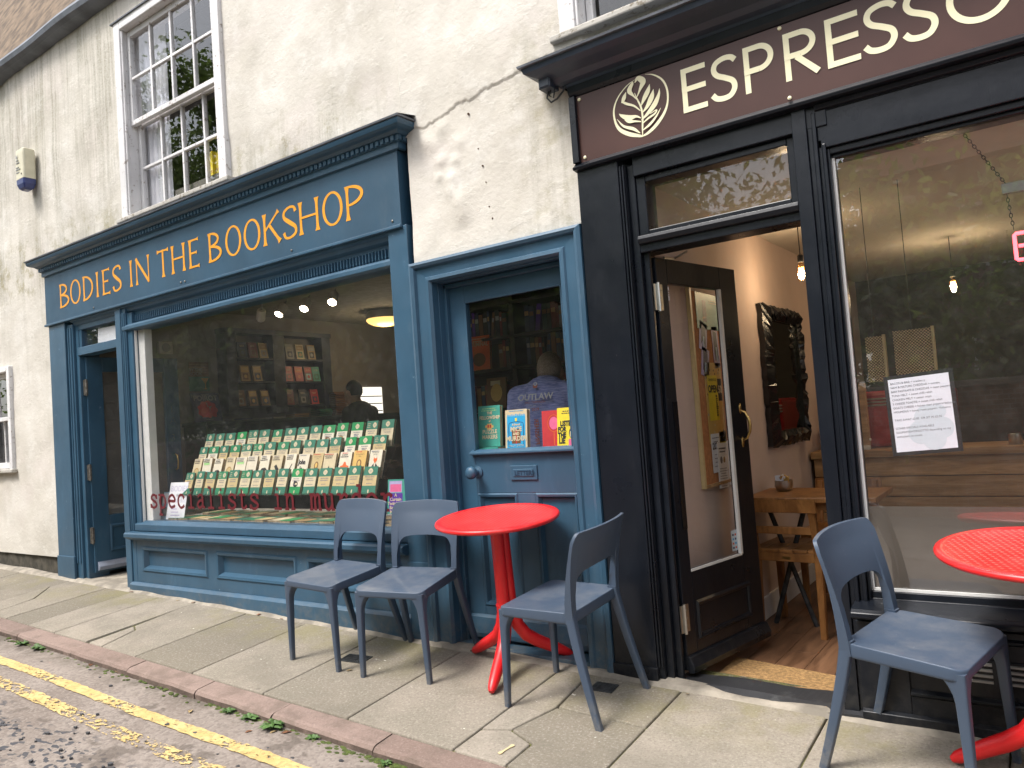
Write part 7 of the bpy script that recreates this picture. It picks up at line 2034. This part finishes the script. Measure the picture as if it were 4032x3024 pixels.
MB().box(-0.07, 0.07, -0.037, 0.037, -0.001, 0.0012).build('pit', M['dark'], gr, local=True)
pl = on_ground('cover_plate', (-1.763, -0.152), 0.06, 'square iron cover plate in the flags behind the right-hand chair', 'cover plate')
MB().box(-0.055, 0.055, -0.043, 0.043, 0.0, 0.005).build('plate', M['iron'], pl, local=True, bevel=0.002)
for k in range(5): MB().box(-0.045 + 0.02 * k, -0.039 + 0.02 * k, -0.035, 0.035, 0.0048, 0.0062).build('rib', M['iron'], pl, local=True)
stk = on_ground('wooden_stirrer', (-1.852, -0.772), 1.40, 'pale wooden ice cream stick lying on the pavement near the kerb', 'stick')
mb = MB()
poly_ = [(x, s_) for x, s_ in [(-0.040, 0.003), (-0.038, 0.0075), (-0.030, 0.0085), (-0.018, 0.0045), (0.018, 0.0045), (0.030, 0.0085), (0.038, 0.0075), (0.040, 0.003)]]
pp = poly_ + [(x, -y) for x, y in poly_[::-1]]
mb.prism(pp, 'z', 0.002, 0.0045)
mb.build('stick', simple('pale birch', (0.62, 0.50, 0.28), 0.7, 0.1, 80), stk, local=True)
# weeds, moss cushions and dead leaves along the kerb and the wall
leafm = simple('weed leaf', (0.075, 0.16, 0.03), 0.6, 0.25, 60, **{'Subsurface Weight': 0.0})
mossm = simple('moss', (0.085, 0.115, 0.02), 0.95, 0.3, 60, 0.9, 120)
deadm = simple('dead leaf', (0.24, 0.095, 0.035), 0.8, 0.35, 50)
palem = simple('pale dead leaf', (0.42, 0.30, 0.14), 0.8, 0.3, 50)
def weed(x, y, z, r, n, label):
    e = empty('weed', (x, y, z), label, 'weed', 'weeds along the kerb')
    mb = MB()
    for k in range(n):
        a = random.uniform(0, 6.283); l = r * random.uniform(0.5, 1.1); up = random.uniform(0.25, 0.9)
        w_ = l * random.uniform(0.16, 0.30)
        d = Vector((math.cos(a), math.sin(a), 0)); s_ = Vector((-d.y, d.x, 0))
        b0 = Vector((random.uniform(-.3, .3) * r, random.uniform(-.12, .12) * r, 0))
        m1 = b0 + d * l * .5 + Vector((0, 0, l * up * .5)); tip = b0 + d * l + Vector((0, 0, l * up * .45))
        mb.add([b0, m1 + s_ * w_, tip, m1 - s_ * w_, m1 + Vector((0, 0, w_ * .3))], [(0, 1, 4), (0, 4, 3), (1, 2, 4), (4, 2, 3)])
    o = mb.build('leaves', leafm, e, local=True)
    tag(o, kind='stuff')
    MB().sphere((0, 0, 0), (r * 0.55, r * 0.22, r * 0.12), 10, 5).build('root', mossm, e, local=True)
for (x, r, n, lab) in [(-5.64, 0.055, 26, 'small weed at the foot of the kerb, furthest left'), (-5.40, 0.065, 34, 'bushy small weed at the kerb, second from the left'), (-3.33, 0.045, 22, 'small weed at the kerb, left of the middle clump'),
                       (-3.17, 0.05, 26, 'weed in the middle of the kerb clump'), (-2.98, 0.07, 40, 'largest weed of the clump at the kerb below the chairs'), (-2.72, 0.04, 20, 'low weed at the kerb just right of the largest one'), (-2.28, 0.03, 16, 'tiny weed at the kerb near the bottom edge')]:
    y = kout(x) - 0.025
    weed(x, y, ROAD(x, y) + 0.002, r, n, lab)
mb = MB()
for k in range(260):
    x = random.uniform(-5.9, -1.8) if k < 150 else random.uniform(-3.4, -2.1)
    y = kout(x) - abs(random.gauss(0, 0.022)) - 0.004
    r = random.uniform(0.004, 0.014)
    mb.sphere((x, y, ROAD(x, y)), (r * 1.6, r, r * 0.45), 6, 4)
tag(mb.build('moss', mossm), 'green moss and grit along the foot of the kerb', 'moss', kind='stuff')
def leaf(x, y, z, s_, m, a, lab):
    mb = MB()
    d = Vector((math.cos(a), math.sin(a), 0)); q_ = Vector((-d.y, d.x, 0))
    c_ = Vector((0, 0, s_ * 0.25))
    P0 = [-d * s_, -d * s_ * .3 + q_ * s_ * .45 + c_, d * s_ * .5 + q_ * s_ * .35 + c_ * .6, d * s_, d * s_ * .5 - q_ * s_ * .35 + c_ * .8, -d * s_ * .3 - q_ * s_ * .45 + c_ * .5, Vector((0, 0, s_ * .05))]
    P0 = [p + Vector((x, y, z + 0.004)) for p in P0]
    mb.add(P0, [(0, 1, 6), (1, 2, 6), (2, 3, 6), (3, 4, 6), (4, 5, 6), (5, 0, 6)])
    tag(mb.build('fallen_leaf', m), lab, 'leaf', 'fallen leaves')
LF = [(-5.92, -0.06, 0, 0.022, 'brown dead leaf at the wall foot by the bookshop doorstep'), (-5.10, -0.05, 0, 0.020, 'brown dead leaf at the wall foot below the first riser panel'), (-5.28, -0.06, 1, 0.015, 'pale dead leaf at the wall foot below the first riser panel'),
      (-4.35, -0.055, 0, 0.022, 'brown dead leaf at the wall foot below the second riser panel'), (-4.12, -0.06, 0, 0.016, 'small dead leaf at the wall foot left of the chairs'), (-4.73, -0.94, 0, 0.028, 'red-brown dead leaf in the gutter, left'), (-4.45, -0.93, 1, 0.030, 'pale dead leaf in the gutter'),
      (-3.52, -1.06, 1, 0.022, 'pale twig-like leaf on the road by the worn patch'), (-3.05, -1.07, 0, 0.018, 'orange dead leaf on the road by the weeds'), (-2.88, -1.0, 0, 0.026, 'curled brown leaf beside the largest weed'), (-2.94, -1.02, 1, 0.022, 'pale curled leaf beside the largest weed'),
      (-3.05, -0.47, 1, 0.018, 'pale leaf scrap on the flags beside the drain grate'), (-2.60, -0.03, 0, 0.020, 'rust-coloured leaf against the foot of the blue pilaster'), (-1.62, -0.06, 0, 0.010, 'tiny brown leaf at the foot of the black pilaster'), (-1.40, -0.08, 1, 0.010, 'tiny leaf scrap by the cafe step')]
for (x, y, m_, s_, lab) in LF:
    z = G(x, y) if y > kin(x) else ROAD(x, y)
    leaf(x, y, z, s_, (deadm, palem)[m_], random.uniform(0, 6.28), lab)
# loose chippings on the road
mb = MB()
for k in range(170):
    x = random.uniform(-6, -1.5); y = -1.5 - abs(random.gauss(0, 0.16)) if k % 3 else random.uniform(-1.7, -0.98)
    r = random.uniform(0.004, 0.011)
    a = random.uniform(0, 3.1)
    z = ROAD(x, y) + 0.003
    q_ = [(x + r * 1.5 * math.cos(a + t) * (1 if j % 2 else .7), y + r * math.sin(a + t) * (1 if j % 2 else .75)) for j, t in enumerate(np.linspace(0, 5.2, 6))]
    mb.prism(q_, 'z', z - 0.004, z + r * 0.35)
tag(mb.build('chippings', simple('slate chipping', (0.075, 0.075, 0.08), 0.7, 0.3, 30)), 'loose grey stone chippings scattered on the road', 'chippings', kind='stuff')
# upstairs: net curtain and yellow books behind the sash
cur = MB()
cur.grid([[(-5.80 + 0.0095 * i, 0.185 + 0.014 * math.sin(i * 0.9), z) for z in (3.06, 4.55)] for i in range(36)], 36, 2)
tag(cur.build('curtain', simple('grey blind fabric', (0.62, 0.62, 0.66), 0.9, 0.05), smooth=True), 'grey curtain at the left inside the upstairs sash window', 'curtain')
for i in range(9):
    o = MB().box(0, 0.022, 0, 0.13, 0, 0.16 + 0.015 * (i % 3), 0).box(0.002, 0.020, -0.0008, 0, 0.03, 0.05, 1).build('shelved_book', [P_['yellow'] if i else P_['tan'], P_['gold']], local=True)
    o.location = (-5.02 + 0.024 * i + (0.04 if i > 2 else 0), 0.19, 3.195)
    tag(o, 'yellow spined book, %s along the sill inside the upstairs sash window' % ORD[i + 1], 'book', 'yellow books on the upstairs sill')
tag(MB().box(-5.42, -4.55, 0.17, 0.40, 3.15, 3.194).build('window_board', dim), 'dark window board inside the upstairs sash window', 'shelf')
# ================================================================== ACROSS THE LANE (seen as reflections in the glass)
def m_brick():
    t = NT('old brick')
    p = t.pos()
    q = t.mp(p, (1, 1, 1), (0, 0, 0), (R_(90), 0, 0))
    b = t.n('ShaderNodeTexBrick')
    t.lk(q, b.inputs['Vector'])
    b.inputs['Scale'].default_value = 4.4
    b.inputs['Color1'].default_value = (0.23, 0.12, 0.075, 1)
    b.inputs['Color2'].default_value = (0.33, 0.20, 0.13, 1)
    b.inputs['Mortar'].default_value = (0.34, 0.30, 0.25, 1)
    b.inputs['Mortar Size'].default_value = 0.03
    c = t.mix(t.ss(t.noise(p, 3, 4), 0.35, 0.7), b.outputs['Color'], (0.14, 0.09, 0.06))
    return t.fin(c, 0.9, 0, t.bump(b.outputs['Fac'], -0.5, 0.01))
M['brick'] = m_brick()
bw_ = empty('boundary_wall', (-8, -7.2, ROAD(-8, -7.2)), 'low brick boundary wall across the lane, seen only in reflections', 'wall')
MB().box(-40, 12, -7.45, -7.2, -0.6, 1.25).build('brickwork', M['brick'], bw_)
MB().box(-40, 12, -7.49, -7.16, 1.25, 1.33).build('coping', M['mortar'], bw_, bevel=0.01)
hs_ = empty('brick_house', (1.5, -17, 0), 'brick house across the lane, seen only in reflections', 'house')
MB().box(-3.5, 8.5, -22, -16, -0.6, 6.2).build('wall', M['brick'], hs_)
MB().prism([(-22.4, 6.1), (-15.6, 6.1), (-19, 9.6)], 'x', -3.8, 8.8).build('roof', simple('clay tiles', (0.26, 0.115, 0.065), 0.9, 0.3, 6, 0.9, 20), hs_)
for (x, z) in ((-1.5, 1.0), (1.8, 1.0), (5.2, 1.0), (-1.5, 3.8), (1.8, 3.8), (5.2, 3.8)):
    wdw = MB().box(x, x + 1.0, -16.02, -15.97, z, z + 1.4).build('window', M['white'], hs_)
    MB().box(x + 0.08, x + 0.47, -15.968, -15.96, z + 0.08, z + 1.32).build('pane', P_['blackc'], wdw)
    MB().box(x + 0.53, x + 0.92, -15.968, -15.96, z + 0.08, z + 1.32).build('pane', P_['blackc'], wdw)
lfm = NT('tree leaf')
_p = lfm.pos()
_lc = lfm.mix(lfm.ss(lfm.noise(_p, 1.2, 3), 0.35, 0.65), (0.055, 0.11, 0.022), (0.17, 0.25, 0.055))
lfm.fin(_lc, 0.55)
_tl = lfm.n('ShaderNodeBsdfTranslucent')          # leaves let light through
lfm.lk(lfm.mix(0.5, _lc, (0.36, 0.50, 0.10)), _tl.inputs[0])
_mm = lfm.n('ShaderNodeMixShader'); _mm.inputs[0].default_value = 0.45
lfm.lk(lfm.b.outputs[0], _mm.inputs[1]); lfm.lk(_tl.outputs[0], _mm.inputs[2]); lfm.lk(_mm.outputs[0], lfm.out.inputs['Surface'])
bark = simple('bark', (0.085, 0.065, 0.05), 0.95, 0.3, 12, 0.9, 25)
def tree(x, y, H, Rr, n, label, seed):
    r = np.random.default_rng(seed)
    z0 = ROAD(x, y) - 0.1
    e = empty('tree', (x, y, z0), label, 'tree', 'trees across the lane')
    mb = MB()
    mb.tube([(0, 0, 0), (0.05, 0, H * .2), (0.0, 0.08, H * .45), (0.12, 0, H * .75), (0.1, 0, H * .92)], [0.24, 0.19, 0.15, 0.08, 0.03], 10)
    cl_ = []
    for k in range(26):
        a = r.uniform(0, 6.283); h = r.uniform(.22, .93); rad = Rr * r.uniform(.45, 1.0) * (1 - 0.45 * max(0, h - .55) / .45)
        tip = Vector((rad * math.cos(a), rad * math.sin(a), H * h + r.uniform(-.3, .5)))
        b0 = Vector((0.03, 0.03, H * max(.15, h - .18)))
        md = b0.lerp(tip, .5) + Vector((0, 0, .15))
        mb.tube([b0, md, tip], [0.06, 0.035, 0.012], 6)
        cl_ += [(tip, .75), (md, .55), (b0.lerp(tip, .78), .65)]
    mb.build('trunk', bark, e, local=True, smooth=True)
    V, F = [], []
    C = np.array([list(c[0]) for c in cl_]); S_ = np.array([c[1] for c in cl_])
    ci = r.integers(0, len(C), n)
    off = r.normal(0, 1, (n, 3)) * (S_[ci] * .55)[:, None] * np.array([1, 1, .75])
    ctr = C[ci] + off
    m = n // 3
    ctr[:m] = r.normal(0, 1, (m, 3)) * np.array([Rr * .62, Rr * .5, H * .2]) + np.array([0, 0, H * .46])
    ctr[:, 2] = np.maximum(ctr[:, 2], 0.6 + 0.3 * r.random(n))
    u = r.normal(0, 1, (n, 3)); u /= np.linalg.norm(u, axis=1)[:, None]
    v = np.cross(u, r.normal(0, 1, (n, 3))); v /= np.linalg.norm(v, axis=1)[:, None]
    L = r.uniform(.055, .11, n)[:, None] * (1.25 if H > 12 else 1.15)
    q0, q1, q2, q3 = ctr - u * L, ctr + v * L * .45, ctr + u * L, ctr - v * L * .45
    V = np.stack([q0, q1, q2, q3], 1).reshape(-1, 3)
    me = bpy.data.meshes.new('crown')
    me.from_pydata(V.tolist(), [], [(4 * i, 4 * i + 1, 4 * i + 2, 4 * i + 3) for i in range(n)])
    me.materials.append(lfm.mat)
    o = bpy.data.objects.new('crown', me); COL.objects.link(o); o.parent = e
    return e
TR = [(-3.2, -9.3, 5.6, 2.1), (0.6, -10.4, 5.0, 2.0), (-6.8, -8.9, 6.6, 2.4), (-10.4, -9.4, 7.0, 2.5), (-14.3, -9.0, 7.6, 2.7), (-18.6, -9.8, 8.0, 2.8), (-23, -9.6, 7.6, 2.8), (4.2, -9.8, 5.4, 2.1), (-12.5, -13.5, 9.5, 3.0), (-8.3, -12.8, 8.6, 2.8), (-21.5, -12.5, 15, 4.0), (-16.5, -12.0, 13.5, 3.6), (-27, -11.5, 15, 4.2)]
for k, (x, y, H, Rr) in enumerate(TR):
    tree(x, y, H, Rr, 14000 if x > -5 else (24000 if H < 12 else 20000), 'leafy tree across the lane, %s along the row, seen only in reflections' % ORD[k + 1], 100 + k)
